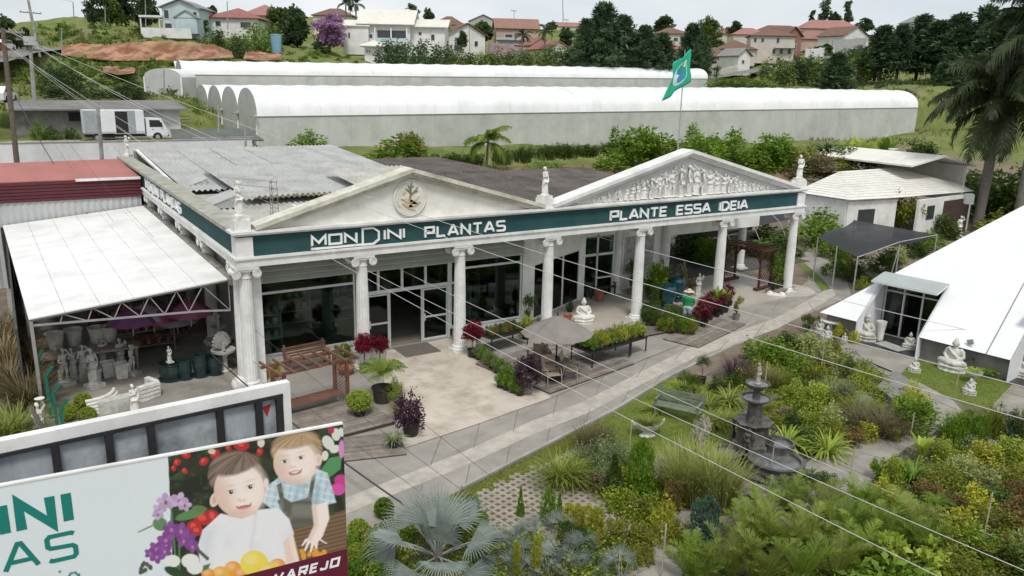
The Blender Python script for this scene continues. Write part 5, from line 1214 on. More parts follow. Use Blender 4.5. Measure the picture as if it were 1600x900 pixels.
# ================================================================== GREENHOUSES
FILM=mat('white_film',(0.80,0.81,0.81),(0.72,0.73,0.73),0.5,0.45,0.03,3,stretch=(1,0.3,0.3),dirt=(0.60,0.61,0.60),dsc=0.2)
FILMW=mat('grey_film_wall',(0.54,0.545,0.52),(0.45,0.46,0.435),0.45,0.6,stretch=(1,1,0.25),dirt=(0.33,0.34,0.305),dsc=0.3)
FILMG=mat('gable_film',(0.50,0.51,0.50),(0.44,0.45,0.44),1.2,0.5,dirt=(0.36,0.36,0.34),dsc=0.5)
def greenhouse(label, p1,az, pxr, pyr, bays, bw, rise, wall_to, bay_l=3.0):
    p1=np.array(p1,float);u=np.array([math.sin(az),math.cos(az),0]);n=np.array([-u[1],u[0],0])
    if n[1] < 0: n=-n
    Ls=np.linspace(20,260,4000);L=min(Ls, key=lambda l: abs(pr(p1+u*l)[0]-pxr))
    e2=p1+u*L;zs=np.linspace(2,20,2000);ze2=min(zs, key=lambda z: abs(pr((e2[0],e2[1],z))[1]-pyr));slope=(ze2-p1[2])/L
    def P(a, b, z): q=p1+u*a+n*b;return (q[0],q[1],p1[2]+slope*a+z)
    t=thing('greenhouse', label,'greenhouse',(0,0,0))
    nb=max(6,int(L/bay_l));na=12
    for k in range(bays):
        mb=MB();V=[];Q=[]
        for i in range(nb*2+1):
            a=L*i/(nb*2);sag=0.0 if i % 2 == 0 else -0.09
            for j in range(na+1):
                th=PI*j/na;V.append(P(a, bw*(k+0.5)-bw/2*math.cos(th),(rise+sag)*math.sin(th)**0.85))
        for i in range(nb*2):
            for j in range(na): q=i*(na+1)+j;Q.append((q, q+1,q+na+2,q+na+1))
        mb.add(V, Q);mb.build('roof_vault', FILM, t, smooth=True)
        if k == 0:
            for i in range(1,nb): MB().tube([P(L*i/nb, bw*0.5-bw/2*math.cos(PI*j/na)*1.002,(rise+0.012)*math.sin(PI*j/na)**0.85) for j in range(0,9)],0.03,4).build('roof_rib', FILM, t)
        for a in (0.0,L):
            g=MB();V=[P(a-0.03 if a == 0 else a+0.03,bw*(k+0.5)-bw/2*math.cos(PI*j/na),rise*math.sin(PI*j/na)**0.85) for j in range(na+1)]
            zb=wall_to-p1[2]-slope*a;V += [P(a, bw*(k+1),zb),P(a, bw*k, zb)]
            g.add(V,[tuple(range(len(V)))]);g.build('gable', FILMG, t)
        MB().tube([P(-0.08,bw*k, wall_to-p1[2]),P(-0.08,bw*k,0.1)],0.12,8).build('post', WHITE, t)
        MB().box(-0.25,0.25,-0.5,0.5,-0.14,0).build('gutter_end', CONC, t, P(-0.3,bw*k,0.05),(0,0,0))
    np_=max(4,int(L/9))
    for i in range(np_):
        a0,a1=L*i/np_, L*(i+1)/np_
        q=[P(a0,0,-0.0),P(a1-0.03,0,0),P(a1-0.03,0,wall_to-p1[2]-slope*a1-0.6),P(a0,0,wall_to-p1[2]-slope*a0-0.6)]
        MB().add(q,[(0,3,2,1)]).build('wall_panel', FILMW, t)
        MB().tube([P(a0,0.0,wall_to-p1[2]-slope*a0),P(a0,0.0,0)],0.03,6).build('wall_post', FILMW, t)
    MB().tube([P(0,-0.04,0.0),P(L,-0.04,0.0)],0.05,6).build('gutter', mat('gutter_grey',(0.42,0.42,0.40)),t)
    return t, L
gh1,L1_=greenhouse('long white film greenhouse with four arched bays, nearer of the two',(14.17,50.1,7.0),R(92),1433,168,4,8.0,2.55,3.2)
gh2,L2_=greenhouse('long white film greenhouse farther up the slope', tuple(D(284.5,116.5,110)),R(94),1105,123,4,7.0,1.95,5.6)
# small tunnel beside the far one
tn=thing('tunnel_greenhouse','small arched film tunnel at the end of the far greenhouse','greenhouse', D(228,150,97),R(-22))
def tunnel(t, wd, h, rise, L):
    V=[];Q=[];na=12
    for i in range(5):
        for j in range(na+1): th=PI*j/na;V.append((wd/2-wd/2*math.cos(th),L*i/4,h+rise*math.sin(th)))
    for i in range(4):
        for j in range(na): q=i*(na+1)+j;Q.append((q, q+1,q+na+2,q+na+1))
    MB().add(V, Q).build('roof_vault', FILM, t, smooth=True)
    MB().add([(wd/2-wd/2*math.cos(PI*j/na),-0.02,h+rise*math.sin(PI*j/na)) for j in range(na+1)]+[(wd,-0.02,0),(0,-0.02,0)],[tuple(range(na+3))]).build('gable', FILMG, t)
    for x_ in (0,wd): MB().box(x_-0.02,x_+0.02,0,L,0,h).build('side_wall', FILMW, t);MB().tube([(x_,-0.1,0),(x_,-0.1,h)],0.12,8).build('post', WHITE, t)
tunnel(tn,4.2,2.3,1.0,9)

# ================================================================== RED EARTH CUT AND HILL ROAD
REDE=mat('red_earth',(0.40,0.23,0.145),(0.20,0.075,0.045),0.45,0.95,1.0,1.0,lo=0.40,hi=0.58,stretch=(1,1,0.35),dirt=(0.13,0.14,0.05),dsc=0.22)
def cliff(name, top, bot, dep, m, sub=9):
    V=[];Q=[];rg=np.random.default_rng(4);rows=8;n=0
    T=[];B=[]
    for (a, b_) in ((top, T),(bot, B)):
        for i in range(len(a)-1):
            for s in range(sub): f=s/sub;b_.append((a[i][0]*(1-f)+a[i+1][0]*f, a[i][1]*(1-f)+a[i+1][1]*f))
        b_.append(a[-1])
    n=len(T)
    for j in range(rows+1):
        f=j/rows
        for i in range(n):
            x_=T[i][0]*(1-f)+B[i][0]*f;y_=T[i][1]*(1-f)+B[i][1]*f
            rav=(0.5*math.sin(i*0.55+math.sin(i*0.23)*2)+0.35*math.sin(i*1.3+f*3))*math.sin(PI*f);V.append(D(x_, y_+(rg.normal()*0.8 if j == 0 else 0),dep+3.5*(1-f)-2.5*f+rav+rg.normal()*0.05))
    for j in range(rows):
        for i in range(n-1): q=j*n+i;Q.append((q, q+1,q+n+1,q+n))
    o=MB().add(V, Q).build(name, m);tag(o, kind='structure');return o
cliff('red_earth_bank',[(98,72),(130,68),(165,70),(200,66),(250,64),(300,66),(335,70),(362,80)],[(95,86),(130,90),(165,94),(200,95),(250,94),(300,93),(335,91),(365,90)],121,REDE)
cliff('red_earth_scar',[(160,104),(185,104),(212,106)],[(162,112),(185,117),(210,114)],104,REDE)
cliff('red_earth_bank_far',[(384,80),(410,82),(440,84)],[(380,92),(410,94),(440,93)],128,REDE)
# brown bank behind the shop roofs
cliff('earth_slope',[(770,262),(860,258),(980,250),(1100,262),(1180,240),(1240,250)],[(760,292),(860,300),(980,292),(1100,292),(1180,300),(1240,300)],68,mat('dry_bank',(0.27,0.19,0.115),(0.19,0.14,0.075),1.0,0.95,0.5,6,dirt=(0.15,0.13,0.06),dsc=0.6))
ASPH=mat('asphalt',(0.20,0.195,0.19),(0.16,0.155,0.15),0.6,0.9,0.1,10)
def ribbon(name, pts, wd, m, lift=0.25):
    P=[np.array(D(*p)) for p in pts];L_=[];R_=[]
    for i, p in enumerate(P):
        d=P[min(i+1,len(P)-1)]-P[max(i-1,0)];d[2]=0;d /= np.linalg.norm(d);s=np.array([-d[1],d[0],0])*wd/2
        for lst, q in ((L_, p+s),(R_, p-s)): lst.append((q[0],q[1],p[2]+lift))
    n=len(P);tag(MB().add(L_+R_,[(k, k+1,n+k+1,n+k) for k in range(n-1)]).build(name, m),kind='structure')
ribbon('hill_road',[(1100,126,172),(1140,120,178),(1200,110,190),(1240,102,200),(1290,92,215),(1340,82,230),(1380,74,245)],5,ASPH,0.5)
ribbon('street',[(-60,100,92),(0,84,108),(40,80,120),(66,76,140),(74,66,170)],9,ASPH,0.35)

# ================================================================== HOUSES ON THE HILL
def hmat(n, c, v=0.88,d=0.7): return mat('house_'+n, c, tuple(k*v for k in c),0.6,0.85,dirt=tuple(k*d for k in c),dsc=0.5)
ROOFC = {'red': ((0.31,0.14,0.115),(0.235,0.10,0.085)),'brown': ((0.20,0.115,0.085),(0.15,0.085,0.065)),'cream': ((0.70,0.68,0.60),(0.62,0.60,0.53)),'grey': ((0.28,0.28,0.27),(0.22,0.22,0.21)),'clay': ((0.30,0.175,0.13),(0.23,0.13,0.10)),'pink': ((0.36,0.19,0.165),(0.28,0.145,0.125))}
WINM=mat('far_window',(0.035,0.04,0.045),(0.05,0.055,0.06),2,0.2,spec=0.6)
FRAMEW=mat('far_window_frame',(0.62,0.6,0.56))
def house(label, px, py, dep, wpx, hpx, rpx, wall, roofc, depth=7.0,rz=0.0,typ='hip', wins=(),over=0.5,front='x', loc=None, extra=None):
    """px,py: measured foot of the front wall's centre;widths and heights from the photograph at that distance"""
    s=dep/F;base=np.array(D(px, py, dep)) if loc is None else np.array(loc);w_=wpx*s;h=hpx*s;r_=rpx*s
    t=thing('house', label,'house',(base[0],base[1],base[2]-0.3),-YAW+rz)
    wm=hmat(*wall);c1,c2=ROOFC[roofc];rm=mat('tile_'+roofc, c1,c2,1.4,0.85,0.35,5,stretch=(2.5,0.7,0.7),dirt=tuple(v*0.75 for v in c1),dsc=0.3)
    wl=MB().box(-w_/2,w_/2,0,depth,-1.5,h+0.3).build('wall', wm, t)
    o=over;z=h+0.3;rf=MB();th=0.16
    if typ == 'hip':
        k=min(w_, depth)/2*0.9
        V=[(-w_/2-o,-o, z),(w_/2+o,-o, z),(w_/2+o, depth+o, z),(-w_/2-o, depth+o, z)]
        R2=[(-w_/2+k, depth/2,z+r_),(w_/2-k, depth/2,z+r_)] if w_ >= depth else [(0,k, z+r_),(0,depth-k, z+r_)]
        if w_ >= depth: fs=[(0,1,5,4),(2,3,4,5),(1,2,5),(3,0,4)]
        else: fs=[(0,1,4),(1,2,5,4),(2,3,5),(3,0,4,5)]
        rf.add(V+R2,fs)
    elif typ == 'side':   # ridge parallel to the front
        rf.add([(-w_/2-o,-o, z-0.1),(w_/2+o,-o, z-0.1),(w_/2+o, depth/2,z+r_),(-w_/2-o, depth/2,z+r_),(-w_/2-o, depth+o, z-0.1),(w_/2+o, depth+o, z-0.1)],[(0,1,2,3),(3,2,5,4)])
        wl.data.materials  # keep
        MB().prism([(0,z),(depth, z),(depth/2,z+r_-0.08)],(-w_/2,0,0),(0,1,0),(0,0,1),(0.2,0,0)).prism([(0,z),(depth, z),(depth/2,z+r_-0.08)],(w_/2-0.2,0,0),(0,1,0),(0,0,1),(0.2,0,0)).build('gable', wm, t)
    else:                 # gable towards the viewer
        rf.add([(-w_/2-o,-o, z-0.12),(0,-o, z+r_),(0,depth+o, z+r_),(-w_/2-o, depth+o, z-0.12),(w_/2+o,-o, z-0.12),(w_/2+o, depth+o, z-0.12)],[(0,1,2,3),(1,4,5,2)])
        MB().prism([(-w_/2,z),(w_/2,z),(0,z+r_-0.1)],(0,0.0,0),(1,0,0),(0,0,1),(0,0.25,0)).build('gable', wm, t)
    ro=rf.build('roof', rm, t);so=ro.modifiers.new('t','SOLIDIFY');so.thickness=th;so.offset=1
    for (u, v, ww, wh_) in wins:   # fractions of the front
        cx=-w_/2+u*w_;cz=0.3+v*h;a=ww*s/2;b_=wh_*s/2
        wo=MB().box(cx-a, cx+a,-0.06,-0.01,cz-b_, cz+b_).build('window', FRAMEW, t)
        MB().box(cx-a*0.84,cx+a*0.84,-0.075,-0.061,cz-b_*0.86,cz+b_*0.86).build('pane', WINM, wo)
    return t
WH=('white',(0.70,0.70,0.68));CR=('cream',(0.62,0.58,0.50));BL=('pale_blue',(0.50,0.60,0.62));SA=('salmon',(0.48,0.35,0.285));BE=('beige',(0.58,0.53,0.48));GY=('grey',(0.42,0.42,0.41));BK=('brick',(0.30,0.16,0.12))
h1=house('pale blue two storey gabled house above the red earth bank',284,50,140,56,36,12,BL,'grey',8,0.05,'gable',((0.12,0.72,8,14),(0.9,0.72,6,10),(0.55,0.3,10,7),(0.15,0.2,12,12)))
s_=140/F
MB().prism([(-0.5,2.6),(3.4,2.6),(1.4,3.7)],(0,-1.6,0),(1,0,0),(0,0,1),(0,1.55,0)).box(-0.4,3.2,-1.5,-0.06,0,2.58).build('porch', hmat(*BL),h1)
MB().bar((-0.8,-1.0,2.5),(1.4,-1.0,3.82),1.6,0.14).bar((3.6,-1.0,2.5),(1.4,-1.0,3.82),1.6,0.14).build('porch_roof', mat('tile_grey',(0.28,0.28,0.27)),h1)
MB().box(-7.0,-3.0,-0.5,4,2.6,2.95).build('carport_roof', hmat(*WH),h1)
for x_ in (-6.8,-3.6): MB().box(x_-0.1,x_+0.1,-0.3,-0.1,-0.5,2.6).build('carport_post', hmat(*WH),h1)
MB().box(-5.8,2.6,-2.9,-2.6,-0.9,0.75).build('garden_wall', hmat(*WH),h1)
house('white bungalow with salmon red tiled roof beside the pale blue house',365,50,146,76,20,17,WH,'red',9,0.05,'hip',((0.2,0.6,9,8),(0.75,0.55,18,9)))
house('cream house with brownish red roof, partly behind the red roofed bungalow',408,44,165,56,18,18,CR,'pink',8,0.0,'hip',((0.75,0.5,9,7),))
house('house with brown roof behind the pink flowering tree',520,48,205,60,22,12,CR,'brown',8,0,'hip')
h4=house('large white two storey house with cream roof and glazed balcony',603,72,155,76,32,24,('bright_white',(0.76,0.75,0.71)),'cream',10,0.0,'side',((0.2,0.45,5,6),),over=0.9)
s_=155/F
MB().box(-1.6,3.9,-0.10,-0.02,0.9,3.2).build('balcony_opening', WINM, h4)
gb=MB().box(-1.9,4.2,-1.0,-0.96,0.7,1.7).build('balcony_glass', mat('balcony_glass',(0.45,0.58,0.58),(0.5,0.62,0.62),1,0.15),h4);MB().box(-1.9,4.2,-1.02,-0.94,1.71,1.78).build('handrail', FRAMEW, gb)
for x_ in (-1.9,1.2,4.2): MB().box(x_-0.12,x_+0.12,-1.1,-0.86,0,3.6).build('balcony_post', hmat('bright_white',(0.76,0.75,0.71)),h4)
MB().box(-2.0,4.3,-1.1,-0.01,0.45,0.69).build('balcony_slab', hmat('bright_white',(0.76,0.75,0.71)),h4)
house('white wing with cream roof joined to the large balcony house',664,74,156,62,30,13,('bright_white',(0.76,0.75,0.71)),'cream',9,0.0,'side',((0.1,0.55,5,10),(0.38,0.68,5,5),(0.7,0.5,6,10)),over=0.7)
house('narrow white annex at the garden end of the balcony house',556,70,154,40,28,10,('bright_white',(0.76,0.75,0.71)),'cream',8,0.0,'side',((0.25,0.5,3,9),),over=0.3)
house('little white pavilion with pyramid roof below the balcony house',583,96,148,26,22,9,('bright_white',(0.76,0.75,0.71)),'cream',3.1,0.0,'hip',((0.15,0.7,2,4),(0.3,0.7,2,4)),over=1.0)
house('white gabled house with brown roof and dark window',730,84,178,58,28,17,WH,'brown',9,0.35,'gable',((0.75,0.55,6,9),(0.25,0.3,16,10)))
house('far house with brown roof behind the cream roofed wing',700,56,240,50,16,14,CR,'brown',9,0,'hip')
house('far grey roofed house on the ridge',755,46,330,44,12,10,GY,'grey',9,0,'gable')
house('salmon walled house with clay tiled roof behind two palms',808,66,200,66,20,16,SA,'clay',9,0.1,'side',((0.3,0.4,14,8),))
house('low grey yard building under the salmon house',806,86,190,56,22,4,GY,'grey',5,0.0,'side',((0.2,0.5,8,10),(0.5,0.5,8,10)))
house('small cream house with red gable next to the large pines',872,94,172,42,16,12,CR,'red',8,0.5,'gable',((0.5,0.45,18,10),))
house('red roofed house with white trim at the palms',845,84,185,34,12,12,CR,'red',8,0.45,'gable')
house('far roof in red tiles on the ridge left of the pines',888,48,340,46,6,7,WH,'pink',9,0,'side')
house('cream house with brown roof between pines and flag',1050,70,230,52,16,10,CR,'brown',9,0,'hip',((0.6,0.5,8,6),))
house('low house with red roof behind the flag',1046,92,190,40,14,12,CR,'red',8,0,'hip',((0.3,0.5,6,6),))
house('house with pinkish tiled roof at the far side of the village, leftmost',1136,62,290,30,9,9,BE,'pink',9,0,'hip')
house('long house with salmon roof above the low brown roofed one',1172,64,275,52,9,11,BE,'pink',9,0,'hip')
house('low house with brown tiled roof by the hill road',1122,102,200,46,12,15,BE,'brown',9,0.1,'hip',((0.35,0.4,10,5),(0.75,0.45,10,5)))
house('brown roofed house just behind the small white gable',1155,92,212,50,14,14,BE,'brown',9,0.1,'hip')
house('small bright white gabled house at the roadside',1162,106,192,24,18,11,('bright_white',(0.76,0.75,0.71)),'grey',7,0.45,'gable',((0.4,0.5,5,6),))
hh=house('two storey pinkish house with brown hip roof and balcony',1205,88,212,66,30,11,BE,'brown',9,-0.15,'hip',((0.1,0.8,5,7),(0.27,0.8,5,7),(0.62,0.8,5,9),(0.72,0.25,6,9),(0.9,0.25,6,9),(0.55,0.25,5,8)))
MB().box(0.5,5.6,-1.3,-0.01,2.4,2.6).box(0.5,5.6,-1.3,-1.22,2.61,3.4).build('balcony', hmat(*BE),hh)
house('brick gabled house with red roof behind the balcony house',1238,84,225,34,26,14,BK,'brown',9,0.5,'gable',((0.6,0.4,8,10),))
house('long white house with brown roof high in the village',1222,62,290,74,12,10,WH,'brown',10,0,'hip',((0.45,0.5,30,6),))
house('wide house with pinkish red roof in the middle of the ridge',1298,58,300,90,12,14,SA,'pink',10,0,'hip')
house('house with clay roof below the wide pinkish one',1275,72,262,60,10,14,SA,'clay',10,0,'hip')
house('white gabled house with brown roof at the top of the hill road',1336,76,238,62,18,15,WH,'brown',9,0.55,'gable',((0.55,0.6,7,8),(0.8,0.6,7,8)))
h_=house('white house behind the dark pines on the far right',1446,52,290,44,16,11,WH,'grey',9,0.1,'gable')
def wall_run(label, pts, hgt, m, posts=True):
    t=thing('garden_wall', label,'wall',(0,0,0))
    for i in range(len(pts)-1):
        a=Vector(D(*pts[i]));c=Vector(D(*pts[i+1]));MB().bar(a+Vector((0,0,hgt/2-0.3)),c+Vector((0,0,hgt/2-0.3)),0.25,hgt+0.6).build('wall_panel', m, t)
        if posts: MB().bar(a+Vector((0,0,-0.3)),a+Vector((0,0,hgt+0.25)),0.4,0.4).build('wall_pier', m, t)
wall_run('white garden wall along the hill road',[(1258,93,212),(1280,91,216),(1302,88,222)],2.6,hmat(*WH))
wall_run('grey balustraded wall below the white gabled house',[(1300,82,226),(1318,80,230),(1336,78,234),(1352,76,240)],3.2,hmat(*GY))
wall_run('pale post fence beside the hill road',[(1110,118,182),(1130,114,186),(1152,108,190)],0.9,hmat(*CR))
wall_run('pink flower topped wall under the salmon house',[(765,80,182),(795,86,180),(830,90,178)],2.0,mat('pinkish_wall',(0.46,0.33,0.36),(0.36,0.24,0.3),2,0.9))

tank=thing('water_tank','blue water tank on the bank beside the dark tree','tank', D(432,78,136))
MB().lathe([(0.75,-0.5),(0.95,2.4),(1.0,2.45),(0.95,2.5),(0.2,2.6)],18).build('barrel', mat('tank_blue',(0.16,0.30,0.40),(0.2,0.34,0.43),2,0.5),tank)

# ================================================================== TREES
LEAF_MID=leafmat('leaf_mid',(0.0598,0.104,0.0234),(0.157,0.2228,0.052));LEAF_DARK=leafmat('leaf_dark',(0.03224,0.064,0.02576),(0.1048,0.164,0.0552));LEAF_PINE=leafmat('leaf_pine',(0.02821,0.06,0.03312),(0.09672,0.16,0.06624),0.12)
LEAF_PINK=leafmat('leaf_pink',(0.30,0.16,0.30),(0.56,0.38,0.53));LEAF_EUC=leafmat('leaf_euc',(0.05425,0.088,0.048),(0.1318,0.184,0.096));LEAF_LIGHT=leafmat('leaf_light',(0.0975,0.1688,0.0286),(0.2275,0.3172,0.065));LEAF_DRY=leafmat('leaf_dry',(0.12,0.10,0.045),(0.22,0.19,0.08))
def limbs(mb, h, r, seed, n=6,top=0.9,spread=0.35):
    q=random.Random(seed);pts=[(0,0,-0.3)]
    for k in range(1,6): pts.append((q.uniform(-0.03,0.03)*h, q.uniform(-0.03,0.03)*h, h*top*k/5))
    mb.tube(pts,[r*1.3]+[r*(1-0.75*k/5) for k in range(1,6)],8)
    for k in range(n):
        i=q.randint(2,4);a=q.uniform(0,2*PI);p=Vector(pts[i]);e=p+Vector((math.cos(a)*h*spread, math.sin(a)*h*spread, h*q.uniform(0.1,0.28)));m_=(p+e)/2+Vector((0,0,-0.02*h))
        mb.tube([p, m_, e],[r*0.5,r*0.35,r*0.12],6)
    return mb
def tproto(kind, seed):
    """unit tree,1 m tall;returns trunk and crown meshes"""
    l=LM(seed);q=random.Random(seed);tr=MB()
    if kind in ('broad','dark','pink','light'):
        limbs(tr,1.0,0.03,seed,7,0.7,0.26)
        for k in range(15):
            a=q.uniform(0,2*PI);z=q.uniform(0.24,0.84);d=q.uniform(0.05,0.33)*math.sin(PI*min(1,z+0.12))**0.6;rr=q.uniform(0.13,0.21)
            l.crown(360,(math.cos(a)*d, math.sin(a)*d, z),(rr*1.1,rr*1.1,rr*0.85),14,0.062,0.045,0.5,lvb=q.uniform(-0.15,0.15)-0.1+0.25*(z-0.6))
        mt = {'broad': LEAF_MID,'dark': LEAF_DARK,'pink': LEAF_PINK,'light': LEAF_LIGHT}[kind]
    elif kind == 'pine':
        limbs(tr,1.0,0.022,seed,3,0.95,0.1)
        for k in range(72):
            h=0.06+0.93*(k/72)**0.95;R_=0.31*(1-h)**0.8*q.uniform(0.45,1.3)+0.01;a=k*2.4+q.uniform(-0.4,0.4)
            l.crown(85,(math.cos(a)*R_, math.sin(a)*R_, h),(0.06,0.06,0.045),6,0.07,0.015,0.2,0.9,0.5,lvb=q.uniform(-0.25,0.25))
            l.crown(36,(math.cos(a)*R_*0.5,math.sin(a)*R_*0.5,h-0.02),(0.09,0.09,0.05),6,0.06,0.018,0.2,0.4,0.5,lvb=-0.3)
        mt=LEAF_PINE
    elif kind == 'euc':
        limbs(tr,1.0,0.018,seed,5,0.9,0.12)
        for k in range(16):
            a=q.uniform(0,2*PI);z=q.uniform(0.32,0.93);d=q.uniform(0,0.14)
            l.crown(200,(math.cos(a)*d, math.sin(a)*d, z),(0.11,0.11,0.10),10,0.05,0.03,0.3,lvb=q.uniform(-0.2,0.1))
        mt=LEAF_EUC
    return tr.mesh('trunk', BARK),l.mesh('crown', mt)
TP = {}
def tree(label, kind, px, py, dep, hpx, wfac=1.0,seed=0,group=None, name='tree', z=None):
    key=(kind, seed % 3)
    if key not in TP: TP[key]=tproto(kind,40+hash(kind) % 7*0+seed % 3+len(kind)*10)
    p=np.array(D(px, py, dep));h=hpx*dep/F
    if kind == 'pine': wfac *= rnd.uniform(1.15,1.5)
    t=thing(name, label,'tree',(p[0],p[1],p[2]-0.4),rnd.uniform(0,6.28),group,(h*wfac, h*wfac, h))
    ob('trunk', TP[key][0],None, t);ob('crown', TP[key][1],None, t);return t
HT='trees on the hillside'
for i,(lab, kind, px, py, dep, hp, wf) in enumerate((
    ('dark tree above the street at the far left edge','dark',14,82,118,62,0.9),('dark tree beside the street lamp and cars','dark',42,80,135,42,0.9),('low dark tree far along the street','dark',66,74,200,22,1.0),
    ('tall dark tree left of the pale blue house, leftmost of its clump','euc',150,48,152,58,1.3),('tall tree with bare trunk in the clump by the pale blue house','broad',172,46,154,66,0.8),('tall dark tree in the middle of the clump by the pale blue house','euc',195,44,158,70,1.4),('dark tree nearest the carport of the pale blue house','dark',224,44,156,64,0.8),
    ('small tree between pale blue house and red roofed bungalow','broad',318,52,143,26,0.8),('dark tree behind the pale blue house','dark',330,30,200,24,1.2),
    ('broad dark green tree beside the blue tank','dark',458,80,148,74,0.95),('green tree partly behind the broad dark one','broad',440,74,158,68,0.8),('purple pink flowering tree in full bloom','pink',516,76,152,58,1.3),('dark shrub tree under the pink tree','dark',500,86,150,26,1.3),
    ('greyish tree rising behind the cream roof','euc',645,44,210,38,1.5),('dark tree behind the cream roofed wing','dark',668,44,205,34,0.8),('dark tree beside the white gabled house','dark',752,66,200,36,1.1),('dark climbing tree at the corner of the white gabled house','dark',722,74,170,30,0.8),
    ('dark round tree behind the salmon house','dark',882,74,215,34,1.1),('small tree on the ridge above the salmon house','broad',862,48,300,16,1.6),
    ('tallest dark pine in the group behind the far greenhouse','pine',940,108,150,98,1.12),('dense dark pine leaning on the tallest one','pine',915,108,148,76,1.15),('second tall pine of the group behind the far greenhouse','pine',972,108,152,80,1.1),('shorter pine right of the tall pine group','pine',1005,108,150,66,1.15),('olive green pine close to the flag','pine',1032,110,152,58,1.1),
    ('round dark tree on the ridge behind the flag','dark',1040,62,260,40,1.2),('dark pine just right of the flag','pine',1078,112,165,72,1.0),('dark pine under the flag at the greenhouse end','pine',1096,122,160,66,0.9),('round green tree on the ridge right of the flag','broad',1105,72,240,46,1.0),('dark round tree between village roofs','dark',1148,56,280,26,1.2),('low leafy trees above the brown roofed house','broad',1120,84,230,24,1.8),
    ('leftmost tall eucalyptus on the ridge','euc',1268,46,320,30,1.0),('tall eucalyptus with a full crown on the ridge','euc',1286,46,315,46,1.0),('broad eucalyptus in the middle of the ridge group','dark',1300,46,315,30,1.1),('tall slim eucalyptus, last of the ridge group','euc',1324,46,320,44,0.9),('low dark tree on the ridge above the white gable','dark',1350,54,310,28,1.4),('dark garden tree between brick house and white wall','dark',1285,88,220,22,1.8),
    ('small round pine standing alone above the greenhouse roof','pine',1305,142,146,58,1.45),
    ('dark pine at the left end of the right hand wood','pine',1376,104,165,62,1.2),('dark pine in front of the white hilltop house','pine',1402,110,162,70,1.2),('tall dark pine under the white hilltop house','pine',1432,112,165,84,1.1),('spiky dark pine in the right hand wood','pine',1458,114,160,78,1.1),('dark pine behind the first royal palm crown','pine',1490,118,158,92,1.1),('tall dark pine between the royal palms','pine',1530,124,155,108,1.0),('dark pine behind the right royal palm','pine',1566,126,152,104,1.1),('dark pine at the right edge of the wood','pine',1598,128,152,118,1.1),('low dark pine at the foot of the right hand wood','pine',1480,130,150,46,1.5),('another low dark pine at the foot of the wood, by the palms','pine',1545,138,148,50,1.5))):
    tree(lab, kind, px, py, dep, hp, wf, i, HT)
# bushes and hedges of the hillside
def bushmesh(name, m, seed, n=900,L=0.10,W=0.065,shape='dome', clumps=34,cr=0.32,stem=True, shell=0.5):
    l=LM(seed);l.crown(n,(0,0,0.0 if shape == 'dome' else 0.5),(0.5,0.5,1.0 if shape == 'dome' else 0.5),clumps, L, W, shell,0.4,cr, shape=shape);return l.mesh(name, m)
STEMM=MB().tube([(0,0,-0.1),(0.02,0,0.25),(0.0,0.02,0.55)],[0.05,0.035,0.015],6).tube([(0,0,0.1),(0.12,0.05,0.5)],[0.03,0.01],5).tube([(0,0,0.1),(-0.1,-0.08,0.5)],[0.03,0.01],5).mesh('stem', BARK)
BM = {k: [bushmesh('foliage', m_,60+i*7+j, **kw) for j in range(2)] for i,(k, m_, kw) in enumerate((('mid', LEAF_MID, {}),('dark', LEAF_DARK, {}),('light', LEAF_LIGHT, {}),('dry', LEAF_DRY, {})))}
def bush(label, kind, base, h, wd, seed=0,group=None, name='shrub', cat='shrub'):
    t=thing(name, label, cat,(base[0],base[1],base[2]-0.05),seed*1.7,group,(wd, wd, h))
    ob('foliage', BM[kind][seed % 2],None, t);ob('stem', STEMM, None, t);return t
HB='bushes on the hillside'
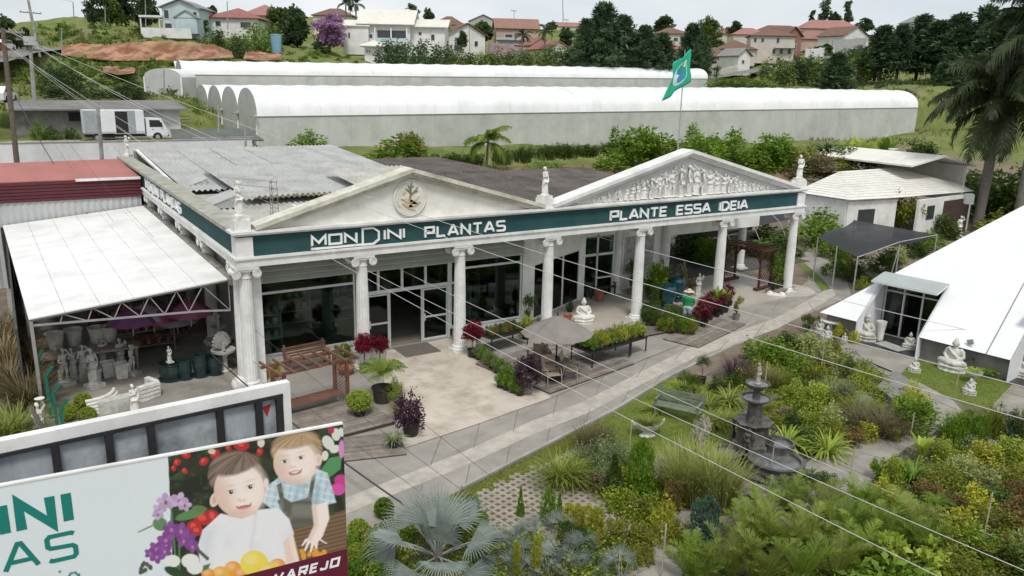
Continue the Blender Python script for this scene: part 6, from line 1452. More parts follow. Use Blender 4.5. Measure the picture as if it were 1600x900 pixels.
for i,(lab, kind, px, py, dep, hp, wp) in enumerate((
    ('dark bush over the corner of the old warehouse','dark',92,148,84,48,62),('dark bush on the slope behind the warehouse','dark',128,148,86,34,50),('clipped dark hedge behind the warehouse, left piece','dark',106,152,82,20,70),('clipped dark hedge behind the warehouse by the tunnel','dark',190,152,84,20,80),('dark bush at the foot of the small film tunnel','dark',262,166,92,28,34),('green bush between the two greenhouses','light',306,186,88,30,34),
    ('tall cane clump in front of the red roofed bungalow','light',372,84,138,34,40),('tall leafy clump beside the blue tank','light',402,84,138,42,44),('dark bush on top of the red bank','dark',332,72,134,26,40),('dark bush in the hollow of the red bank','dark',372,88,132,26,36),('leafy clump behind the blue tank','mid',424,80,142,40,40),
    ('bush on the crest under the tall tree clump','mid',170,50,148,14,40),('pale bush by the carport wall','mid',218,54,142,14,34),
    ('dark conifer hedge clump below the pavilion','dark',606,102,146,34,40),('dark conifer hedge clump under the balcony','dark',634,102,147,36,44),('dark hedge clump under the white wing, left','dark',662,102,147,34,44),('dark hedge clump under the white wing, right','dark',690,102,148,32,44),('green bush with pale tips beside the dark hedge','mid',720,102,148,26,44),('light green bush behind the greenhouse roof','light',750,102,149,22,44),('green bush below the pink wall, left','mid',780,103,150,24,46),('green bush below the pink wall, right','mid',812,103,150,24,46),('bush under the first small palm','light',842,104,150,22,40),('rounded bush left of the large pines','mid',866,104,150,30,44),('dark bush at the foot of the large pines','dark',890,106,150,22,40),
    ('large slope bush below the hill road, leftmost','mid',1215,130,156,36,60),('dark slope bush below the hill road','dark',1240,128,160,34,44),('slope bush under the white garden wall','mid',1262,126,162,36,54),('slope bush left of the lone pine','mid',1285,126,165,38,50),('slope bush right of the lone pine','mid',1340,122,168,38,56),('tall slope bush near the right hand wood','mid',1366,122,170,44,56),('dark bush on the road bend','dark',1322,92,210,16,36),('dark roadside bush under the balustraded wall','dark',1342,84,226,12,24),('low green bush at the end of the far greenhouse','light',1126,138,150,18,40),('low grassy bush along the greenhouse roof line','light',1160,138,150,16,60),('low bush above the greenhouse roof','light',1190,138,150,16,50),('dark bush behind the greenhouse right end','dark',1410,150,140,10,50))):
    p=D(px, py, dep);bush(lab, kind, p, hp*dep/F, wp*dep/F, i, HB)
# ragged long grass on the slope
def slope_grass():
    l=LM(77);n=2600;r=np.random.default_rng(8)
    pts=[]
    for _ in range(n):
        x_=r.uniform(-12,16);y_=r.uniform(60,140)
        if r.uniform() < 0.45: x_=r.uniform(90,190);y_=r.uniform(35,130)
        pts.append((x_, y_, tz(x_, y_)-0.1))
    P=np.array(pts);k=7
    P=np.repeat(P, k,0)+r.normal(size=(n*k,3))*np.array([0.35,0.35,0.05])
    Dr=np.stack([r.normal(size=n*k)*0.5,r.normal(size=n*k)*0.5,np.ones(n*k)],1)
    l.leaves(P, Dr, r.uniform(0.4,1.1,n*k),0.16,r.uniform(0,1,n*k))
    o=ob('long_grass', l.mesh('long_grass', leafmat('slope_grass',(0.075,0.105,0.022),(0.22,0.23,0.07))));tag(o,'long rough grass over the hill slopes','grass', kind='stuff')
slope_grass()
def scrub(name, label, spots, m, seed):
    l=LM(seed)
    for px, py, dep, wp, hp, n in spots:
        s=dep/F
        for _ in range(n):
            p=np.array(D(px+l.r.uniform(-wp, wp),py+l.r.uniform(-hp, hp)*0.4,dep+l.r.uniform(-5,5)));z=tz(p[0],p[1]);r_=l.r.uniform(2.5,8)*s*1.3
            l.crown(130,(p[0],p[1],z),(r_, r_, r_*0.8),8,0.34,0.22,0.3,0.5,0.4,lvb=l.r.uniform(-0.3,0.1))
    tag(ob(name, l.mesh(name, m)),label,'undergrowth', kind='stuff')
scrub('slope_scrub_undergrowth','tangled green scrub over the slope beside the street and red bank',[(120,60,140,60,14,26),(90,120,98,60,30,34),(200,130,98,40,20,16),(230,62,136,120,6,40),(240,98,116,130,4,34),(430,88,138,60,8,26),(30,110,100,50,30,20),(500,92,145,60,5,16),(230,95,117,140,3,60),(230,65,127,140,3,60),(186,104,106,40,3,14),(186,117,102,40,3,14)],LEAF_LIGHT,5)
scrub('wood_undergrowth','dark undergrowth at the foot of the right hand pines and village slope',[(1470,132,152,120,8,60),(1300,128,158,120,10,50),(1180,70,260,120,12,26),(960,108,148,90,4,30),(1160,116,185,40,6,14),(1110,100,205,40,10,14),(700,62,220,160,8,24)],LEAF_DARK,6)

# ================================================================== CARS, POLES AND WIRES
def car(label, px, py, dep, col, rz):
    t=thing('parked_car', label,'car', np.array(D(px, py, dep))+np.array([0,0,0.3]),rz)
    MB().prism([(-2.1,0.3),(2.1,0.3),(2.15,0.75),(1.3,0.9),(0.7,1.4),(-1.2,1.42),(-1.9,0.95),(-2.15,0.85)],(0,-0.85,0),(1,0,0),(0,0,1),(0,1.7,0)).build('body', mat('car_'+col[0],col[1],None, rough=0.3,spec=0.5),t)
    MB().prism([(-1.55,0.95),(1.05,0.95),(0.62,1.33),(-1.1,1.35)],(0,-0.87,0),(1,0,0),(0,0,1),(0,1.74,0)).build('windows', WINM, t)
    for x_ in (-1.3,1.3):
        for y_ in (-0.8,0.8): MB().tube([(x_, y_-0.1,0.32),(x_, y_+0.1,0.32)],0.32,12).build('wheel', BLACK, t)
car('white car on the street at the far left edge',6,82,112,('white',(0.7,0.7,0.7)),1.2);car('black car parked behind the utility pole',30,80,120,('black',(0.02,0.02,0.022)),1.1);car('white car farther along the street',58,76,140,('white',(0.7,0.7,0.7)),1.4);car('red car half cut by the left edge',-4,86,110,('red',(0.4,0.03,0.03)),1.2);car('white car beside the brick sheds by the wall',2,166,70,('white',(0.7,0.7,0.7)),1.3)
POLEM=mat('concrete_pole',(0.30,0.295,0.28),(0.22,0.215,0.2),2,0.9,dirt=(0.12,0.12,0.11),dsc=1)
def pole(label, a, c, r, arms=(),dark=False, name='utility_pole'):
    a=Vector(a);c=Vector(c);t=thing(name, label,'pole', a)
    MB().tube([(0,0,0),c-a],[r, r*0.7],8).build('shaft', BARK if dark else POLEM, t)
    for f, l, az in arms:
        p=(c-a)*f;d=Vector((math.cos(az),math.sin(az),0))*l/2;ar=MB().bar(p-d, p+d,0.12,0.14).build('crossarm', POLEM, t)
        for k in (-0.9,-0.3,0.3,0.9): MB().tube([p+d*k+Vector((0,0,0.07)),p+d*k+Vector((0,0,0.25))],[0.05,0.03],6).build('insulator', mat('insulator',(0.3,0.25,0.2)),ar)
    return t
pa=np.array(D(24,256,54));pt=np.array(D(4,44,53));
p1_=pole('dark wooden utility pole with crossarms beside the white wall',(pa[0],pa[1],0),pt,0.2,((0.985,2.6,0.3),(0.86,2.0,0.3)),True)
pb=D(56,180,76);p2_=pole('thick concrete pole with a transformer by the old warehouse', pb, D(46,60,76),0.22,((0.98,2.4,0.4),(0.85,2.2,0.4)))
MB().box(-0.5,0.5,-0.35,0.35,-0.5,0.3).build('transformer', mat('grey_box',(0.4,0.42,0.43)),p2_, Vector(D(46,62,75.6))-Vector(pb))
pole('leaning concrete pole on the street', D(62,90,110),D(42,-10,110),0.22,((0.7,3.0,0.5),))
pc=D(158,256,56);pole('pale concrete post rising in front of the truck',(pc[0],pc[1],0),D(152,160,56),0.16)
def lamp_post(label, a, c, arm):
    t=pole(label, a, c,0.11,name='street_lamp');e=Vector(c)-Vector(a);MB().tube([e, e+Vector((-0.8,0.1,0.25)),e+Vector(arm)],0.05,6).build('arm', STEEL, t);MB().box(-0.5,0.1,-0.12,0.12,-0.06,0.06).build('lamp_head', STEEL, t, e+Vector(arm))
lamp_post('street lamp on the grassy crest', D(117,52,148),D(114,3,148),(-1.8,0.2,0.3))
for i,(lab, px, y0,y1,dep) in enumerate((('thin pole on the red bank',97,92,44,122),('white pole among the tall trees, left',165,44,10,148),('white pole in front of the pale blue house carport',228,48,-6,139),('thin pole beside the red roofed bungalow',356,46,2,142),('dark post between the greenhouses',257,166,110,90),('dark post in front of the arched bays',342,208,157,66),('tall dark post at the small shed corner',384,237,184,62),('power pole with crossarm behind the salmon house',804,50,16,230),('power pole with crossarm left of the pines',886,62,30,240),('pole in front of the white gabled house',734,80,42,170),('tall thin radio mast on the ridge',880,34,-6,420))):
    a=D(px, y0,dep);c=D(px-1,y1,dep);pole(lab, a, c,0.10 if i != 10 else 0.25,((0.97,2.6,0.4),) if i in (7,8) else ())
WIRE=mat('aluminium_wire',(0.50,0.50,0.49),None, rough=0.5);WIRED=mat('black_cable',(0.05,0.05,0.05),None, rough=0.6)
def wire(label, pts, sag, r, m, n=40):
    """anchored at both ends, hanging in its own curve"""
    a=Vector(D(*pts[0]));c=Vector(D(*pts[1]));V=[]
    for k in range(n+1): t=k/n;p=a.lerp(c, t);p.z -= sag*4*t*(1-t);V.append(p)
    tag(MB().tube(V, r,5).build('power_line', m),label,'wire','power lines across the yard')
for lab, L_, Rr_, sag, r, m in (
    ('uppermost pale power line crossing below the right sign words',(6,46,53),(1700,558,30),1.5,0.014,WIRE),
    ('second pale power line from the top, crossing the porch columns',(14,46,53),(1700,630,14),1.65,0.0095,WIRE),
    ('third pale power line from the top, crossing the garden beds',(22,47,53),(1700,684,14),1.7,0.0095,WIRE),
    ('fourth pale power line, passing over the fountain top',(2,66,53),(1700,900,18),1.35,0.010,WIRE),
    ('fifth pale power line, passing over the garden bench',(8,68,53),(1700,934,13),1.6,0.008,WIRE),
    ('lowest pale power line over the lawn urn',(16,70,53),(1560,948,13),1.2,0.008,WIRE),
    ('thin dark wire slanting over the canopy, uppermost of the thin ones',(24,110,53),(1000,960,15),2.2,0.006,WIRED),
    ('thick black cable from the wooden pole over the canopy to the billboard',(24,150,53),(950,990,14),3.45,0.024,WIRED),
    ('thin dark wire running beside the thick cable',(24,130,53),(980,990,15),2.8,0.006,WIRED),
    ('thin dark wire above the thick cable over the red shed',(48,62,76),(1050,960,16),2.4,0.006,WIRED)):
    wire(lab,(L_, Rr_),sag, r, m)
for i,(a, c) in enumerate((((6,46,53),(48,62,76)),((16,47,53),(56,62,76)),((4,66,53),(50,74,76)),((48,62,76),(46,20,110)))):
    wire(['first short wire between the street poles','second short wire between the street poles','lower wire between the street poles','wire climbing to the leaning street pole'][i],(a, c),0.5,0.012,WIRED,14)

# ================================================================== PYRAMID HALL
pyr=thing('pyramid_hall','white pyramid shaped hall with glazed entrance cut into its slope','building')
PA=Vector((23.65,-5.35,0.9));PE=Vector((0.112,-0.9937,0));PN=Vector((0.9937,0.112,0));KZ=0.93;PL=12.2
PYW=mat('white_membrane',(0.83,0.84,0.85),(0.79,0.80,0.81),0.4,0.5,0.02,4,dirt=(0.70,0.71,0.71),dsc=0.25)
DGREY=mat('grey_plinth_wall',(0.245,0.235,0.22),(0.17,0.165,0.155),1.5,0.9,0.2,20,dirt=(0.12,0.118,0.11),dsc=0.9)
def pp(e, n, z=None): q=PA+PE*e+PN*n;return (q.x, q.y,(0.9+KZ*n) if z is None else z)
def roofpoly(en, name='roof_slope'):
    o=MB().add([pp(*q) for q in en],[tuple(range(len(en)))]).build(name, PYW, pyr)
C1=2.0
roofpoly([(0,0),(1.8,0),(1.8,C1),(C1,C1)]);roofpoly([(4.35,0),(7.85,0),(7.85,C1),(4.35,C1)]);roofpoly([(10.4,0),(12.2,0),(12.2-C1,C1),(10.4,C1)]);roofpoly([(C1,C1),(12.2-C1,C1),(6.1,6.1)])
zt=0.9+KZ*6.1
for q in ([(0,0),(6.1,6.1),(0,12.2)],[(0,12.2),(6.1,6.1),(12.2,12.2)],[(12.2,12.2),(6.1,6.1),(12.2,0)]):
    V=[pp(e, n,0.9 if (e, n) != (6.1,6.1) else zt) for e, n in q];MB().add(V,[(0,1,2)]).build('roof_slope', PYW, pyr)
for e0,e1 in ((0.25,1.75),(4.4,7.8),(10.45,11.95)):
    a=pp(e0,0.35,0);c=pp(e1,0.35,0);MB().bar((a[0],a[1],0.56),(c[0],c[1],0.56),0.2,1.12).build('plinth_wall', DGREY, pyr)
a=pp(0.3,0.3,0.5);c=pp(0.3,11.9,0.5);MB().bar(a, c,0.2,1.0).build('plinth_wall', DGREY, pyr)
for e0,e1 in ((1.8,4.35),(7.85,10.4)):
    for e in (e0,e1):   # cheeks of the cut
        s=0.07 if e == e0 else -0.07
        MB().prism([(0.0,0.0),(C1,0.0),(C1,0.9+KZ*C1),(0.0,0.9)],pp(e-(0.0 if s > 0 else 0.0),0,0),PN,(0,0,1),PE*(-s)).build('entrance_cheek', PYW, pyr)
    f=MB()
    for e in (e0+0.06,(e0+e1)/2-0.4,(e0+e1)/2+0.4,e1-0.06): p=Vector(pp(e, C1+0.05,0));f.bar(p, p+Vector((0,0,2.72)),0.07,0.07)
    for z in (0.06,2.05,2.70): f.bar(pp(e0,C1+0.05,z),pp(e1,C1+0.05,z),0.06,0.06)
    fr=f.build('entrance_frame', FR, pyr)
    for k in range(3):
        ee=[e0+0.06,(e0+e1)/2-0.4,(e0+e1)/2+0.4,e1-0.06]
        if k == 1: continue
        MB().bar(pp(ee[k],C1+0.05,1.05),pp(ee[k+1],C1+0.05,1.05),0.012,1.95).build('pane', GLASS, fr)
    MB().bar(pp(e0,C1+0.05,2.38),pp(e1,C1+0.05,2.38),0.012,0.6).build('pane', GLASS, fr)
    MB().add([pp(e0,-0.1,0.045),pp(e1,-0.1,0.045),pp(e1,5,0.045),pp(e0,5,0.045)],[(0,1,2,3)]).build('entrance_floor', mat('dark_slate_floor',(0.03,0.03,0.032),(0.045,0.045,0.047),2,0.35),pyr)
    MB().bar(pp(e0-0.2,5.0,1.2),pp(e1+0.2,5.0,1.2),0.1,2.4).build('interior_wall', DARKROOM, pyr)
    aw=MB().add([pp(e0-0.12,C1+0.06,2.84),pp(e1+0.08,C1+0.06,2.84),pp(e1+0.08,0.95,2.58),pp(e0-0.12,0.95,2.58)],[(0,1,2,3)]).build('awning', mat('frosted_sheet',(0.36,0.40,0.39),(0.31,0.35,0.34),1,0.2,spec=0.6),pyr);so=aw.modifiers.new('t','SOLIDIFY');so.thickness=0.02
    aw2=MB()
    for e in (e0-0.12,e1+0.08): aw2.bar(pp(e,0.95,2.54),pp(e, C1,2.79),0.05,0.06)
    aw2.bar(pp(e0-0.12,0.95,2.54),pp(e1+0.08,0.95,2.54),0.05,0.06);aw2.build('awning_frame', FR, pyr)
MB().bar(Vector(pp(6.95,0.0))+Vector((-0.02,0,0.02)),Vector(pp(6.95,3.4))+Vector((-0.02,0,0.02)),0.03,0.012).build('roof_seam', DGREY, pyr)
MB().box(-0.12,0.12,-0.03,0.03,-0.1,0.1).build('flood_light', STEEL, pyr, Vector(pp(6.3,0.2))+Vector((-0.1,0,0.1)),(0,0.4,1.5))
e_=MB().box(-0.6,0.6,-0.35,0.35,0,0.012).build('door_mat', mat('pale_mat',(0.42,0.41,0.38),(0.33,0.32,0.3),5,0.95),None, Vector(pp(3.1,0.55,0.047)),(0,0,1.46));tag(e_,'pale mat in the pyramid entrance','mat')
lathe_thing('white_vase','tall white vase inside the pyramid entrance','vase',[(0.14,0),(0.16,0.4),(0.22,0.85),(0.2,0.85),(0.14,0.5)],STONEW, pp(2.35,1.0,0.046))

# ================================================================== SEATED FIGURES
def buddha_mesh(name, m, crown=False, ped=True):
    b=MB()
    if ped: b.lathe([(0.50,0.0),(0.52,0.05),(0.46,0.1),(0.48,0.17),(0.52,0.22),(0.46,0.25)],28,fl=0.03,nf=14,sx=1,sy=0.75)
    z=0.25 if ped else 0.0
    b.ell((0,-0.04,z+0.10),(0.46,0.30,0.11));b.tube([(0.12,0.06,z+0.12),(0.42,-0.12,z+0.11),(0.1,-0.3,z+0.1),(-0.15,-0.28,z+0.1)],[0.13,0.12,0.09,0.07],10);b.tube([(-0.12,0.06,z+0.12),(-0.42,-0.12,z+0.11),(-0.1,-0.27,z+0.13),(0.18,-0.24,z+0.13)],[0.13,0.12,0.09,0.07],10)
    b.ell((0,0.05,z+0.26),(0.23,0.17,0.2));b.ell((0,0.04,z+0.45),(0.26,0.16,0.19));b.ell((0.2,0.04,z+0.56),0.09);b.ell((-0.2,0.04,z+0.56),0.09)
    for s in (-1,1): b.tube([(s*0.25,0.04,z+0.55),(s*0.33,0.0,z+0.34),(s*0.15,-0.2,z+0.21),(s*0.03,-0.24,z+0.2)],[0.085,0.075,0.06,0.05],10);b.ell((s*0.06,-0.25,z+0.2),(0.09,0.06,0.035))
    b.tube([(-0.2,-0.04,z+0.6),(0.0,-0.13,z+0.45),(0.18,-0.1,z+0.3)],[0.05,0.05,0.05],8)
    b.tube([(0,0.03,z+0.6),(0,0.02,z+0.72)],[0.085,0.07],10);b.ell((0,0.0,z+0.82),(0.115,0.125,0.145));b.ell((0,0.02,z+0.93),(0.085,0.085,0.07));b.ell((0,0.02,z+1.0),0.045);b.ell((0,-0.125,z+0.81),(0.022,0.025,0.04));b.ell((0,-0.105,z+0.75),(0.045,0.03,0.02))
    for s in (-1,1): b.ell((s*0.12,0.01,z+0.79),(0.022,0.03,0.065))
    if crown: b.lathe([(0.12,z+0.9),(0.14,z+0.96),(0.06,z+1.1),(0.01,z+1.22)],14,(0,0.01,0))
    return blob(name, b,0.022,m,1)
BUD=buddha_mesh('figure', STONEW);BUDG=buddha_mesh('figure', STONE);BUDC=buddha_mesh('figure', STONE, True)
def buddha(label, me, p, h, rz, z=0.0):
    t=thing('buddha_statue', label,'statue',(p[0],p[1],z),rz, None, h/1.3);ob('figure', me, None, t);return t
FACE=-PI/2+0.15
buddha('large pale stone Buddha seated on the lawn before the pyramid', BUDG, G(1487,579),1.36,FACE)
buddha('white Buddha seated on the porch edge behind the parasol', BUD, G(911,506),1.25,-0.4)
buddha('crowned stone deity seated left of the pyramid entrance', BUDC, G(1352,532),1.15,FACE,0.02)
buddha('small grey figure seated right of the pyramid entrance', BUDG, G(1420,546),0.75,FACE+0.6,0.02)
buddha('small pale Buddha at the lawn corner by the path', BUDG, G(1428,581),0.62,FACE)
buddha('small stone Buddha below the fern urn', BUDG, G(1514,616),0.62,FACE)
buddha('stone deity seated by the second pyramid entrance', BUDC, G(1598,590),1.0,FACE)
buddha('pale stone figure beside the mushroom table', BUDG, G(1280,520),0.68,FACE)
buddha('pale stone figure in front of the mushroom table', BUDG, G(1291,533),0.72,FACE)
buddha('little stone figure among pots beside the terrace', BUDG, G(1319,535),0.45,FACE)
lathe_thing('mushroom_table','low white scalloped stone table beside the pyramid corner','table',[(0.2,0),(0.1,0.08),(0.09,0.42),(0.4,0.5),(0.42,0.56),(0.38,0.58)],STONEW, G(1297,520),1.0,24)
fu=thing('fern_urn','stone urn with a fern on the lawn beside the large Buddha','urn', G(1519,598));MB().lathe([(0.18,0),(0.08,0.1),(0.1,0.2),(0.28,0.36),(0.3,0.42),(0.26,0.42),(0.2,0.3)],20).build('urn', STONE, fu)
blk=tag(MB().add([(*G(1369,615)[:2],0),(*G(1400,640)[:2],0),(*G(1432,612)[:2],0),(*G(1395,588)[:2],0),(*G(1369,615)[:2],0.28),(*G(1400,640)[:2],0.28),(*G(1432,612)[:2],0.28),(*G(1395,588)[:2],0.28)],[(0,1,2,3),(4,5,6,7),(0,1,5,4),(1,2,6,5),(2,3,7,6),(3,0,4,7)]).build('stone_block', DGREY),'dark grey raised stone bed by the terrace path','planter')

# ================================================================== WHITE TILED HOUSE
wt=thing('tiled_house','white house with pale tiled roofs behind the shade net','house')
TILE=mat('pale_roof_tile',(0.78,0.76,0.70),(0.69,0.67,0.61),2.0,0.8,0.2,12,dirt=(0.58,0.56,0.50),dsc=0.6)
def tiled(name, quad, rows, m):
    """overlapping tile courses: each course a tilted strip, scalloped across"""
    A, B, C_, D_=[Vector(q) for q in quad];V=[];Q=[];mb=MB();w_=max((B-A).length,(C_-D_).length);n=max(6,int(w_/0.24)*2)
    nn=(B-A).cross(D_-A).normalized();nn=nn if nn.z > 0 else -nn
    for r in range(rows):
        t0,t1=r/rows,(r+1.12)/rows;base=len(V)
        for t, lift in ((t0,0.025),(min(t1,1),0.0)):
            for i in range(n+1): s=i/n;p=(A*(1-s)+B*s)*(1-t)+(D_*(1-s)+C_*s)*t;V.append(p+nn*(lift+0.012*(i % 2)))
        for i in range(n): Q.append((base+i, base+i+1,base+n+2+i, base+n+1+i))
    o=mb.add(V, Q).build(name, m, wt);return o
c = {k: Vector(v) for k, v in dict(a=(42.6,11.6,3.2),b=G(1328,313,3.15),c=G(1405,309,3.15),d=G(1440,312,3.1),e=G(1523,299,3.2)).items()}
r1=Vector(G(1315,268,4.35));r2=Vector(G(1398,262,4.45));e2=Vector(G(1500,288,3.7))
tiled('roof',[c['a'],c['b'],r1,r1-Vector((0.3,0,0))],12,TILE)
tiled('roof',[c['b'],c['c'],r2,r1],12,TILE)
tiled('roof',[c['c'],c['e'],e2,r2],12,TILE)
back=Vector((6,9,-1.4))
MB().add([r1,r2,r2+back, r1+back],[(0,1,2,3)]).build('roof_rear', TILE, wt)
# lower walls
def wallq(a, b_, z1,name='wall', m=WHITE, off=(0.25,0.35)):
    a=Vector((a[0]+off[0],a[1]+off[1],0));b_=Vector((b_[0]+off[0],b_[1]+off[1],0));o=MB().bar(a+Vector((0,0,z1/2)),b_+Vector((0,0,z1/2)),0.2,z1).build(name, m, wt);return a, b_
wallq(c['a'],c['b'],3.1);wa, wb=wallq(c['b'],c['c'],3.0);wc, wd_=wallq(c['d'],c['e'],3.0)
def opening(a, b_, t0,t1,z0,z1,name, m):
    p=a.lerp(b_, t0);q=a.lerp(b_, t1);nrm_=Vector((-(q-p).y,(q-p).x,0)).normalized()*-0.12
    if nrm_.y > 0: nrm_=-nrm_
    MB().bar(p+nrm_+Vector((0,0,(z0+z1)/2)),q+nrm_+Vector((0,0,(z0+z1)/2)),0.05,z1-z0).build(name, m, wt)
opening(wa, wb,0.22,0.55,0.9,2.4,'window', WINM);opening(wc, wd_,0.15,0.28,1.5,2.5,'window', WINM);opening(wc, wd_,0.45,0.95,0.1,2.7,'door', mat('dark_doorway',(0.05,0.03,0.025),(0.08,0.05,0.04),2,0.7))
# upper storey
u0=Vector(G(1345,240,4.75));u1=Vector(G(1525,258,5.05));dv=(u1-u0);dv.z=0;dvn=dv.normalized();pn=Vector((-dvn.y, dvn.x,0))
if pn.y < 0: pn=-pn
zz0=6.0
ro=MB().add([u0+Vector((0,0,0.05)),u1,u1+pn*3.0+Vector((0,0,0.75)),u0+pn*3.0+dvn*0.8+Vector((0,0,0.8)),u0+pn*6,u1+pn*6],[(0,1,2,3),(3,2,5,4)]).build('upper_roof', TILE, wt);so=ro.modifiers.new('t','SOLIDIFY');so.thickness=0.14
MB().bar(u0+dvn*1.2+pn*0.5+Vector((0,0,-1.5)),u1-dvn*0.4+pn*0.5+Vector((0,0,-1.5)),0.2,2.9).build('upper_wall', WHITE, wt)
for k in range(9):
    a=u0+dvn*(dv.length*(0.36+0.065*k));MB().bar(a+pn*0.30+Vector((0,0,-1.0)),a+pn*0.30+dvn*0.42+Vector((0,0,-1.0)),0.1,1.3).build('upper_window', WINM, wt)
MB().tube([u0+dvn*5.2+pn*0.9+Vector((0,0,0.2)),u0+dvn*5.2+pn*0.9+Vector((0,0,0.75))],0.03,6).lathe([(0.02,0),(0.35,0.12),(0.42,0.2)],14,tuple(u0+dvn*5.2+pn*0.9+Vector((0,-0.1,0.7)))).build('satellite_dish', WHITE, wt)
MB().box(-0.4,0.4,-0.25,0.25,0,0.6).build('air_conditioner', STEEL, wt, G(1513,318,3.6),(0,0,0.6))

# ================================================================== SHADE NET
net=thing('shade_net','black shade net stretched over nursery plants beside the tiled house','shade net')
nc=[np.array(v) for v in (G(1278,372,2.5),G(1340,402,2.15),G(1464,367,2.5),G(1335,344,3.0))]
V=[];Q=[];n=16
for j in range(n+1):
    for i in range(n+1):
        s, t=i/n, j/n;p=(nc[0]*(1-s)+nc[1]*s)*(1-t)+(nc[3]*(1-s)+nc[2]*s)*t
        p=p+np.array([0,0,0.45*math.sin(PI*s)*math.sin(PI*t)+0.12*math.sin(PI*t*2)-0.25*math.sin(PI*s)*(1-t)**2*0])
        V.append(p)
for j in range(n):
    for i in range(n): q=j*(n+1)+i;Q.append((q, q+1,q+n+2,q+n+1))
def netmat():
    m=bpy.data.materials.new('black_mesh');m.use_nodes=True;t=m.node_tree;b_=t.nodes['Principled BSDF'];b_.inputs['Base Color'].default_value=(0.016,0.017,0.019,1);b_.inputs['Roughness'].default_value=0.6
    tr=t.nodes.new('ShaderNodeBsdfTransparent');ms=t.nodes.new('ShaderNodeMixShader');ms.inputs['Fac'].default_value=0.05
    t.links.new(b_.outputs['BSDF'],ms.inputs[1]);t.links.new(tr.outputs['BSDF'],ms.inputs[2]);t.links.new(ms.outputs['Shader'],t.nodes['Material Output'].inputs['Surface']);return m
NETM=netmat()
MB().add(V, Q).build('net_cloth', NETM, net, smooth=True)
for p in nc+[(nc[1]+nc[2])/2,(nc[0]+nc[1])/2]: MB().tube([(p[0],p[1],0),(p[0],p[1],p[2]+0.05)],0.04,6).build('pole', STEEL, net)
mid_=(nc[1]+nc[2])/2;MB().tube([(mid_[0]-0.6,mid_[1],0),(mid_[0],mid_[1],mid_[2])],0.03,6).tube([tuple(nc[1]),tuple(mid_+np.array([0,0,0.2])),tuple(nc[2])],0.03,6).build('brace', STEEL, net)
net2=thing('shade_tunnel','dark shade tunnel with bent hoops behind the right end of the porch','shade net')
q0=G(1150,400,0);
V=[];Q=[]
for i in range(7):
    for j in range(9): th=PI*j/8;V.append((31.5+i*1.6,9.5+i*0.3-2.6*math.cos(th),2.35*math.sin(th)+0.1))
for i in range(6):
    for j in range(8): q=i*9+j;Q.append((q, q+1,q+10,q+9))
MB().add(V,[f for k, f in enumerate(Q) if k % 8 > 1]).build('net_cloth', NETM, net2,smooth=True)
for i in range(0,7,2): MB().tube(V[i*9:i*9+9],0.03,6).build('hoop', STEEL, net2)

# ================================================================== FOUNTAIN
fn=thing('tiered_fountain','dark wet tiered stone fountain with a figure on top','fountain', G(1172,715),0.0)
MB().lathe([(0.52,0),(0.52,0.5),(0.46,0.55),(0.40,1.0),(0.50,1.12),(0.55,1.18),(0.48,1.2),(0.1,1.14)],16,fl=0.06,nf=8).build('pedestal', STONED, fn)
MB().lathe([(0.24,1.12),(0.21,1.4),(0.2,1.72),(0.26,1.8)],16,fl=0.08,nf=6).build('shaft', STONED, fn)
def bowl(r_, z, name='bowl'):
    o=MB().lathe([(r_*0.25,z-0.12),(r_*0.7,z-0.06),(r_, z+0.03),(r_*1.02,z+0.07),(r_*0.93,z+0.07),(r_*0.85,z+0.0),(r_*0.3,z-0.03)],32,fl=0.03,nf=12).build(name, mat('weathered_bowl_stone',(0.15,0.138,0.125),(0.085,0.08,0.073),6,0.6,0.4,40),fn)
    MB().lathe([(r_*0.86,z+0.035),(r_*0.86,z+0.037)],24).build('water', WATER, o)
WATER=mat('fountain_water',(0.10,0.105,0.10),(0.16,0.165,0.16),5,0.08,0.15,18,spec=0.6)
bowl(0.42,1.84);MB().lathe([(0.12,1.85),(0.1,2.1),(0.13,2.22)],12).build('shaft', STONED, fn);bowl(0.34,2.28)
ob('top_figure', figure('top_figure', POSES[1],mat('weathered_figure_stone',(0.42,0.40,0.37),(0.27,0.255,0.235),6,0.8,0.4,40)),None, fn,(0,0,2.34),(0,0,0.3),0.62)
FG=[figure('side_figure', POSES[k],STONED, robe=False, voxel=0.016) for k in (0,2)]
for k in range(4): ob('side_figure', FG[k % 2],None, fn,(0.56*math.cos(k*PI/2+0.5),0.56*math.sin(k*PI/2+0.5),0.35),(0,0,k*PI/2+2.0),0.8)
DD=Vector(ray(1195,740)[:2]).normalized() if False else None
fwdh=Vector((-FWD[0],-FWD[1],0)).normalized();side=Vector((fwdh.y*-1,fwdh.x,0))
def pool(cx, cy, r_, h, name):
    c_=fwdh*cx+side*cy
    o=MB().lathe([(r_*1.02,0),(r_*1.08,h*0.5),(r_*1.03,h*0.7),(r_*1.1,h),(r_*0.92,h),(r_*0.9,h-0.12),(r_*0.88,0.04)],28,(c_.x, c_.y,0)).build(name, mat('wet_basin_stone',(0.085,0.08,0.074),(0.05,0.047,0.044),5,0.5,0.5,25,dirt=(0.2,0.19,0.175),dsc=2),fn)
    MB().lathe([(r_*0.905,h-0.09),(r_*0.905,h-0.088)],28,(c_.x, c_.y,0)).build('water', WATER, o)
pool(1.0,0.42,0.72,0.46,'front_pool');pool(0.32,-0.80,0.42,0.36,'side_pool');pool(-0.15,0.82,0.38,0.36,'side_pool');pool(0.2,0.72,0.42,0.62,'upper_pool')
rk=MB();r5=random.Random(9)
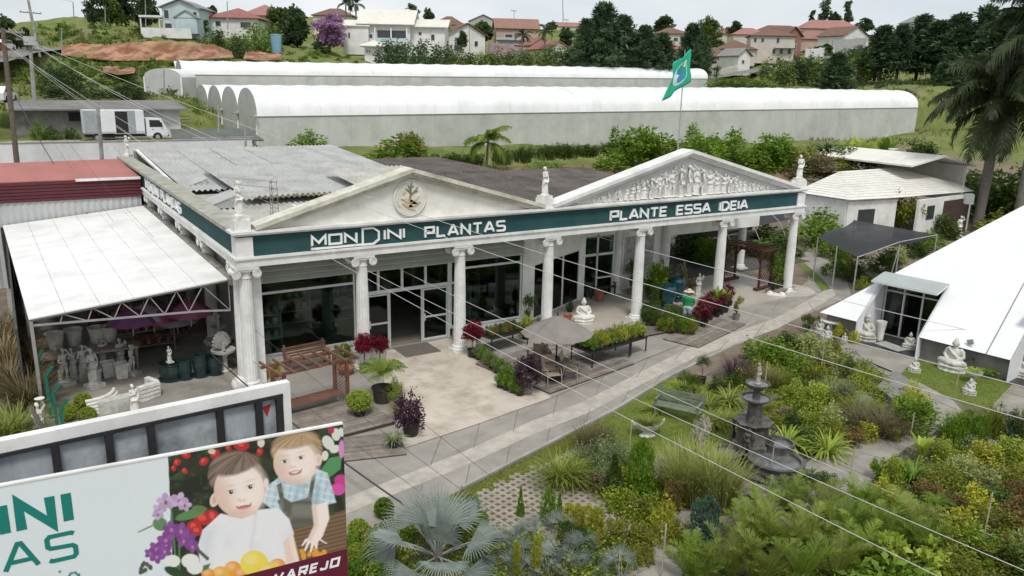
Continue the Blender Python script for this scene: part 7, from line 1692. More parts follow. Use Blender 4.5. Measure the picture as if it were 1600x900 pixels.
for k in range(16):
    a=r5.uniform(-1.2,1.6);cc=fwdh*(1.0+0.86*math.cos(a))+side*(0.42+0.86*math.sin(a));MB().ell((cc.x, cc.y, r5.uniform(0.05,0.2)),(r5.uniform(0.1,0.2),r5.uniform(0.1,0.18),r5.uniform(0.07,0.12)),7,5).build('rim_stone', MATS['wet_basin_stone'],fn)
# brick pad round the fountain
pad=thing('plank_pad','weathered plank paving around the fountain pool','paving', G(1215,760),-0.25)
for k in range(12): MB().box(-1.3,1.15,-0.95+0.165*k,-0.95+0.165*k+0.15,0.006,0.05).build('plank', WOODG, pad)
pad=thing('plank_pad','weathered plank paving beside the reed clump','paving', G(1040,735),0.35)
for k in range(8): MB().box(-0.75,0.75,-0.6+0.155*k,-0.6+0.155*k+0.14,0.012,0.06).build('plank', WOODG, pad)
pad=thing('plank_pad','weathered plank paving before the lower fountain steps','paving', G(1150,800),-0.25)
for k in range(8): MB().box(-0.9,0.8,-0.6+0.155*k,-0.6+0.155*k+0.14,0.006,0.05).build('plank', WOODG, pad)

# ================================================================== GARDEN FURNITURE
def bench(label, loc, rz, wd, m, name='garden_bench', back=4,seat=5,arms=True):
    t=thing(name, label,'bench', loc, rz)
    for k in range(seat): MB().box(-wd/2,wd/2,-0.24+0.095*k,-0.24+0.095*k+0.075,0.42,0.45).build('seat_slat', m, t)
    for k in range(back): z=0.52+0.1*k;MB().bar((-wd/2,0.25+0.03*k, z),(wd/2,0.25+0.03*k, z),0.025,0.075).build('back_slat', m, t)
    for s in (-1,1):
        x_=s*(wd/2-0.1);MB().bar((x_,-0.2,0),(x_,-0.2,0.62),0.06,0.06).build('leg', m, t);MB().bar((x_,0.24,0),(x_,0.36,0.95),0.06,0.06).build('leg', m, t)
        if arms: MB().bar((x_,-0.26,0.64),(x_,0.3,0.64),0.07,0.035).build('arm', m, t)
    MB().bar((-wd/2+0.1,0.0,0.39),(wd/2-0.1,0.0,0.39),0.05,0.05).build('rail', m, t)
    return t
GREENW=mat('mossy_bench_paint',(0.19,0.22,0.17),(0.12,0.15,0.10),4,0.8,rand=0.1)
bench('mossy green garden bench on the lawn', G(1058,655),-1.07,1.6,GREENW)
bench('reddish slatted bench against the shop window', G(482,575),0.12,1.75,WOODR)
bench('dark slatted bench on the porch below the relief picture', G(938,462,0.085),0.05,1.8,mat('dark_timber',(0.08,0.06,0.045),(0.055,0.04,0.03),4,0.8),arms=True)
ur=thing('lawn_urn','white boat shaped urn planted with grass on the lawn','urn', G(1011,682),-0.4)
MB().lathe([(0.24,0),(0.26,0.05),(0.15,0.1),(0.14,0.17),(0.2,0.2),(0.36,0.3),(0.45,0.42),(0.46,0.46),(0.40,0.44),(0.3,0.36)],24,sx=1.0,sy=0.62).build('bowl', STONEW, ur)
for s in (-1,1): MB().tube([(s*0.42,0,0.42),(s*0.5,0,0.5),(s*0.52,0,0.58)],[0.06,0.05,0.02],8).build('horn', STONEW, ur)
# parasol table
pl=thing('parasol','large grey brown garden parasol on the timber deck','parasol', G(868,592,0.09),0.2)
PAR=mat('parasol_cloth',(0.25,0.225,0.205),(0.20,0.18,0.165),2,0.9)
for k in range(8):
    a0,a1=2*PI*k/8,2*PI*(k+1)/8;r_=1.32
    V=[(0,0,2.42)]
    for r2_, z in ((0.45,2.22),(0.95,1.98),(r_,1.78)):
        for f in (0,0.5,1): a=a0+(a1-a0)*f;q=(1-0.03*(f == 0.5)*r2_);V.append((r2_*q*math.cos(a),r2_*q*math.sin(a),z-0.03*(f == 0.5)))
    MB().add(V,[(0,1,2),(0,2,3),(1,4,5,2),(2,5,6,3),(4,7,8,5),(5,8,9,6)]).build('canopy_panel', PAR, pl)
    MB().tube([(0,0,2.4),(r_*math.cos(a0),r_*math.sin(a0),1.76)],0.014,4).build('rib', STEEL, pl)
MB().tube([(0,0,0),(0,0,2.52)],0.03,8).build('pole', BLACK, pl);MB().lathe([(0.3,0),(0.3,0.06),(0.05,0.1)],16).build('base', BLACK, pl)
tb=thing('garden_table','round dark table under the parasol','table', G(868,592,0.09));MB().lathe([(0.5,0.70),(0.5,0.74)],24).build('top', WOODG, tb)
for k in range(4): MB().tube([(0.15*math.cos(k*PI/2),0.15*math.sin(k*PI/2),0.7),(0.4*math.cos(k*PI/2),0.4*math.sin(k*PI/2),0)],0.02,6).build('leg', BLACK, tb)
CHW=mat('chair_sling',(0.42,0.33,0.24),(0.34,0.26,0.19),4,0.8);CHF=mat('chair_frame',(0.38,0.32,0.26),(0.3,0.25,0.2),4,0.5)
def chair(label, loc, rz):
    t=thing('garden_chair', label,'chair', loc, rz)
    MB().bar((0,-0.24,0.40),(0,0.22,0.37),0.48,0.03).build('seat', CHW, t);MB().bar((0,0.24,0.42),(0,0.44,0.98),0.48,0.025,(0,1,0)).build('backrest', CHW, t)
    for s in (-1,1):
        MB().tube([(s*0.27,-0.28,0),(s*0.27,-0.24,0.4),(s*0.27,-0.2,0.6),(s*0.27,0.3,0.64)],0.018,6).build('arm', CHF, t);MB().tube([(s*0.26,0.34,0),(s*0.26,0.24,0.4),(s*0.26,0.46,1.02)],0.018,6).build('leg', CHF, t)
chair('tan sling chair nearest the driveway', G(893,592,0.09),0.75);chair('tan sling chair left of the parasol pole', G(862,600,0.09),-0.2);chair('tan sling chair on the far side of the parasol table', G(846,570,0.09),2.4)
bench('slatted timber lounger bench left of the parasol', G(838,580,0.09),-1.9,1.3,WOODG,'timber_lounger',5,6)
# decks
def deck(label, o, u, wd, dp, z=0.085,n=None, m=WOODG):
    t=thing('timber_deck', label,'deck',(o[0],o[1],0),math.atan2(u[1],u[0]))
    n=n or int(dp/0.14);pk=MB();
    for k in range(n): y=dp*k/n;MB().box(0,wd, y+0.008,y+dp/n-0.008,z-0.03,z+0.002*(k % 3)).build('plank', m, t)
    MB().box(0.01,wd-0.01,0.02,dp-0.02,0.009,z-0.031).build('deck_frame', mat('dark_joists',(0.07,0.055,0.045)),t)
def degp(px, py): return G(px, py)[:2]
o=degp(860,617);e=degp(992,570);u=(e-o)/np.linalg.norm(e-o);deck('dark timber deck under the parasol', o, u, float(np.linalg.norm(e-o)),4.0)
o=degp(545,683);e=degp(618,664);u=(e-o)/np.linalg.norm(e-o);o2=o-u*1.6;deck('upper timber deck in front of the slatted bench', o2,u, float(np.linalg.norm(e-o))+1.6,2.5,0.14)
o=degp(547,722);e=degp(636,712);u=(e-o)/np.linalg.norm(e-o);o2=o-u*1.6;deck('lower pale timber deck beside the billboard', o2,u, float(np.linalg.norm(e-o))+1.6,1.55,0.07)
o=degp(1092,545);e=degp(1165,508);u=(e-o)/np.linalg.norm(e-o);deck('slatted timber pallet under the red cordylines', o, u, float(np.linalg.norm(e-o)),1.7,0.07)
# pergola seat on the deck
def lattice(mb, o, u, v, wd, ht, s=0.16,t=0.02):
    o=Vector(o);u=Vector(u);v=Vector(v);k=-ht
    while k < wd:
        a0=max(0,k);b0=a0-k;a1=min(wd, k+ht);b1=a1-k
        if a1 > a0: mb.bar(o+u*a0+v*b0,o+u*a1+v*b1,t,0.012,u.cross(v));mb.bar(o+u*a0+v*(ht-b0)+u.cross(v)*0.013,o+u*a1+v*(ht-b1)+u.cross(v)*0.013,t,0.012,u.cross(v))
        k += s
pg=thing('pergola_seat','reddish timber pergola with slatted roof on the deck','pergola', G(490,640),0.15,None,(1,1,0.8))
for s, xx in ((-1,-1.15),(1,1.05)):
    for y in (-0.4,0.45): MB().box(xx-0.05,xx+0.05,y-0.05,y+0.05,0.1,2.0).build('post', WOODR, pg)
    mb=MB();lattice(mb,(xx,-0.35,0.2),(0,1,0),(0,0,1),0.75,1.7);mb.build('lattice', WOODR, pg)
for y in (-0.45,0.5): MB().bar((-1.5,y,2.06),(1.4,y,2.06),0.06,0.12).build('beam', WOODR, pg)
for k in range(7): x_=-1.4+0.45*k;MB().bar((x_,-0.75,2.16),(x_,0.8,2.16),0.06,0.09).build('rafter', WOODR, pg)
for k in range(5): MB().box(-1.05,0.95,-0.3+0.14*k,-0.3+0.14*k+0.12,0.48,0.52).build('seat_slat', WOODR, pg)
ar=thing('timber_arch','dark timber arch with lattice sides and slatted top on the porch end','pergola',(27.3,2.1,0.085),0.1)
DWOOD=mat('dark_red_timber',(0.10,0.045,0.03),(0.07,0.032,0.022),4,0.8)
for y in (-1.15,1.15):
    for x_ in (-0.5,0.5): MB().box(x_-0.05,x_+0.05,y-0.05,y+0.05,0,2.1).build('post', DWOOD, ar)
    mb=MB();lattice(mb,(-0.45,y,0.3),(1,0,0),(0,0,1),0.9,1.6);mb.build('lattice', DWOOD, ar);MB().box(-0.8,0.8,y-0.12,y+0.12,0,0.14).build('foot', DWOOD, ar)
for x_ in (-0.5,0.5): MB().bar((x_,-1.5,2.12),(x_,1.5,2.12),0.07,0.1).build('beam', DWOOD, ar)
for k in range(10): y=-1.45+0.32*k;MB().bar((-0.85,y,2.2),(0.85,y,2.2),0.06,0.07).build('rafter', DWOOD, ar)
for x_ in (-0.5,0.5): MB().tube([(x_,-1.1,1.5),(x_,-0.8,1.9),(x_,0,2.06),(x_,0.8,1.9),(x_,1.1,1.5)],0.05,6).build('arch_brace', DWOOD, ar)
TV=mat('teal_vase',(0.006,0.042,0.058),(0.009,0.06,0.078),3,0.25,spec=0.6)
for lab, px, py in (('tall teal vase on a square base nearest the porch column',1043,481),('second teal vase behind the first one',1058,468)):
    t=thing('teal_vase', lab,'vase', G(px, py,0.09));MB().box(-0.45,0.45,-0.45,0.45,0,0.12).build('base', TV, t);MB().lathe([(0.26,0.12),(0.3,0.2),(0.24,0.25),(0.34,0.6),(0.37,0.95),(0.3,1.1),(0.32,1.18),(0.27,1.18),(0.25,1.0)],22).build('body', TV, t)
statue('white robed statue standing on the porch before the dark hall', FIG[2],G(1091,462,0.085),1.2,-0.3,PLINTH)
statue('white statue on a pedestal behind the pyramid slope by the palm', FIG[0],G(1497,372,0.0),1.7,-0.6,PLINTH)
yl=thing('yellow_planter','small yellow box planter at the foot of the corner column','planter', G(429,590));MB().lathe([(0.2,0),(0.24,0.36),(0.2,0.36),(0.18,0.3)],4).build('box', mat('yellow_paint',(0.55,0.33,0.03),(0.48,0.28,0.03),4,0.6),yl)
# metal plant tables
def ptable(label, loc, rz, wd, dp, h=0.6):
    t=thing('plant_table', label,'table', loc, rz);MB().box(-wd/2,wd/2,-dp/2,dp/2,h-0.04,h).build('top', BLACK, t)
    for sx in (-1,1):
        for sy in (-1,1): MB().box(sx*(wd/2-0.04)-0.02,sx*(wd/2-0.04)+0.02,sy*(dp/2-0.04)-0.02,sy*(dp/2-0.04)+0.02,0,h-0.041).build('leg', BLACK, t)
    return t
T1=G(785,540,0.09);T2=G(938,560,0.09);T3=G(985,548,0.09)
ptable('black table of seedlings beside the shop window', T1,0.15,2.0,1.0);ptable('black table of white and yellow flowers by the parasol', T2,0.15,2.2,1.2);ptable('small black table of leafy pots at the deck corner', T3,0.15,1.0,0.9)

# ================================================================== PERSON
def person():
    p=G(1072,512);t=thing('person','person in green shirt, pale jeans and straw hat bending over plants','person', p,2.2)
    b=MB()
    b.tube([(0.1,0,0.95),(0.12,-0.02,0.5),(0.12,0.03,0.06)],[0.095,0.062,0.045],10);b.ell((0.12,-0.06,0.04),(0.05,0.13,0.045))
    b.tube([(-0.1,0,0.95),(-0.12,-0.06,0.5),(-0.13,0.02,0.06)],[0.095,0.062,0.045],10);b.ell((-0.13,-0.07,0.04),(0.05,0.13,0.045))
    b.ell((0,0,0.98),(0.17,0.12,0.13));b.ell((0,-0.03,1.15),(0.16,0.11,0.17));b.ell((0,-0.06,1.32),(0.19,0.12,0.14));b.ell((0.19,-0.06,1.4),0.065);b.ell((-0.19,-0.06,1.4),0.065)
    b.tube([(0,-0.07,1.42),(0,-0.11,1.54)],[0.06,0.05],8);b.ell((0,-0.14,1.62),(0.078,0.095,0.115));b.ell((0,-0.235,1.61),(0.016,0.02,0.025))
    for s in (-1,1):
        b.tube([(s*0.2,-0.06,1.4),(s*0.27,-0.1,1.15),(s*0.17,-0.33,1.02)],[0.052,0.042,0.03],8);b.ell((s*0.165,-0.37,1.0),(0.04,0.05,0.02));b.ell((s*0.08,-0.14,1.62),(0.015,0.025,0.035))
        for k in range(4): b.tube([(s*0.165+(k-1.5)*0.019,-0.40,1.0),(s*0.165+(k-1.5)*0.021,-0.455+0.012*abs(k-1.5),0.985),(s*0.165+(k-1.5)*0.021,-0.48+0.012*abs(k-1.5),0.955)],[0.0095,0.009,0.008],6)
        b.tube([(s*0.13,-0.36,1.0),(s*0.105,-0.40,0.99),(s*0.1,-0.43,0.97)],[0.012,0.011,0.009],6)
    ob('body', blob('body', b,0.013,mat('skin',(0.36,0.21,0.15),None, rough=0.6),1),None, t)
    c_=MB();c_.lathe([(0.19,0.93),(0.185,1.05),(0.18,1.18),(0.215,1.34),(0.2,1.44),(0.07,1.5)],18,(0,-0.03,0),sx=1,sy=0.74)
    for s in (-1,1): c_.tube([(s*0.19,-0.06,1.41),(s*0.25,-0.085,1.24),(s*0.265,-0.1,1.17)],[0.075,0.066,0.062],10)
    ob('shirt', blob('shirt', c_,0.02,mat('green_shirt',(0.02,0.26,0.10),(0.015,0.2,0.08),6,0.85),2),None, t)
    j=MB();j.ell((0,0,0.96),(0.19,0.145,0.13))
    for s in (-1,1): j.tube([(s*0.1,0,0.95),(s*0.12,-0.03,0.5),(s*0.125,0.02,0.1)],[0.118,0.085,0.072],12)
    ob('jeans', blob('jeans', j,0.02,mat('pale_jeans',(0.42,0.48,0.50),(0.32,0.38,0.41),6,0.9),2),None, t)
    MB().lathe([(0.24,1.655),(0.23,1.67),(0.1,1.675),(0.095,1.75),(0.06,1.785),(0.01,1.79)],20,(0,-0.13,0)).build('hat', mat('straw_hat',(0.62,0.56,0.44),(0.52,0.46,0.35),12,0.9),t)
person()

# ================================================================== PLANT KINDS
def lm(n, a, b_, **k): return leafmat('leaf_'+n, a, b_, **k)
KM = {'yellow': lm('yellow',(0.2534,0.2809,0.02571),(0.5475,0.5514,0.06171)),'olive': lm('olive',(0.1115,0.1415,0.01851),(0.3143,0.3225,0.04628)),'grey': lm('grey',(0.1207,0.1686,0.0806),(0.3119,0.367,0.1755)),'purple': lm('purple',(0.028,0.011,0.022),(0.105,0.045,0.078)),
      'crimson': lm('crimson',(0.10,0.006,0.016),(0.27,0.022,0.05)),'rust': lm('rust',(0.13,0.085,0.03),(0.27,0.19,0.07)),'cream': lm('cream',(0.24,0.2788,0.0825),(0.504,0.544,0.22)),'lime': lm('lime',(0.1637,0.2434,0.02499),(0.405,0.487,0.07637)),'green': lm('green',(0.07096,0.156,0.0144),(0.2231,0.3538,0.036)),'deep': lm('deep',(0.03185,0.069,0.0143),(0.1251,0.194,0.04004)),
      'silver': lm('silver',(0.11,0.145,0.128),(0.285,0.325,0.29),trans=0.1),'bluegreen': lm('bluegreen',(0.0308,0.075,0.052),(0.105,0.18,0.117)),'reed': lm('reed',(0.1818,0.2129,0.0525),(0.4298,0.441,0.1365)),'gold': lm('gold',(0.1323,0.1815,0.03),(0.3277,0.3685,0.075)),'straw': lm('straw',(0.20,0.16,0.08),(0.36,0.29,0.16)),'brown': lm('brown',(0.1125,0.09075,0.0455),(0.255,0.2145,0.1105)),'white': lm('white',(0.62,0.60,0.52),(0.75,0.74,0.66)),'pink': lm('pinkflower',(0.36,0.03,0.07),(0.55,0.10,0.13)),'magenta': lm('magenta',(0.085,0.012,0.022),(0.25,0.05,0.068)),'palm': lm('palm',(0.07987,0.1454,0.01646),(0.2596,0.3489,0.04629)),'royal': lm('royal',(0.0231,0.03888,0.01456),(0.08925,0.1134,0.0468)),'plume': lm('plume',(0.50,0.46,0.38),(0.68,0.65,0.57))}
FM = {}
def fol(kind, form, seed=0):
    key=(kind, form, seed % 2)
    if key in FM: return FM[key]
    s=100+len(FM)*3;l=LM(s);m=KM[kind]
    if form == 'bush': l.crown(1500,(0,0,0.02),(0.48,0.48,0.94),46,0.085,0.048,0.45,0.45,0.26,shape='dome')
    elif form == 'fine': l.crown(3000,(0,0,0.0),(0.48,0.48,0.95),70,0.055,0.026,0.4,0.6,0.24,shape='dome')
    elif form == 'big': l.crown(520,(0,0,0.05),(0.44,0.44,0.82),30,0.19,0.10,0.35,0.35,0.28,shape='dome')
    elif form == 'loose':
        for k in range(11):
            a=l.r.uniform(0,2*PI);d=l.r.uniform(0.05,0.38);z=l.r.uniform(0.35,0.95)
            l.rib([(0,0,0),(math.cos(a)*d*0.5,math.sin(a)*d*0.5,z*0.5),(math.cos(a)*d, math.sin(a)*d, z)],0.012,0.004,0.1)
            l.crown(110,(math.cos(a)*d, math.sin(a)*d, z*0.85),(0.16,0.16,0.2),8,0.075,0.04,0.2,0.5,0.5)
    elif form == 'mop': l.crown(3600,(0,0,0.5),(0.42,0.42,0.42),60,0.075,0.04,0.35,0.2,0.30,outw=0.3)
    elif form == 'ball': l.crown(5200,(0,0,0.5),(0.46,0.46,0.46),420,0.05,0.038,0.90,0.1,0.10,outw=0.1);l.crown(900,(0,0,0.5),(0.40,0.40,0.40),200,0.09,0.08,0.8,0.1,0.1,outw=0.0,lvb=-0.4)
    elif form == 'cone':
        l.crown(3200,(0,0,0.5),(0.5,0.5,0.5),190,0.08,0.04,0.3,0.8,0.13,shape='cone')
    elif form == 'column': l.crown(3400,(0,0,0.5),(0.46,0.46,0.48),170,0.075,0.042,0.2,0.8,0.16,shape='column')
    elif form == 'grass': l.blades(330,(0,0,0),0.14,1.05,0.022,0.75,0.75)
    elif form == 'strap': l.blades(110,(0,0,0),0.10,1.1,0.055,0.8,0.95,5)
    elif form == 'reed': l.blades(520,(0,0,0),0.30,1.12,0.02,0.38,0.55,5)
    elif form == 'upright': l.blades(120,(0,0,0),0.40,0.95,0.02,0.3,0.25,3);l.crown(2200,(0,0,0.42),(0.44,0.44,0.5),80,0.10,0.024,0.2,1.2,0.2)
    elif form == 'wisp': l.blades(500,(0,0,0),0.30,0.85,0.012,0.7,0.5,4)
    elif form == 'areca':
        for k in range(17):
            a=k*2.4+l.r.uniform(-0.3,0.3);up=l.r.uniform(0.45,1.15);R_=l.r.uniform(0.40,0.60)*(1.15-0.45*up);pts=[]
            for t in np.linspace(0,1,7): pts.append((math.cos(a)*R_*t**1.15,math.sin(a)*R_*t**1.15,up*(1.45*t-0.62*t*t)*0.95))
            l.rib(pts,0.010,0.003,0.6);l.frond(pts,40,0.20,0.0125,0.62,0.16,v=0.35)
    elif form == 'cycad':
        for k in range(18):
            a=k*2.4;up=l.r.uniform(0.2,0.75);pts=[(math.cos(a)*0.5*t, math.sin(a)*0.5*t,0.25+up*(1.3*t-0.95*t*t)) for t in np.linspace(0,1,6)]
            l.rib(pts,0.008,0.003,0.5);l.frond(pts,20,0.13,0.02,0.95,0.2,v=0.2)
    elif form == 'phoenix':
        for k in range(24):
            a=k*2.4;up=l.r.uniform(0.25,0.95);R_=0.62*(1.05-0.4*up);pts=[(math.cos(a)*R_*t, math.sin(a)*R_*t,0.35+up*(1.5*t-1.15*t*t)*0.8) for t in np.linspace(0,1,7)]
            l.rib(pts,0.008,0.003,0.5);l.frond(pts,26,0.16,0.016,0.75,0.45,v=0.2)
    elif form == 'paddle':
        for k in range(10):
            a=k*2.4;tl=l.r.uniform(0.15,0.55);L_=l.r.uniform(0.75,1.05);d=np.array([math.cos(a)*math.sin(tl),math.sin(a)*math.sin(tl),math.cos(tl)]);S=np.array([-math.sin(a),math.cos(a),0]);V=[];Q=[];n=8
            wds=[0.012,0.012,0.03,0.085,0.105,0.105,0.09,0.055,0.005]
            for j in range(n+1): t=j/n;p=d*L_*t+np.array([math.cos(a),math.sin(a),-0.6])*0.18*t**3;V += [p-S*wds[j]+np.array([0,0,0.03*wds[j]*8]),p, p+S*wds[j]+np.array([0,0,0.03*wds[j]*8])]
            for j in range(n): Q += [[3*j,3*j+1,3*j+4,3*j+3],[3*j+1,3*j+2,3*j+5,3*j+4]]
            l.put(np.array(V),np.array(Q),np.full(len(V),l.r.uniform(0.2,1)))
    elif form == 'fans':
        for k in range(7):
            a=k*2.4+0.3;tl=l.r.uniform(0.2,1.25);L_=l.r.uniform(0.45,0.62);d=np.array([math.cos(a)*math.sin(tl),math.sin(a)*math.sin(tl),math.cos(tl)]);p=d*L_;l.rib([(0,0,0),tuple(p*0.55),tuple(p)],0.014,0.010,0.7)
            l.fan(p, d+np.array([0,0,0.1]),np.array([0,0,1.0])-d*0.3,0.36,15,1.7,0.22,droop=0.16,lv=l.r.uniform(0.05,0.85))
    elif form == 'cordy':
        for k in range(7):
            a=l.r.uniform(0,6.28);d=l.r.uniform(0,0.3);z=l.r.uniform(0.25,0.6);l.rib([(math.cos(a)*d, math.sin(a)*d,0),(math.cos(a)*d, math.sin(a)*d, z)],0.015,0.01,0.0);l.blades(34,(math.cos(a)*d, math.sin(a)*d, z),0.02,0.42,0.05,1.0,0.7,3)
    FM[key]=l.mesh('foliage', m);return FM[key]
def blossoms(kind, n, seed, r=(0.45,0.45,0.85),sz=0.05):
    key=('bl', kind, n, seed % 2)
    if key in FM: return FM[key]
    l=LM(500+seed);d=nrm(l.r.normal(size=(n,3)));d[:,2]=np.abs(d[:,2]);P=d*np.array(r)*l.r.uniform(0.85,1.02,(n,1));P=np.repeat(P,4,0);l.leaves(P, l.r.normal(size=(n*4,3))+np.repeat(d,4,0)*0.8,sz, sz*0.8,l.r.uniform(0,1,n*4),0.1,0.0);FM[key]=l.mesh('blossoms', KM[kind]);return FM[key]
POTM = {}
def pot(r_, h, m): 
    k=(round(r_,2),round(h,2),m.name)
    if k not in POTM: POTM[k]=MB().lathe([(r_*0.72,0),(r_*0.98,h*0.9),(r_*1.06,h*0.92),(r_*1.06,h),(r_*0.92,h),(r_*0.88,h*0.86),(0.02,h*0.86)],14).mesh('pot', m)
    return POTM[k]
WOODYF=('mop','bush','fine','big','loose','ball','cone','column')
def plant(label, kind, form, p, h, wd, seed=0,group=None, potr=None, potm=POTB, poth=None, fl=None, cat=None, lift=0.0,stem=0.0,name=None):
    nm=name or {'grass': 'grass_clump','reed': 'reed_clump','strap': 'strap_leaf_clump','wisp': 'grass_clump','areca': 'palm_clump','fans': 'fan_palm','cone': 'conifer','column': 'conifer','ball': 'topiary_ball','phoenix': 'feather_palm','cycad': 'cycad','paddle': 'paddle_leaf_plant','cordy': 'cordyline'}.get(form,'shrub')
    if potr: nm='potted_plant' if name is None else name
    t=thing(nm, label, cat or ('plant' if potr else {'grass_clump': 'grass','reed_clump': 'grass','fan_palm': 'palm','palm_clump': 'palm','feather_palm': 'palm','conifer': 'conifer'}.get(nm,'plant')),(p[0],p[1],p[2] if len(p) > 2 else 0),(seed*1.9) % 6.28,group)
    z=0.0
    if potr:
        ph=poth or potr*1.7;ob('pot', pot(potr, ph, potm),None, t);z=ph*0.86
    z += stem
    f=ob('foliage', fol(kind, form, seed),None, t,(0,0,z),(0,0,0),(wd, wd, h))
    if form in WOODYF: ob('stem', STEMM, None, t,(0,0,z-stem if stem else z),(0,0,0),(0.5*min(wd,1),0.5*min(wd,1),max(h,0.2)*0.8+stem))
    if fl: ob('blossoms', blossoms(fl[0],fl[1],seed),None, t,(0,0,z),(0,0,0),(wd, wd, h))
    return t
def gxy(px, py): return G(px, py)

# ---------- large silver palm in the foreground
bp=thing('silver_fan_palm','large silvery blue fan palm in front of the driveway','palm', G(684,905))
MB().lathe([(0.2,0),(0.16,0.25),(0.14,0.5),(0.1,0.75)],12).build('trunk', BARK, bp)
camd=np.array([-FWD[0],-FWD[1],0]);camd /= np.linalg.norm(camd);a_c=math.atan2(camd[1],camd[0])   # towards the road
LEAFSPEC=[(a_c+PI,0.35,0.62,1.15,0.9),(a_c+2.0,0.25,0.5,0.8,0.6),(a_c-1.6,0.3,0.55,0.85,0.75),(a_c+2.3,0.75,0.8,0.95,0.7),(a_c-2.2,0.7,0.85,0.95,0.75),(a_c+1.2,0.95,0.95,0.95,0.5),(a_c-1.15,0.95,0.95,1.0,0.8),(a_c+0.25,1.15,0.75,0.85,0.6),(a_c-0.5,1.4,0.9,0.85,0.35),(a_c+0.8,1.45,0.95,0.85,0.3),(a_c+2.9,1.05,0.95,0.95,0.45),(a_c-2.85,1.2,1.0,0.9,0.4),(a_c+1.8,1.3,0.95,0.9,0.3),(a_c-1.7,1.35,0.95,0.9,0.35),(a_c+0.2,0.35,0.5,0.6,0.95),(a_c-0.9,0.5,0.6,0.7,0.85)]
for k,(a, tl, pl_, L_, lv) in enumerate(LEAFSPEC):
    l=LM(900+k);d=np.array([math.cos(a)*math.sin(tl),math.sin(a)*math.sin(tl),math.cos(tl)]);p0=np.array([0,0,0.55]);p=p0+d*pl_;l.rib([tuple(p0),tuple(p0+d*pl_*0.5+np.array([0,0,0.04])),tuple(p)],0.03,0.02,0.8)
    rv=l.r.normal(size=3)*0.35;ax=d+np.array([0,0,-0.22*tl]);upv=np.array([0,0,1.0])-d*d[2]+rv-np.array([math.cos(a),math.sin(a),0])*0.25
    l.fan(p, ax, upv, L_*0.92,30,l.r.uniform(1.3,1.7),l.r.uniform(0.34,0.46),droop=0.08+0.16*(tl > 1),lv=lv*0.85);ob('fan_leaf', l.mesh('fan_leaf', KM['silver']),None, bp)
BX=((558,882),(574,899),(596,910),(560,842),(716,834),(748,828),(713,808),(735,803),(600,808),(584,868),(546,868),(548,912))
for i,(px, py) in enumerate(BX):
    plant('clipped green box ball by the large silver palm, %s from the left' % ORD[sorted(BX).index((px, py))],'green' if i % 3 else 'lime','ball', gxy(px, py),0.52,0.52,i,'clipped box balls by the silver palm')
SP=((864,845,0.95),(933,876,1.0),(896,872,0.9),(815,884,0.95),(858,905,1.0),(903,905,1.0),(972,908,1.0),(822,852,0.9),(876,884,0.85),(797,860,0.9),(800,905,0.95))
for i,(px, py, s) in enumerate(SP):
    plant('small silver fan palm of the clump, %s from the large palm' % ORD[sorted(SP).index((px, py, s))],'silver','fans', gxy(px, py),0.95*s,1.0*s, i,'small silver fan palms')

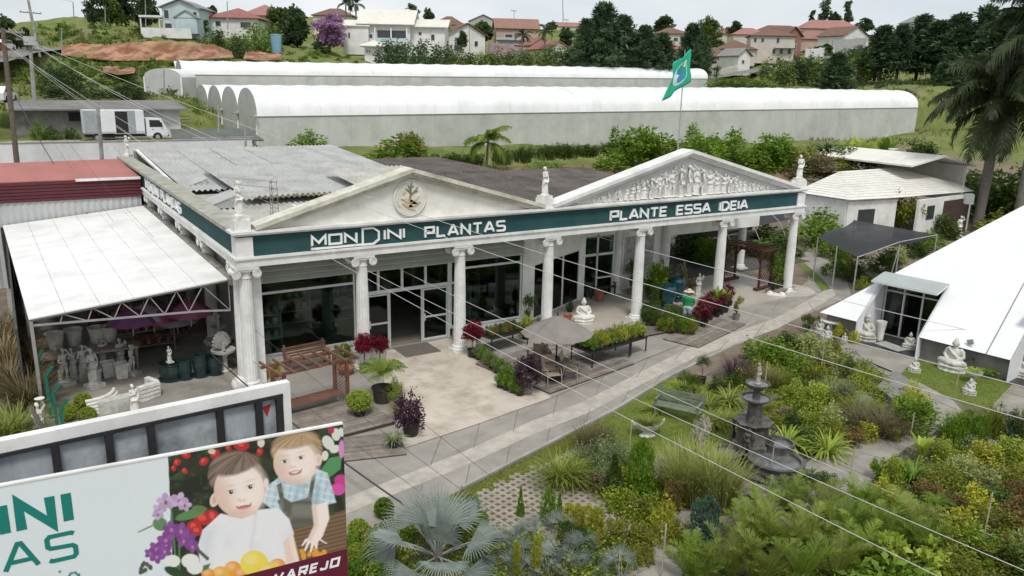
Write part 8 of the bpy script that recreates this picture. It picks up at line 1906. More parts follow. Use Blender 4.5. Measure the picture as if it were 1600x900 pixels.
# ---------- garden beds
GARDEN=[
 ('slim dark cypress spike on the paver grid','green','cone',813,806,0.8,0.24),('dark green conifer with two tips beside the golden hedge','green','column',856,822,1.0,0.42),('narrow conifer next to the two tipped one','green','cone',873,824,0.9,0.3),
 ('first golden conifer of the low hedge','yellow','column',888,830,0.72,0.36),('second golden conifer of the low hedge','yellow','column',902,833,0.74,0.36),('third golden conifer of the low hedge','yellow','column',917,836,0.76,0.38),('last golden conifer of the low hedge, by the olive shrubs','yellow','column',932,838,0.72,0.38),('dark green conifer below the golden hedge','deep','column',885,852,0.6,0.45),('low dark conifer under the hedge middle','deep','column',908,856,0.55,0.45),
 ('olive shrub at the left of the rounded group','olive','bush',950,852,0.75,0.7),('olive shrub in the middle of the rounded group','olive','bush',975,856,0.8,0.75),('olive shrub at the right of the rounded group','olive','bush',1000,858,0.8,0.7),('small olive shrub hanging over the path edge','olive','bush',985,884,0.6,0.55),('little olive shrub at the path corner','olive','bush',1008,880,0.5,0.45),
 ('golden narrow conifer between the silver palms, left','yellow','column',806,908,0.95,0.2),('golden narrow conifer between the silver palms, right','yellow','column',838,905,1.0,0.24),
 ('tall yellow shrub beside a bamboo stake','yellow','bush',1038,846,1.15,0.8),('rust tinted shrub rising above the yellow one','rust','loose',1046,812,1.2,0.55),('low yellow shrub by the reed clump','olive','bush',1064,850,0.7,0.6),('dark bluish conifer in front of the reeds','bluegreen','column',1098,868,1.45,0.72),('low green plant at the foot of the bluish conifer','green','bush',1078,872,0.5,0.6),
 ('dark green conifer on the paver edge','deep','cone',958,775,1.15,0.7),('tall green conifer next to the lawn','green','column',998,782,1.7,0.72),('dry brown plant under the dark conifer','brown','loose',925,768,0.6,0.9),('rust coloured low plant at the paver corner','rust','loose',995,806,0.5,0.5),
 ('grey green shrub, leftmost of the silvery mass','grey','fine',908,735,0.9,1.0),('grey green shrub in the middle of the silvery mass','grey','fine',935,740,1.15,1.15),('grey green shrub nearest the lawn','grey','fine',962,735,1.15,1.1),('low grey green shrub at the front of the silvery mass','grey','fine',945,762,0.7,0.9),('wispy purple grass above the silvery shrubs','brown','wisp',918,708,1.25,0.8),('second wispy grass by the driveway edge','brown','wisp',940,700,1.0,0.8),('bright yellow green grass clump on the paver grid','gold','grass',872,760,1.15,1.05),('shorter yellow grass beside the bright clump','gold','grass',893,762,0.95,0.8),
 ('tall reed clump at the lawn edge, leftmost','reed','reed',1058,782,1.5,1.1),('tall reed clump in the middle, greyish','reed','reed',1090,790,1.55,1.2),('tall reed clump nearest the fountain pool','reed','reed',1122,798,1.5,1.15),('short reed clump behind the tall ones','reed','reed',1104,765,1.2,1.0),
 ('yellow grass tuft behind the garden bench','gold','grass',1085,628,0.6,0.9),('strappy yellow clump right of the bench','gold','strap',1108,640,0.65,0.8),('strappy yellow clump left of the fountain bowls','gold','strap',1138,632,0.7,0.85),('low yellow clump at the bench end','gold','grass',1112,668,0.65,0.85),('yellow clump in front of the fountain block','gold','grass',1132,664,0.6,0.8),('dark shrub behind the strappy clumps','deep','bush',1122,612,0.6,0.8),('dark low shrub beside the fountain top','deep','bush',1145,605,0.55,0.8),('low yellow tuft at the lawn edge by the urn','gold','grass',1040,628,0.45,0.8),('green tuft between urn and bench','lime','grass',1024,645,0.4,0.7),('low green ground plants by the driveway corner','lime','grass',1066,612,0.4,0.9),
 ('dark purple grass left of the fountain figure','purple','wisp',1152,592,1.1,1.1),('brown purple grass right of the fountain figure','brown','wisp',1184,602,0.95,1.2),('dull green grass beyond the fountain figure','olive','wisp',1205,604,0.9,1.2),('low creeping plants behind the fountain','olive','fine',1205,645,0.35,1.4),('low creeping plants right of the fountain bowls','olive','fine',1215,665,0.4,1.2),('dry silvery plant between fountain and lime shrubs','straw','loose',1218,655,0.5,0.8),
 ('big green leafy shrub by the driveway, nearest the porch','green','bush',1188,566,1.2,1.5),('big green leafy shrub behind the purple grass','green','bush',1215,572,1.2,1.4),('dark green shrub between the big leafy ones','deep','bush',1226,548,0.9,1.2),('cream variegated shrub at the terrace edge','cream','bush',1262,552,1.0,1.2),('second cream variegated shrub beside the terrace','cream','bush',1284,570,1.1,1.2),('green shrub under the cream shrubs','green','bush',1250,590,0.9,1.2),('grey stemmed shrub near the bamboo stake','olive','loose',1272,606,1.0,1.1),('dark leaved shrub beside the raised stone bed','deep','loose',1322,592,0.8,0.9),('grey green shrub before the raised stone bed','grey','fine',1318,628,0.85,1.0),('grey green grassy shrub left of the cactus ball','grey','wisp',1298,622,0.9,1.1),('olive shrub under the stake','olive','bush',1288,634,0.8,1.0),
 ('lime green shrub behind the fountain, tallest','lime','bush',1242,636,1.05,1.1),('lime green shrub right of the tallest','lime','bush',1272,640,0.95,1.2),('lime green shrub at the middle of the bed','lime','bush',1265,668,0.8,1.0),('pale lime shrub with light leaf edges','cream','bush',1296,668,0.85,1.0),('dark shrub at the foot of the lime shrubs','deep','bush',1240,670,0.6,0.8),
 ('bright strap leaf clump right of the fountain','lime','strap',1228,700,0.85,0.95),('bright strap leaf clump beside the path','lime','strap',1292,712,0.85,0.9),('dark shrub between the strap leaf clumps','deep','bush',1262,700,0.7,1.0),('olive shrub behind the second strap clump','olive','bush',1300,690,0.75,0.9),('dark red leaved shrub by the path','rust','loose',1330,700,0.7,0.8),('yellow spotted shrub at the path edge','yellow','bush',1352,690,0.65,0.8),('small lime shrub on the path corner','lime','bush',1398,690,0.4,0.4),
 ('brown feathery grass mound left of the path','brown','wisp',1352,672,0.95,1.5),('brown feathery grass mound nearest the path slabs','brown','wisp',1384,680,1.0,1.4),('dull green grass behind the brown mounds','olive','wisp',1345,650,0.8,1.3),('broad rounded green shrub on the raised bed','green','bush',1425,668,1.25,1.75),('yellow tipped shrub crowning the raised bed','yellow','bush',1420,650,1.2,1.2),('low green plant in front of the broad shrub','olive','bush',1402,668,0.5,0.7),
 ('upright dark green hedge plant by the second entrance walk, left','green','upright',1492,690,1.0,1.0),('upright dark green hedge plant by the second entrance walk','green','upright',1520,690,1.1,1.0),('upright purplish hedge plant, third in the row','olive','upright',1548,682,1.15,1.0),('upright purplish hedge plant, fourth in the row','bluegreen','upright',1575,686,1.0,1.0),('upright purplish hedge plant at the frame edge','olive','upright',1602,690,1.1,1.0),('bluish shrub below the upright hedge','grey','bush',1518,700,0.5,0.8),
 ('lime paddle leaved plant beside the path','lime','paddle',1438,720,1.0,0.9),('lime shrub right of the paddle leaved plant','lime','bush',1472,724,0.7,0.9),('green strap grass under the paddle leaves','green','strap',1424,752,0.75,0.9),('lime shrub left of the strap grass','lime','bush',1390,760,0.9,0.8),('green shrub on the path bend','green','loose',1372,752,0.7,0.8),('cream tipped shrub in the right bed','cream','bush',1500,742,0.7,1.0),('yellow shrub in the right bed, back row','yellow','bush',1535,726,0.75,1.1),('lime shrub in the right bed, back row','lime','bush',1572,724,0.8,1.1),('yellow shrub at the frame edge, back row','yellow','bush',1604,730,0.8,1.1),('cream green shrub in the right bed, second row','cream','bush',1530,760,0.7,1.1),('olive shrub in the right bed, second row','olive','bush',1470,762,0.75,1.1),('rust shrub in the right bed, second row','rust','bush',1448,782,0.6,0.8),('olive shrub at the frame edge, second row','olive','bush',1590,764,0.8,1.1),('rust orange shrub near the frame edge','rust','bush',1588,790,0.7,0.9),('dark shrub under the rust orange one','deep','bush',1552,790,0.6,1.0),('yellow shrub in the middle of the right bed','yellow','bush',1518,800,0.7,1.0),('rust flowered shrub in the middle of the right bed','rust','bush',1490,800,0.6,0.8),('green fern clump in the middle of the right bed','green','cycad',1462,802,0.8,0.9),('olive shrub beside the tall stake','olive','bush',1548,832,0.75,1.1),('dry rust shrub at the right frame edge','rust','loose',1590,830,0.8,1.0),('yellow shrub in the front of the right bed','yellow','bush',1500,838,0.75,1.1),('olive shrub in the front of the right bed','olive','bush',1470,860,0.8,1.1),('green shrub before the stake','green','bush',1520,870,0.8,1.1),('olive shrub near the lower right corner','olive','bush',1560,880,0.8,1.2),('dark shrub in the lower right corner','deep','bush',1596,895,0.8,1.2),('cream green shrub by the lower right corner','cream','bush',1600,862,0.7,0.9),('light leafy shrub among the palms, right','lime','big',1448,905,1.0,1.0),('light leafy shrub among the palms, left','lime','big',1380,895,1.1,1.1),('green leafy shrub under the light one','green','big',1400,925,0.9,1.3),('green leafy shrub at the bottom edge','green','big',1350,930,0.8,1.2),('olive shrub at the bottom edge by the palms','olive','bush',1492,910,0.8,1.2),('yellow shrub above the palms, left','yellow','bush',1376,782,0.6,0.8),
 ('low dark shrub beside the fountain planks','deep','bush',1290,762,0.45,0.7),('dark grass tuft by the garden path','deep','strap',1262,752,0.4,0.6),
 ('spiky dark shrub at the pyramid corner','deep','loose',1262,520,0.9,0.9),('yellow shrub between the stone figures','yellow','bush',1310,528,0.6,0.7),('yellow spotted shrub by the crowned deity','yellow','bush',1334,536,0.55,0.6),('green flowering plant among the pots at the pyramid corner','olive','bush',1300,545,0.5,0.8),('leafy green plant behind the large Buddha','green','big',1530,578,1.0,0.9),('fern by the pyramid plinth','green','cycad',1545,590,0.6,0.8),('low purple edging plants near the terrace','brown','bush',1262,540,0.4,0.6),
]
for i,(lab, k, f, px, py, h, wd) in enumerate(GARDEN): plant(lab, k, f, gxy(px, py),h, wd, i)
# golden and green feather palms in the lower right
FP=((1185,838,'palm',1.0),(1235,812,'palm',1.1),(1285,818,'gold',1.05),(1135,915,'gold',1.15),(1085,920,'palm',1.0),(1215,880,'gold',1.15),(1262,868,'gold',1.1),(1310,850,'palm',1.1),(1345,815,'palm',1.0),(1338,885,'palm',1.1),(1420,838,'gold',1.1),(1395,860,'palm',1.0),(1250,925,'palm',1.15),(1305,915,'gold',1.0),(1168,872,'palm',1.1),(1190,925,'gold',1.1),(1355,850,'palm',0.9),(1440,870,'palm',0.9))
for i,(px, py, k, s) in enumerate(FP):
    plant('bushy %s feather palm of the lower plantation, %s from the left' % ('golden' if k == 'gold' else 'green', ORD[sorted(FP).index((px, py, k, s))]),k,'areca', gxy(px, py),1.25*s,1.75*s, i,'feather palms in the lower right plantation')
# plumes of pampas grass
for i,(px, py, h) in enumerate(((1082,690,0.55),(1092,690,0.7),(1100,685,0.55),(1054,715,0.4),(1090,712,0.5),(866,618,0.0))):
    if h == 0: continue
    t=thing('pampas_plume','pale feathery pampas plume over the reeds,'+['left one of the tall three','tallest','right one of the tall three','short one by the lawn','low one in front'][i],'plume', gxy(px, py+40),0.3*i,'pampas plumes');l=LM(640+i);n=260;z=l.r.uniform(0,1,n);P=np.stack([l.r.normal(size=n)*0.05*np.sin(z*PI*0.9+0.2),l.r.normal(size=n)*0.05*np.sin(z*PI*0.9+0.2),0.85+z*h],1);l.leaves(P, np.stack([l.r.normal(size=n)*0.4,l.r.normal(size=n)*0.4,np.ones(n)],1),0.11,0.022,l.r.uniform(0,1,n));ob('plume', l.mesh('plume', KM['plume']),None, t);MB().tube([(0,0,0),(0,0,0.9)],0.008,5).build('stalk', mat('dry_stalk',(0.35,0.3,0.18)),t)
# cactus ball
cb=thing('cactus_ball','large pale spiny cactus ball on the raised bed','cactus', G(1347,640));l=LM(31);d=nrm(l.r.normal(size=(900,3)));d[:,2]=np.abs(d[:,2]);l.leaves(d*0.36+np.array([0,0,0.12]),d+l.r.normal(size=(900,3))*0.5,0.11,0.012,l.r.uniform(0,1,900));ob('spines', l.mesh('spines', KM['cream']),None, cb);MB().ell((0,0,0.2),(0.36,0.36,0.34),20,10).build('body', mat('cactus_green',(0.13,0.16,0.09)),cb)
# lollipop topiaries in pots
for lab, px, py, h in (('little lollipop tree in a black pot nearest the driveway',1096,600,1.05),('two headed topiary in a black pot beside the bench',1082,622,0.8)):
    plant(lab,'deep','fine', gxy(px, py),0.42,0.62,1,None,0.16,POTB, stem=h-0.55)
plant('second head of the two headed topiary','deep','fine', gxy(1068,616),0.4,0.6,0,None,0.15,POTB, stem=0.3)
# grasses in the urns
ob('grass_planting', fol('gold','grass',1),None, bpy.data.objects['lawn_urn'],(0,0,0.38),(0,0,0),(0.75,0.55,0.38));ob('fern', fol('lime','cycad',0),None, bpy.data.objects['fern_urn'],(0,0,0.3),(0,0,0),(0.75,0.75,0.45))
ob('grass_planting', fol('lime','grass',0),None, bpy.data.objects['yellow_planter'],(0,0,0.3),(0,0,0),(0.4,0.4,0.4))

# ---------- forecourt, porch and deck plants
FC=[
 ('crimson ball shaped bush in front of the first door column','crimson','mop',570,582,0.8,0.85,0.2),('second crimson ball beside it','crimson','mop',594,580,0.7,0.72,0.18),('crimson ball bush at the foot of the second door column','crimson','mop',738,558,0.9,1.0,0.2),
 ('purple leaved bush in a pot on the lower deck','purple','bush',642,680,1.05,1.0,0.28),('purple leaved bush at the parasol deck corner','purple','bush',822,615,1.0,1.15,0.28),('round clipped bush in a black pot on the deck','lime','ball',562,655,0.72,0.85,0.2),
 ('spiky grass plant in a small pot at the deck edge','grey','strap',615,702,0.5,0.5,0.13),('leafy green plant beside the slatted bench','green','bush',538,572,0.7,0.8,0.22),('lime fern behind the feather palm pot','lime','bush',618,632,0.75,0.6,0.16),('straw coloured tuft beside the purple bush','straw','grass',622,655,0.5,0.5,0.14),
 ('green tree in a pot before the wall pier','deep','loose',826,512,1.3,0.7,0.2),('lime leafy plant by the wall pier','lime','bush',822,530,0.8,0.7,0.18),('lime shrub in front of the porch column','lime','bush',846,520,0.6,0.6,0.16),('small green plant at the porch glass corner','deep','bush',890,490,0.5,0.45,0.14),
 ('tall broad leaved plant behind the porch column','green','big',1022,470,1.7,1.2,0.28),('silver leaved plant behind the teal vases','grey','big',1040,462,1.6,1.2,0.28),('silver leaved plant beside the second teal vase','grey','big',1062,455,1.2,0.9,0.24),('dark reddish plant next to the porch statue','rust','loose',1078,462,0.8,0.6,0.16),('tall green palm like plant above the cordylines','green','paddle',1118,490,1.2,0.9,0.2),('second tall green plant above the cordylines','olive','paddle',1132,488,1.0,0.8,0.2),('green croton at the end of the cordylines','olive','loose',1150,500,0.9,0.6,0.17),('single dark pot plant beside the mat','olive','bush',1031,520,0.5,0.45,0.15),('vine covered plant on the timber arch','green','loose',1205,452,2.0,1.4,0.2),('pale leafy plant beside the timber arch','olive','bush',1222,446,1.2,1.0,0.2),('dark potted tree beside the relief picture','deep','loose',985,462,1.7,0.7,0.2)]
for i,(lab, k, f, px, py, h, wd, pr_) in enumerate(FC): plant(lab, k, f, gxy(px, py),h, wd, i, None, pr_, POTB if i % 4 else mat('grey_pot',(0.22,0.2,0.18),(0.17,0.155,0.14),4,0.9),stem=(0.45,0.45,0.35)[i] if i < 3 else 0.0)
t=plant('feather palm in a large dark pot on the forecourt','palm','phoenix', gxy(598,628),1.35,1.7,2,None,0.36,mat('dark_brown_pot',(0.07,0.055,0.045),(0.05,0.04,0.033),3,0.6),0.55)
lathe_thing('clay_bowl','reddish clay bowl at the foot of the first door column','pot',[(0.14,0),(0.3,0.22),(0.32,0.3),(0.27,0.3),(0.2,0.12)],TERRA, gxy(541,585))
lathe_thing('clay_pot','tan clay pot beside the porch bench','pot',[(0.15,0),(0.24,0.45),(0.27,0.5),(0.22,0.5),(0.18,0.3)],TERRA, G(936,470,0.086))
for i,(px, py) in enumerate(((880,508),(887,503))): lathe_thing('clay_pot',['first red clay pot beside the white Buddha','second red clay pot behind the first, near the glass'][i],'pot',[(0.12,0),(0.19,0.3),(0.21,0.34),(0.17,0.34),(0.14,0.2)],TERRA, G(px, py,0.086))
bx=thing('window_box','dark planter box of seedlings on the window ledge','planter', G(797,514,0.02),0.12);MB().box(-0.45,0.45,-0.16,0.16,0,0.22).build('box', BLACK, bx);ob('seedlings', fol('deep','bush',0),None, bx,(0,0,0.18),(0,0,0),(0.8,0.3,0.25))
for i in range(9):
    f=i/8;px=748+f*58;py=562+f*42;plant('potted shrub along the forecourt edge of the deck, %s from the column' % ORD[i],'green' if i % 2 else 'grey','bush', gxy(px, py),0.5,0.52,i,'potted shrubs edging the parasol deck',0.16)
for i in range(4): plant('potted shrub in the outer row by the purple bush, %s from the left' % ORD[i],'green','bush', gxy(782+i*10,606+i*4),0.45,0.45,i,'second row of potted shrubs',0.15)
rr6=random.Random(12)
def local(o, rz, x_, y_, z): c_, s_=math.cos(rz),math.sin(rz);return (o[0]+c_*x_-s_*y_, o[1]+s_*x_+c_*y_, z)
for i in range(24): p=local(T1,0.15,-0.85+0.24*(i % 8),-0.32+0.3*(i//8),0.69);plant('seedling pot on the window table, %s in the %s row from the driveway' % (ORD[i % 8],ORD[i//8]),('olive','rust','deep')[i % 3],'bush', p,0.2,0.22,i,'seedlings on the window table',0.07)
for i in range(20): p=local(T2,0.15,-0.9+0.36*(i % 6),-0.4+0.27*(i//6),0.69);plant('pale flowering pot on the deck table, %s in the %s row' % (ORD[i % 6],ORD[i//6]),('green','olive','yellow')[i % 3],'bush', p,0.42,0.42,i,'flowering pots on the deck table',0.11,fl=('white' if i % 2 else 'cream',26))
for i in range(7): p=local(T3,0.15,-0.3+0.3*(i % 3),-0.3+0.3*(i//3),0.69);plant('leafy pot on the small black table, %s in the %s row' % (ORD[i % 3],ORD[i//3]),'lime','bush', p,0.45,0.4,i,'leafy pots on the small table',0.11)
for i in range(26):
    a, b_=i % 7,i//7;p=G(1088+a*8+b_*2,515-a*5.0-b_*8,0.07);plant('red cordyline in a black pot, %s in the %s row from the driveway' % (ORD[a],ORD[b_]),'magenta','cordy',(p[0]+rr6.uniform(-0.1,0.1),p[1]+rr6.uniform(-0.1,0.1),0.07),0.8,0.62,i,'red cordylines on the pallet',0.14)
for i in range(20):
    a, b_=i % 5,i//5;p=G(1036+a*11+b_*2.5,520-b_*7+a*1.2);plant('green pot plant beside the worker, %s in the %s row from the driveway' % (ORD[a],ORD[b_]),('green','olive','deep')[i % 3],'bush', p,0.62,0.5,i,'green pots beside the worker',0.14)
for i in range(9):
    a, b_=i % 3,i//3;p=G(1008+a*9,508-b_*8+a*1.0,0.086);plant('dark pot plant at the porch column foot, %s in the %s row' % (ORD[a],ORD[b_]),'deep','bush', p,0.6,0.5,i,'dark pots at the column foot',0.14,fl=('pink',8) if i % 2 else None)
for i,(px, py) in enumerate(((1018,470),(1024,476),(1032,478))): plant('red flowering plant by the tall teal vase, %s from the column' % ORD[i],'deep','bush', G(px, py,0.086),0.8,0.6,i,'red flowers by the teal vase',0.16,fl=('pink',30))
ft=thing('flower_table','low table of pinkish flowers at the end of the porch','table', G(1218,458),0.2);MB().box(-0.9,0.9,-0.4,0.4,0.25,0.3).build('top', WOODG, ft)
for s in (-0.8,0.8): MB().box(s-0.04,s+0.04,-0.35,0.35,0,0.25).build('leg', WOODG, ft)
for i in range(8): p=local(G(1218,458),0.2,-0.75+0.22*i,0.1*(i % 2),0.3);plant('pink flowering pot on the porch end table, %s from the left' % ORD[i],'deep','bush', p,0.32,0.36,i,'pink flowers on the porch end table',0.1,fl=('pink',60))
for i in range(3): lathe_thing('stone_ornament',['first pale stone by the flower table','second pale stone by the flower table','third pale stone by the flower table'][i],'stone',[(0.2,0),(0.24,0.08),(0.15,0.22),(0.02,0.28)],STONEW, G(1203+9*i,462+i))

# ---------- bushes by the fence and canopy
for i,(px, py) in enumerate(((107,657),(131,640),(138,663))): plant(['clipped green ball nearest the fence, left of three','clipped green ball at the back of the three','clipped green ball nearest the billboard of the three'][i],'lime','ball', gxy(px, py),0.58,0.58,i)
for i,(px, py, k, f, h, wd) in enumerate(((30,690,'gold','grass',1.3,1.5),(5,700,'gold','grass',1.2,1.4),(45,640,'brown','grass',1.7,1.5),(20,620,'brown','grass',1.8,1.6),(50,590,'rust','grass',1.7,1.4),(10,580,'straw','grass',1.8,1.6),(35,560,'brown','grass',1.7,1.4),(0,540,'straw','grass',1.7,1.6),(30,530,'purple','wisp',1.6,1.5),(105,700,'deep','bush',0.5,0.8),(120,690,'brown','bush',0.35,0.9))):
    plant(['golden grass clump beside the wooden pole','golden grass clump at the left frame edge','brown plumed grass behind the golden clump','brown plumed grass left of the fence, middle','reddish plumed grass next to the canopy corner','straw coloured grass at the left edge, lower','brown plumed grass beneath the canopy edge','straw coloured grass at the left edge, upper','dark purple grass under the canopy edge','low dark plant beside the three clipped balls','low brown plants in front of the three clipped balls'][i],k, f, gxy(px, py),h, wd, i)
# ---------- trees and shrubs around the tiled house and net
for i,(lab, k, f, px, py, z, h, wd) in enumerate((
 ('broad hedge of climbing leaves left of the shade net','green','bush',1275,382,0,2.6,4.2),('second part of the leafy hedge behind the shade net','green','bush',1310,372,0,2.6,4.2),('lime leafy hedge end beside the house wall','lime','bush',1335,366,0,2.2,2.6),('tall grey green shrub before the tiled house','olive','loose',1412,372,0,3.6,2.8),('yellow leaved shrub by the house window','yellow','bush',1392,362,0,2.0,1.8),('green shrub at the house door','deep','bush',1472,372,0,1.8,3.0),('dark bush right of the first palm trunk','deep','bush',1545,345,0,4.2,6.0),('dark bush behind the pyramid slope','deep','bush',1585,350,0,4.6,6.0),('dark bush between the palms','deep','bush',1530,320,0,3.5,5.0),('olive bush at the foot of the second palm','olive','bush',1562,372,0,2.2,4.0),
 ('leafy nursery plant under the front of the shade net','green','bush',1305,430,0,1.3,1.6),('dark nursery plant under the shade net, middle','deep','bush',1340,440,0,1.2,1.8),('nursery plant in front of the net pole','lime','bush',1345,452,0,0.7,0.9),('dark nursery plant under the net, right','deep','bush',1380,425,0,1.4,2.2),('nursery plant with pale leaves beside the net brace','cream','bush',1400,410,0,1.1,1.6),('dark nursery plant behind the pyramid slope','deep','bush',1425,400,0,1.4,2.4),('dark nursery plant at the back of the net','deep','bush',1330,400,0,1.3,2.6),('green nursery plant at the back left of the net','green','bush',1300,402,0,1.2,2.0),('green nursery plant right of the net','green','bush',1450,390,0,1.3,2.4),('yellowish nursery plant under the net edge','yellow','loose',1322,424,0,1.2,1.0),
 ('dark plants inside the shade tunnel, left','deep','bush',1180,400,0,1.2,3.0),('dark plants inside the shade tunnel, right','deep','bush',1225,398,0,1.3,3.0),('dark plants behind the tunnel hoops','deep','bush',1205,385,0,1.5,3.5),('green plants seen through the dark hall','green','bush',1108,412,0,1.9,2.4),('dark tall plants beyond the hall','deep','bush',1080,400,0,2.0,3.0))):
    plant(lab, k, f, G(px, py, z),h, wd, i)
# ---------- planting behind the shop roofs, on the upper bank
for i,(lab, k, f, px, py, dep, hp, wp) in enumerate((
 ('bright green shrub behind the zinc roof','green','bush',482,240,68,38,56),('sprawling green shrub with red blossom behind the left pediment','green','bush',620,258,64,50,90),('loose green shrub beside the red blossomed one','olive','loose',650,258,64,52,50),('clipped dark round bush on the brown bank','green','fine',852,284,66,46,72),('large tangled shrub left of the flagpole','green','loose',1010,268,66,78,90),('large leafy shrub behind the figured pediment','green','bush',1030,268,66,62,90),('large leafy shrub right of the flagpole','green','bush',1085,268,66,60,90),('tangled shrub above the right pediment slope','green','loose',1115,262,68,70,80),('tangled shrub right of the pediment peak','green','loose',1205,262,70,60,70),('leafy shrub before the greenhouse wall, right','green','bush',1220,270,70,52,76),('dry brown shrub behind the roof corner statue','brown','bush',1270,282,68,44,80),('dry olive shrub on the bank by the tiled house','olive','bush',1300,280,70,40,70),('spiky dark agave on the bank','deep','strap',1290,240,74,26,40),('first banana plant on the bank','lime','paddle',1328,250,74,44,40),('second banana plant on the bank','lime','paddle',1352,248,74,40,44),('third banana plant on the bank, by the house roof','green','paddle',1382,246,76,40,44),('dark bush between banana plants and palm','deep','bush',1440,244,78,26,50),('dark hedge pots behind the brown roof, leftmost','deep','upright',680,262,70,26,40),('dark hedge pots behind the brown roof, second','deep','upright',712,262,70,28,40),('dark hedge pots left of the palm','deep','upright',742,262,70,28,34),('dark hedge pots right of the palm','deep','upright',785,258,70,30,34),('dark hedge block before the greenhouse, first','deep','upright',815,254,72,30,36),('dark hedge block before the greenhouse, second','deep','upright',852,250,72,28,40),('dark hedge block before the greenhouse, third','deep','upright',885,248,72,28,40),('dark hedge block before the greenhouse, fourth','deep','upright',920,246,72,24,40),('dark hedge block before the greenhouse, fifth','deep','upright',955,244,72,26,40),('dark hedge block right of the flagpole shrubs','deep','upright',1142,234,80,20,44),('tall loose shrub before the greenhouse, right of the dark hedge','green','loose',985,256,68,60,60),('leafy shrub left of the tangled shrub','green','bush',960,268,66,36,60),('leafy shrub between the pediment shrubs, right','green','bush',1150,262,69,40,70),('leafy shrub under the greenhouse wall at the roof corner','green','bush',1180,268,69,44,70),('dry shrub beside the agave','olive','bush',1252,262,70,40,60),('dark shrub behind the banana plants','deep','bush',1330,262,72,36,80),('green shrub by the clipped round bush','green','bush',905,280,66,24,60),('low plant on the bank under the palm','olive','bush',770,274,66,18,36))):
    p=D(px, py, dep);plant(lab, k, f, p, hp*dep/F*0.98,wp*dep/F*1.15,i, fl=('pink',60) if i == 1 else None)
# yard plants by the warehouse
for i,(lab, k, px, py, hp, wp) in enumerate((('tall green shrub against the stained block wall','green',60,217,34,26),('bushy green plant beside the tall one','deep',82,217,24,32),('white flowering plant at the truck bumper','deep',112,217,22,26),('low weeds along the white wall edge','olive',140,222,9,60),('low weeds below the truck box','olive',215,222,9,70),('low weeds below the truck cab','olive',255,222,10,50))):
    p=PY(px, py,44.2 if i > 2 else 48.5);p=np.array([p[0],p[1],5.16]);dd=pr(p)[2];plant(lab, k,'bush', p, hp*dd/F, wp*dd/F, i, fl=('white',10) if i == 2 else None)
# ---------- palms with trunks
def big_palm(label, base, h, L_, nf, kind, r=0.3,seed=0,lean=(0,0),parts=True, shaft=True, leaflet=0.75,ground=True):
    t=thing('palm_tree', label,'palm', base,0.0);pts=[(lean[0]*k/6,lean[1]*k/6,h*k/6-(0.3 if k == 0 else 0)) for k in range(7)]
    MB().tube(pts,[r*1.15,r*0.95,r*0.95,r, r*0.95,r*0.85,r*0.7],14).build('trunk', mat('palm_trunk',(0.20,0.185,0.16),(0.13,0.12,0.105),3,0.9,0.4,12,stretch=(1,1,6)),t)
    top=np.array(pts[-1])
    if shaft:
        MB().tube([tuple(top),tuple(top+np.array([0.02,0,0.9])),tuple(top+np.array([0.03,0,1.7]))],[r*0.8,r*0.75,r*0.35],12).build('crownshaft', mat('palm_shaft',(0.17,0.15,0.07),(0.22,0.15,0.075),2,0.7),t);top=top+np.array([0.03,0,1.5])
    q=random.Random(seed)
    for k in range(nf):
        l=LM(700+seed*40+k);a=k*2.4+q.uniform(-0.25,0.25);el_=q.uniform(-0.55,1.3);Lk=L_*q.uniform(0.85,1.08);p=top.copy();pts2=[tuple(p)]
        for j in range(9): e=el_+0.25-(j/8)**1.2*1.55;p=p+np.array([math.cos(a)*math.cos(e),math.sin(a)*math.cos(e),math.sin(e)])*Lk/9;pts2.append(tuple(p))
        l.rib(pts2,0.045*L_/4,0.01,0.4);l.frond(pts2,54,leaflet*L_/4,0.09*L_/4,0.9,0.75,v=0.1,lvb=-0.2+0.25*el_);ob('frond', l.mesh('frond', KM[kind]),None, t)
    return t
def palm_h(b, y): return float(min(np.linspace(2,20,400),key=lambda z: abs(pr((b[0],b[1],z))[1]-y)))
b1=G(1525,362);big_palm('royal palm with thick grey trunk in front of the tiled house', b1,palm_h(b1,192),6.2,46,'royal',0.38,1,(0.3,-0.1))
b2=G(1584,372);big_palm('second royal palm at the right frame edge', b2,palm_h(b2,92),6.0,46,'royal',0.34,2,(0.2,-0.1))
b3=G(1650,372);big_palm('third royal palm leaning in from beyond the frame', b3,palm_h(b3,150),6.0,34,'royal',0.34,3,(0.1,0))
big_palm('young feather palm on the bank behind the shop', D(760,266,64),2.2,2.6,18,'palm',0.1,4,(0.1,0),shaft=False, leaflet=0.9)
for lab, px, py, dep, h, L_, s in (('left of the two tall palms behind the pink tree',540,40,178,4.6,3.0,5),('right of the two tall palms behind the pink tree',556,38,178,4.2,3.0,6),('small palm in front of the salmon house, left',815,86,170,4.0,2.6,7),('small palm in front of the salmon house, right',850,84,170,4.6,2.8,8),('slim palm behind the dark tree at the ridge',545,14,200,2.5,2.4,9)):
    big_palm(lab, D(px, py, dep),h, L_,13,'royal',0.18,s,(0.2,0),shaft=False, leaflet=0.8)

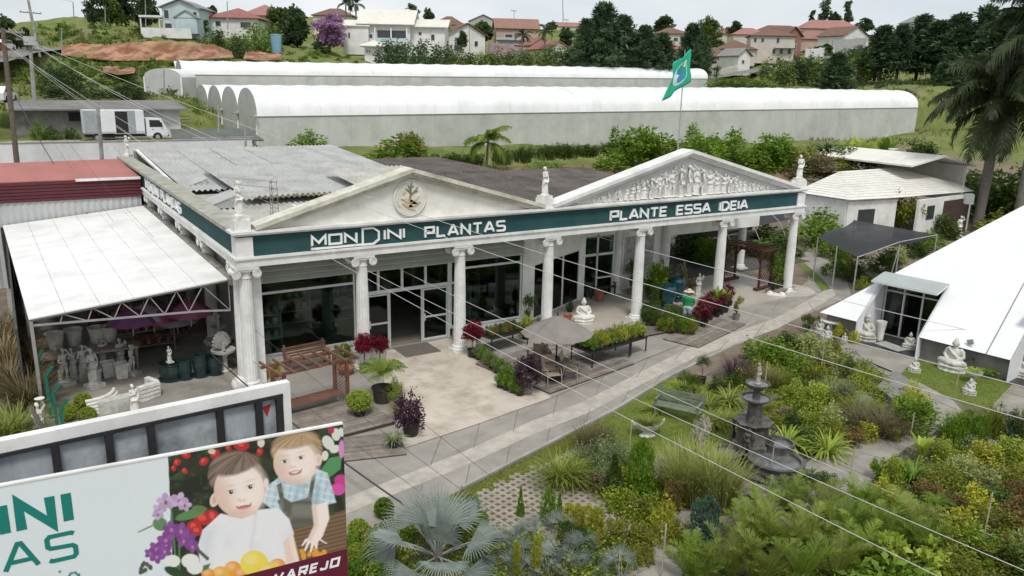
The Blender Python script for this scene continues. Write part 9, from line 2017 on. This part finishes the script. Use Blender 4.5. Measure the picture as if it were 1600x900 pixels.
# ---------- bamboo and sprinkler stakes in the beds
SK_=((1033,905,820),(1203,745,700),(1201,780,742),(1329,742,700),(1421,690,645),(1190,645,565),(982,720,660),(856,755,725),(1536,845,770),(1411,870,842),(1281,590,540),(1431,640,600),(1494,605,575),(965,905,860))
for i,(px, y0,y1) in enumerate(SK_):
    p=G(px, y0);l_=0.5;zs=np.linspace(0.2,2.6,200);zt_=min(zs, key=lambda z: abs(pr((p[0],p[1],z))[1]-y1));tag(MB().tube([(p[0],p[1],0),(p[0]+0.03,p[1],zt_)],0.018,6).build('garden_stake', mat('stake_wood',(0.42,0.37,0.29),(0.33,0.29,0.22),5,0.8)),'thin pale stake, %s from the left among those in the beds' % ORD[sorted(SK_).index((px, y0,y1))],'stake','stakes in the garden beds')
# ---------- ground cover that nobody could count
EXC=([(1185,830),(1255,722),(1330,690),(1380,655),(1420,600),(1345,560),(1300,545),(1405,588),(1440,600),(1512,640),(1455,680),(1410,705),(1345,770),(1270,840)],[(880,960),(960,860),(1010,830),(1060,800),(1140,800),(1120,840),(1075,880),(1040,960)])
def cover(name, label, pxpoly, n, m, L, W, seed, flat=0.35):
    poly=[G(x_, y_)[:2] for x_, y_ in pxpoly];l=LM(seed);lo_=np.min(poly,0);hi_=np.max(poly,0);P=[]
    X=l.r.uniform(lo_, hi_,(n*3,2));ins=np.zeros(len(X),bool)
    for i in range(len(poly)):
        a, b_=poly[i],poly[i-1];ins ^= ((a[1] > X[:,1]) != (b_[1] > X[:,1])) & (X[:,0] < (b_[0]-a[0])*(X[:,1]-a[1])/(b_[1]-a[1]+1e-12)+a[0])
    for ex in EXC:
        e_=[G(x_, y_)[:2] for x_, y_ in ex];q=np.zeros(len(X),bool)
        for i in range(len(e_)):
            a, b_=e_[i],e_[i-1];q ^= ((a[1] > X[:,1]) != (b_[1] > X[:,1])) & (X[:,0] < (b_[0]-a[0])*(X[:,1]-a[1])/(b_[1]-a[1]+1e-12)+a[0])
        if 'weeds' in name: ins &= ~q
    X=X[ins][:n];P=np.concatenate([X, np.full((len(X),1),0.012)],1);l.leaves(P, np.stack([l.r.normal(size=len(P))*0.5,l.r.normal(size=len(P))*0.5,np.full(len(P),flat*2)],1),l.r.uniform(0.6,1.2,len(P))*L, W, l.r.uniform(0,1,len(P)));tag(ob(name, l.mesh(name, m)),label,'grass' if 'grass' in name else 'ground cover', kind='stuff')
LG=leafmat('lawn_blade',(0.1585,0.2261,0.02614),(0.3485,0.4029,0.0594))
cover('lawn_grass','short lawn grass around the bench and urn',[(848,704),(900,675),(958,646),(1047,592),(1090,585),(1160,640),(1150,680),(1100,740),(1030,738),(970,730),(890,720)],30000,LG,0.055,0.016,1)
cover('verge_grass','strip of short grass along the driveway',[(690,783),(722,766),(845,702),(935,660),(942,672),(858,724),(715,792)],9000,leafmat('verge_blade',(0.1183,0.1512,0.027),(0.338,0.2873,0.0756)),0.06,0.016,2)
cover('buddha_lawn_grass','short grass around the large Buddha',[(1405,585),(1432,562),(1470,570),(1595,598),(1560,640),(1510,634)],9000,LG,0.05,0.016,3)
cover('weeds_undergrowth','low mixed undergrowth covering the soil of the garden beds',[(700,800),(860,850),(1000,800),(1080,700),(1140,600),(1240,540),(1330,545),(1400,600),(1520,640),(1640,650),(1700,960),(560,960),(545,830)],16000,leafmat('undergrowth',(0.0605,0.1135,0.022),(0.1815,0.2741,0.06)),0.11,0.045,4,0.2)

def bed_mass(name, label, polys, n, m, seed):
    l=LM(seed);c_=0
    P_=[[G(x_, y_)[:2] for x_, y_ in q] for q in polys]
    while c_ < n:
        poly=P_[int(l.r.integers(0,len(P_)))];p=l.r.uniform(np.min(poly,0),np.max(poly,0));ins=False
        for i in range(len(poly)):
            a, b_=poly[i],poly[i-1]
            if (a[1] > p[1]) != (b_[1] > p[1]) and p[0] < (b_[0]-a[0])*(p[1]-a[1])/(b_[1]-a[1]+1e-12)+a[0]: ins=not ins
        if not ins: continue
        r_=l.r.uniform(0.2,0.42);l.crown(80,(p[0],p[1],0.0),(r_, r_, r_*l.r.uniform(0.8,1.5)),9,0.085,0.045,0.4,0.5,0.4,shape='dome', lvb=l.r.uniform(-0.3,0.2));c_ += 1
    tag(ob(name, l.mesh(name, m)),label,'ground cover', kind='stuff')
BEDS=([(1420,705),(1520,690),(1640,690),(1700,960),(1050,960),(1150,870),(1290,795),(1360,770)],[(1130,610),(1180,560),(1250,530),(1330,560),(1395,605),(1365,655),(1320,695),(1245,712),(1210,690),(1215,640)],[(560,830),(700,815),(760,850),(880,845),(1000,850),(960,900),(900,960),(545,960)],[(885,725),(990,735),(1060,790),(1010,822),(960,800)])
for nm_, lab, kk, n_, sd_ in (('lime_undergrowth','bright lime low planting filling the garden beds','lime',380,3),('olive_undergrowth','olive green low planting filling the garden beds','olive',260,4),('yellow_undergrowth','yellowish low planting filling the garden beds','yellow',240,5),('green_undergrowth','mid green low planting filling the garden beds','green',330,6)): bed_mass(nm_, lab, BEDS, n_, KM[kk],sd_)
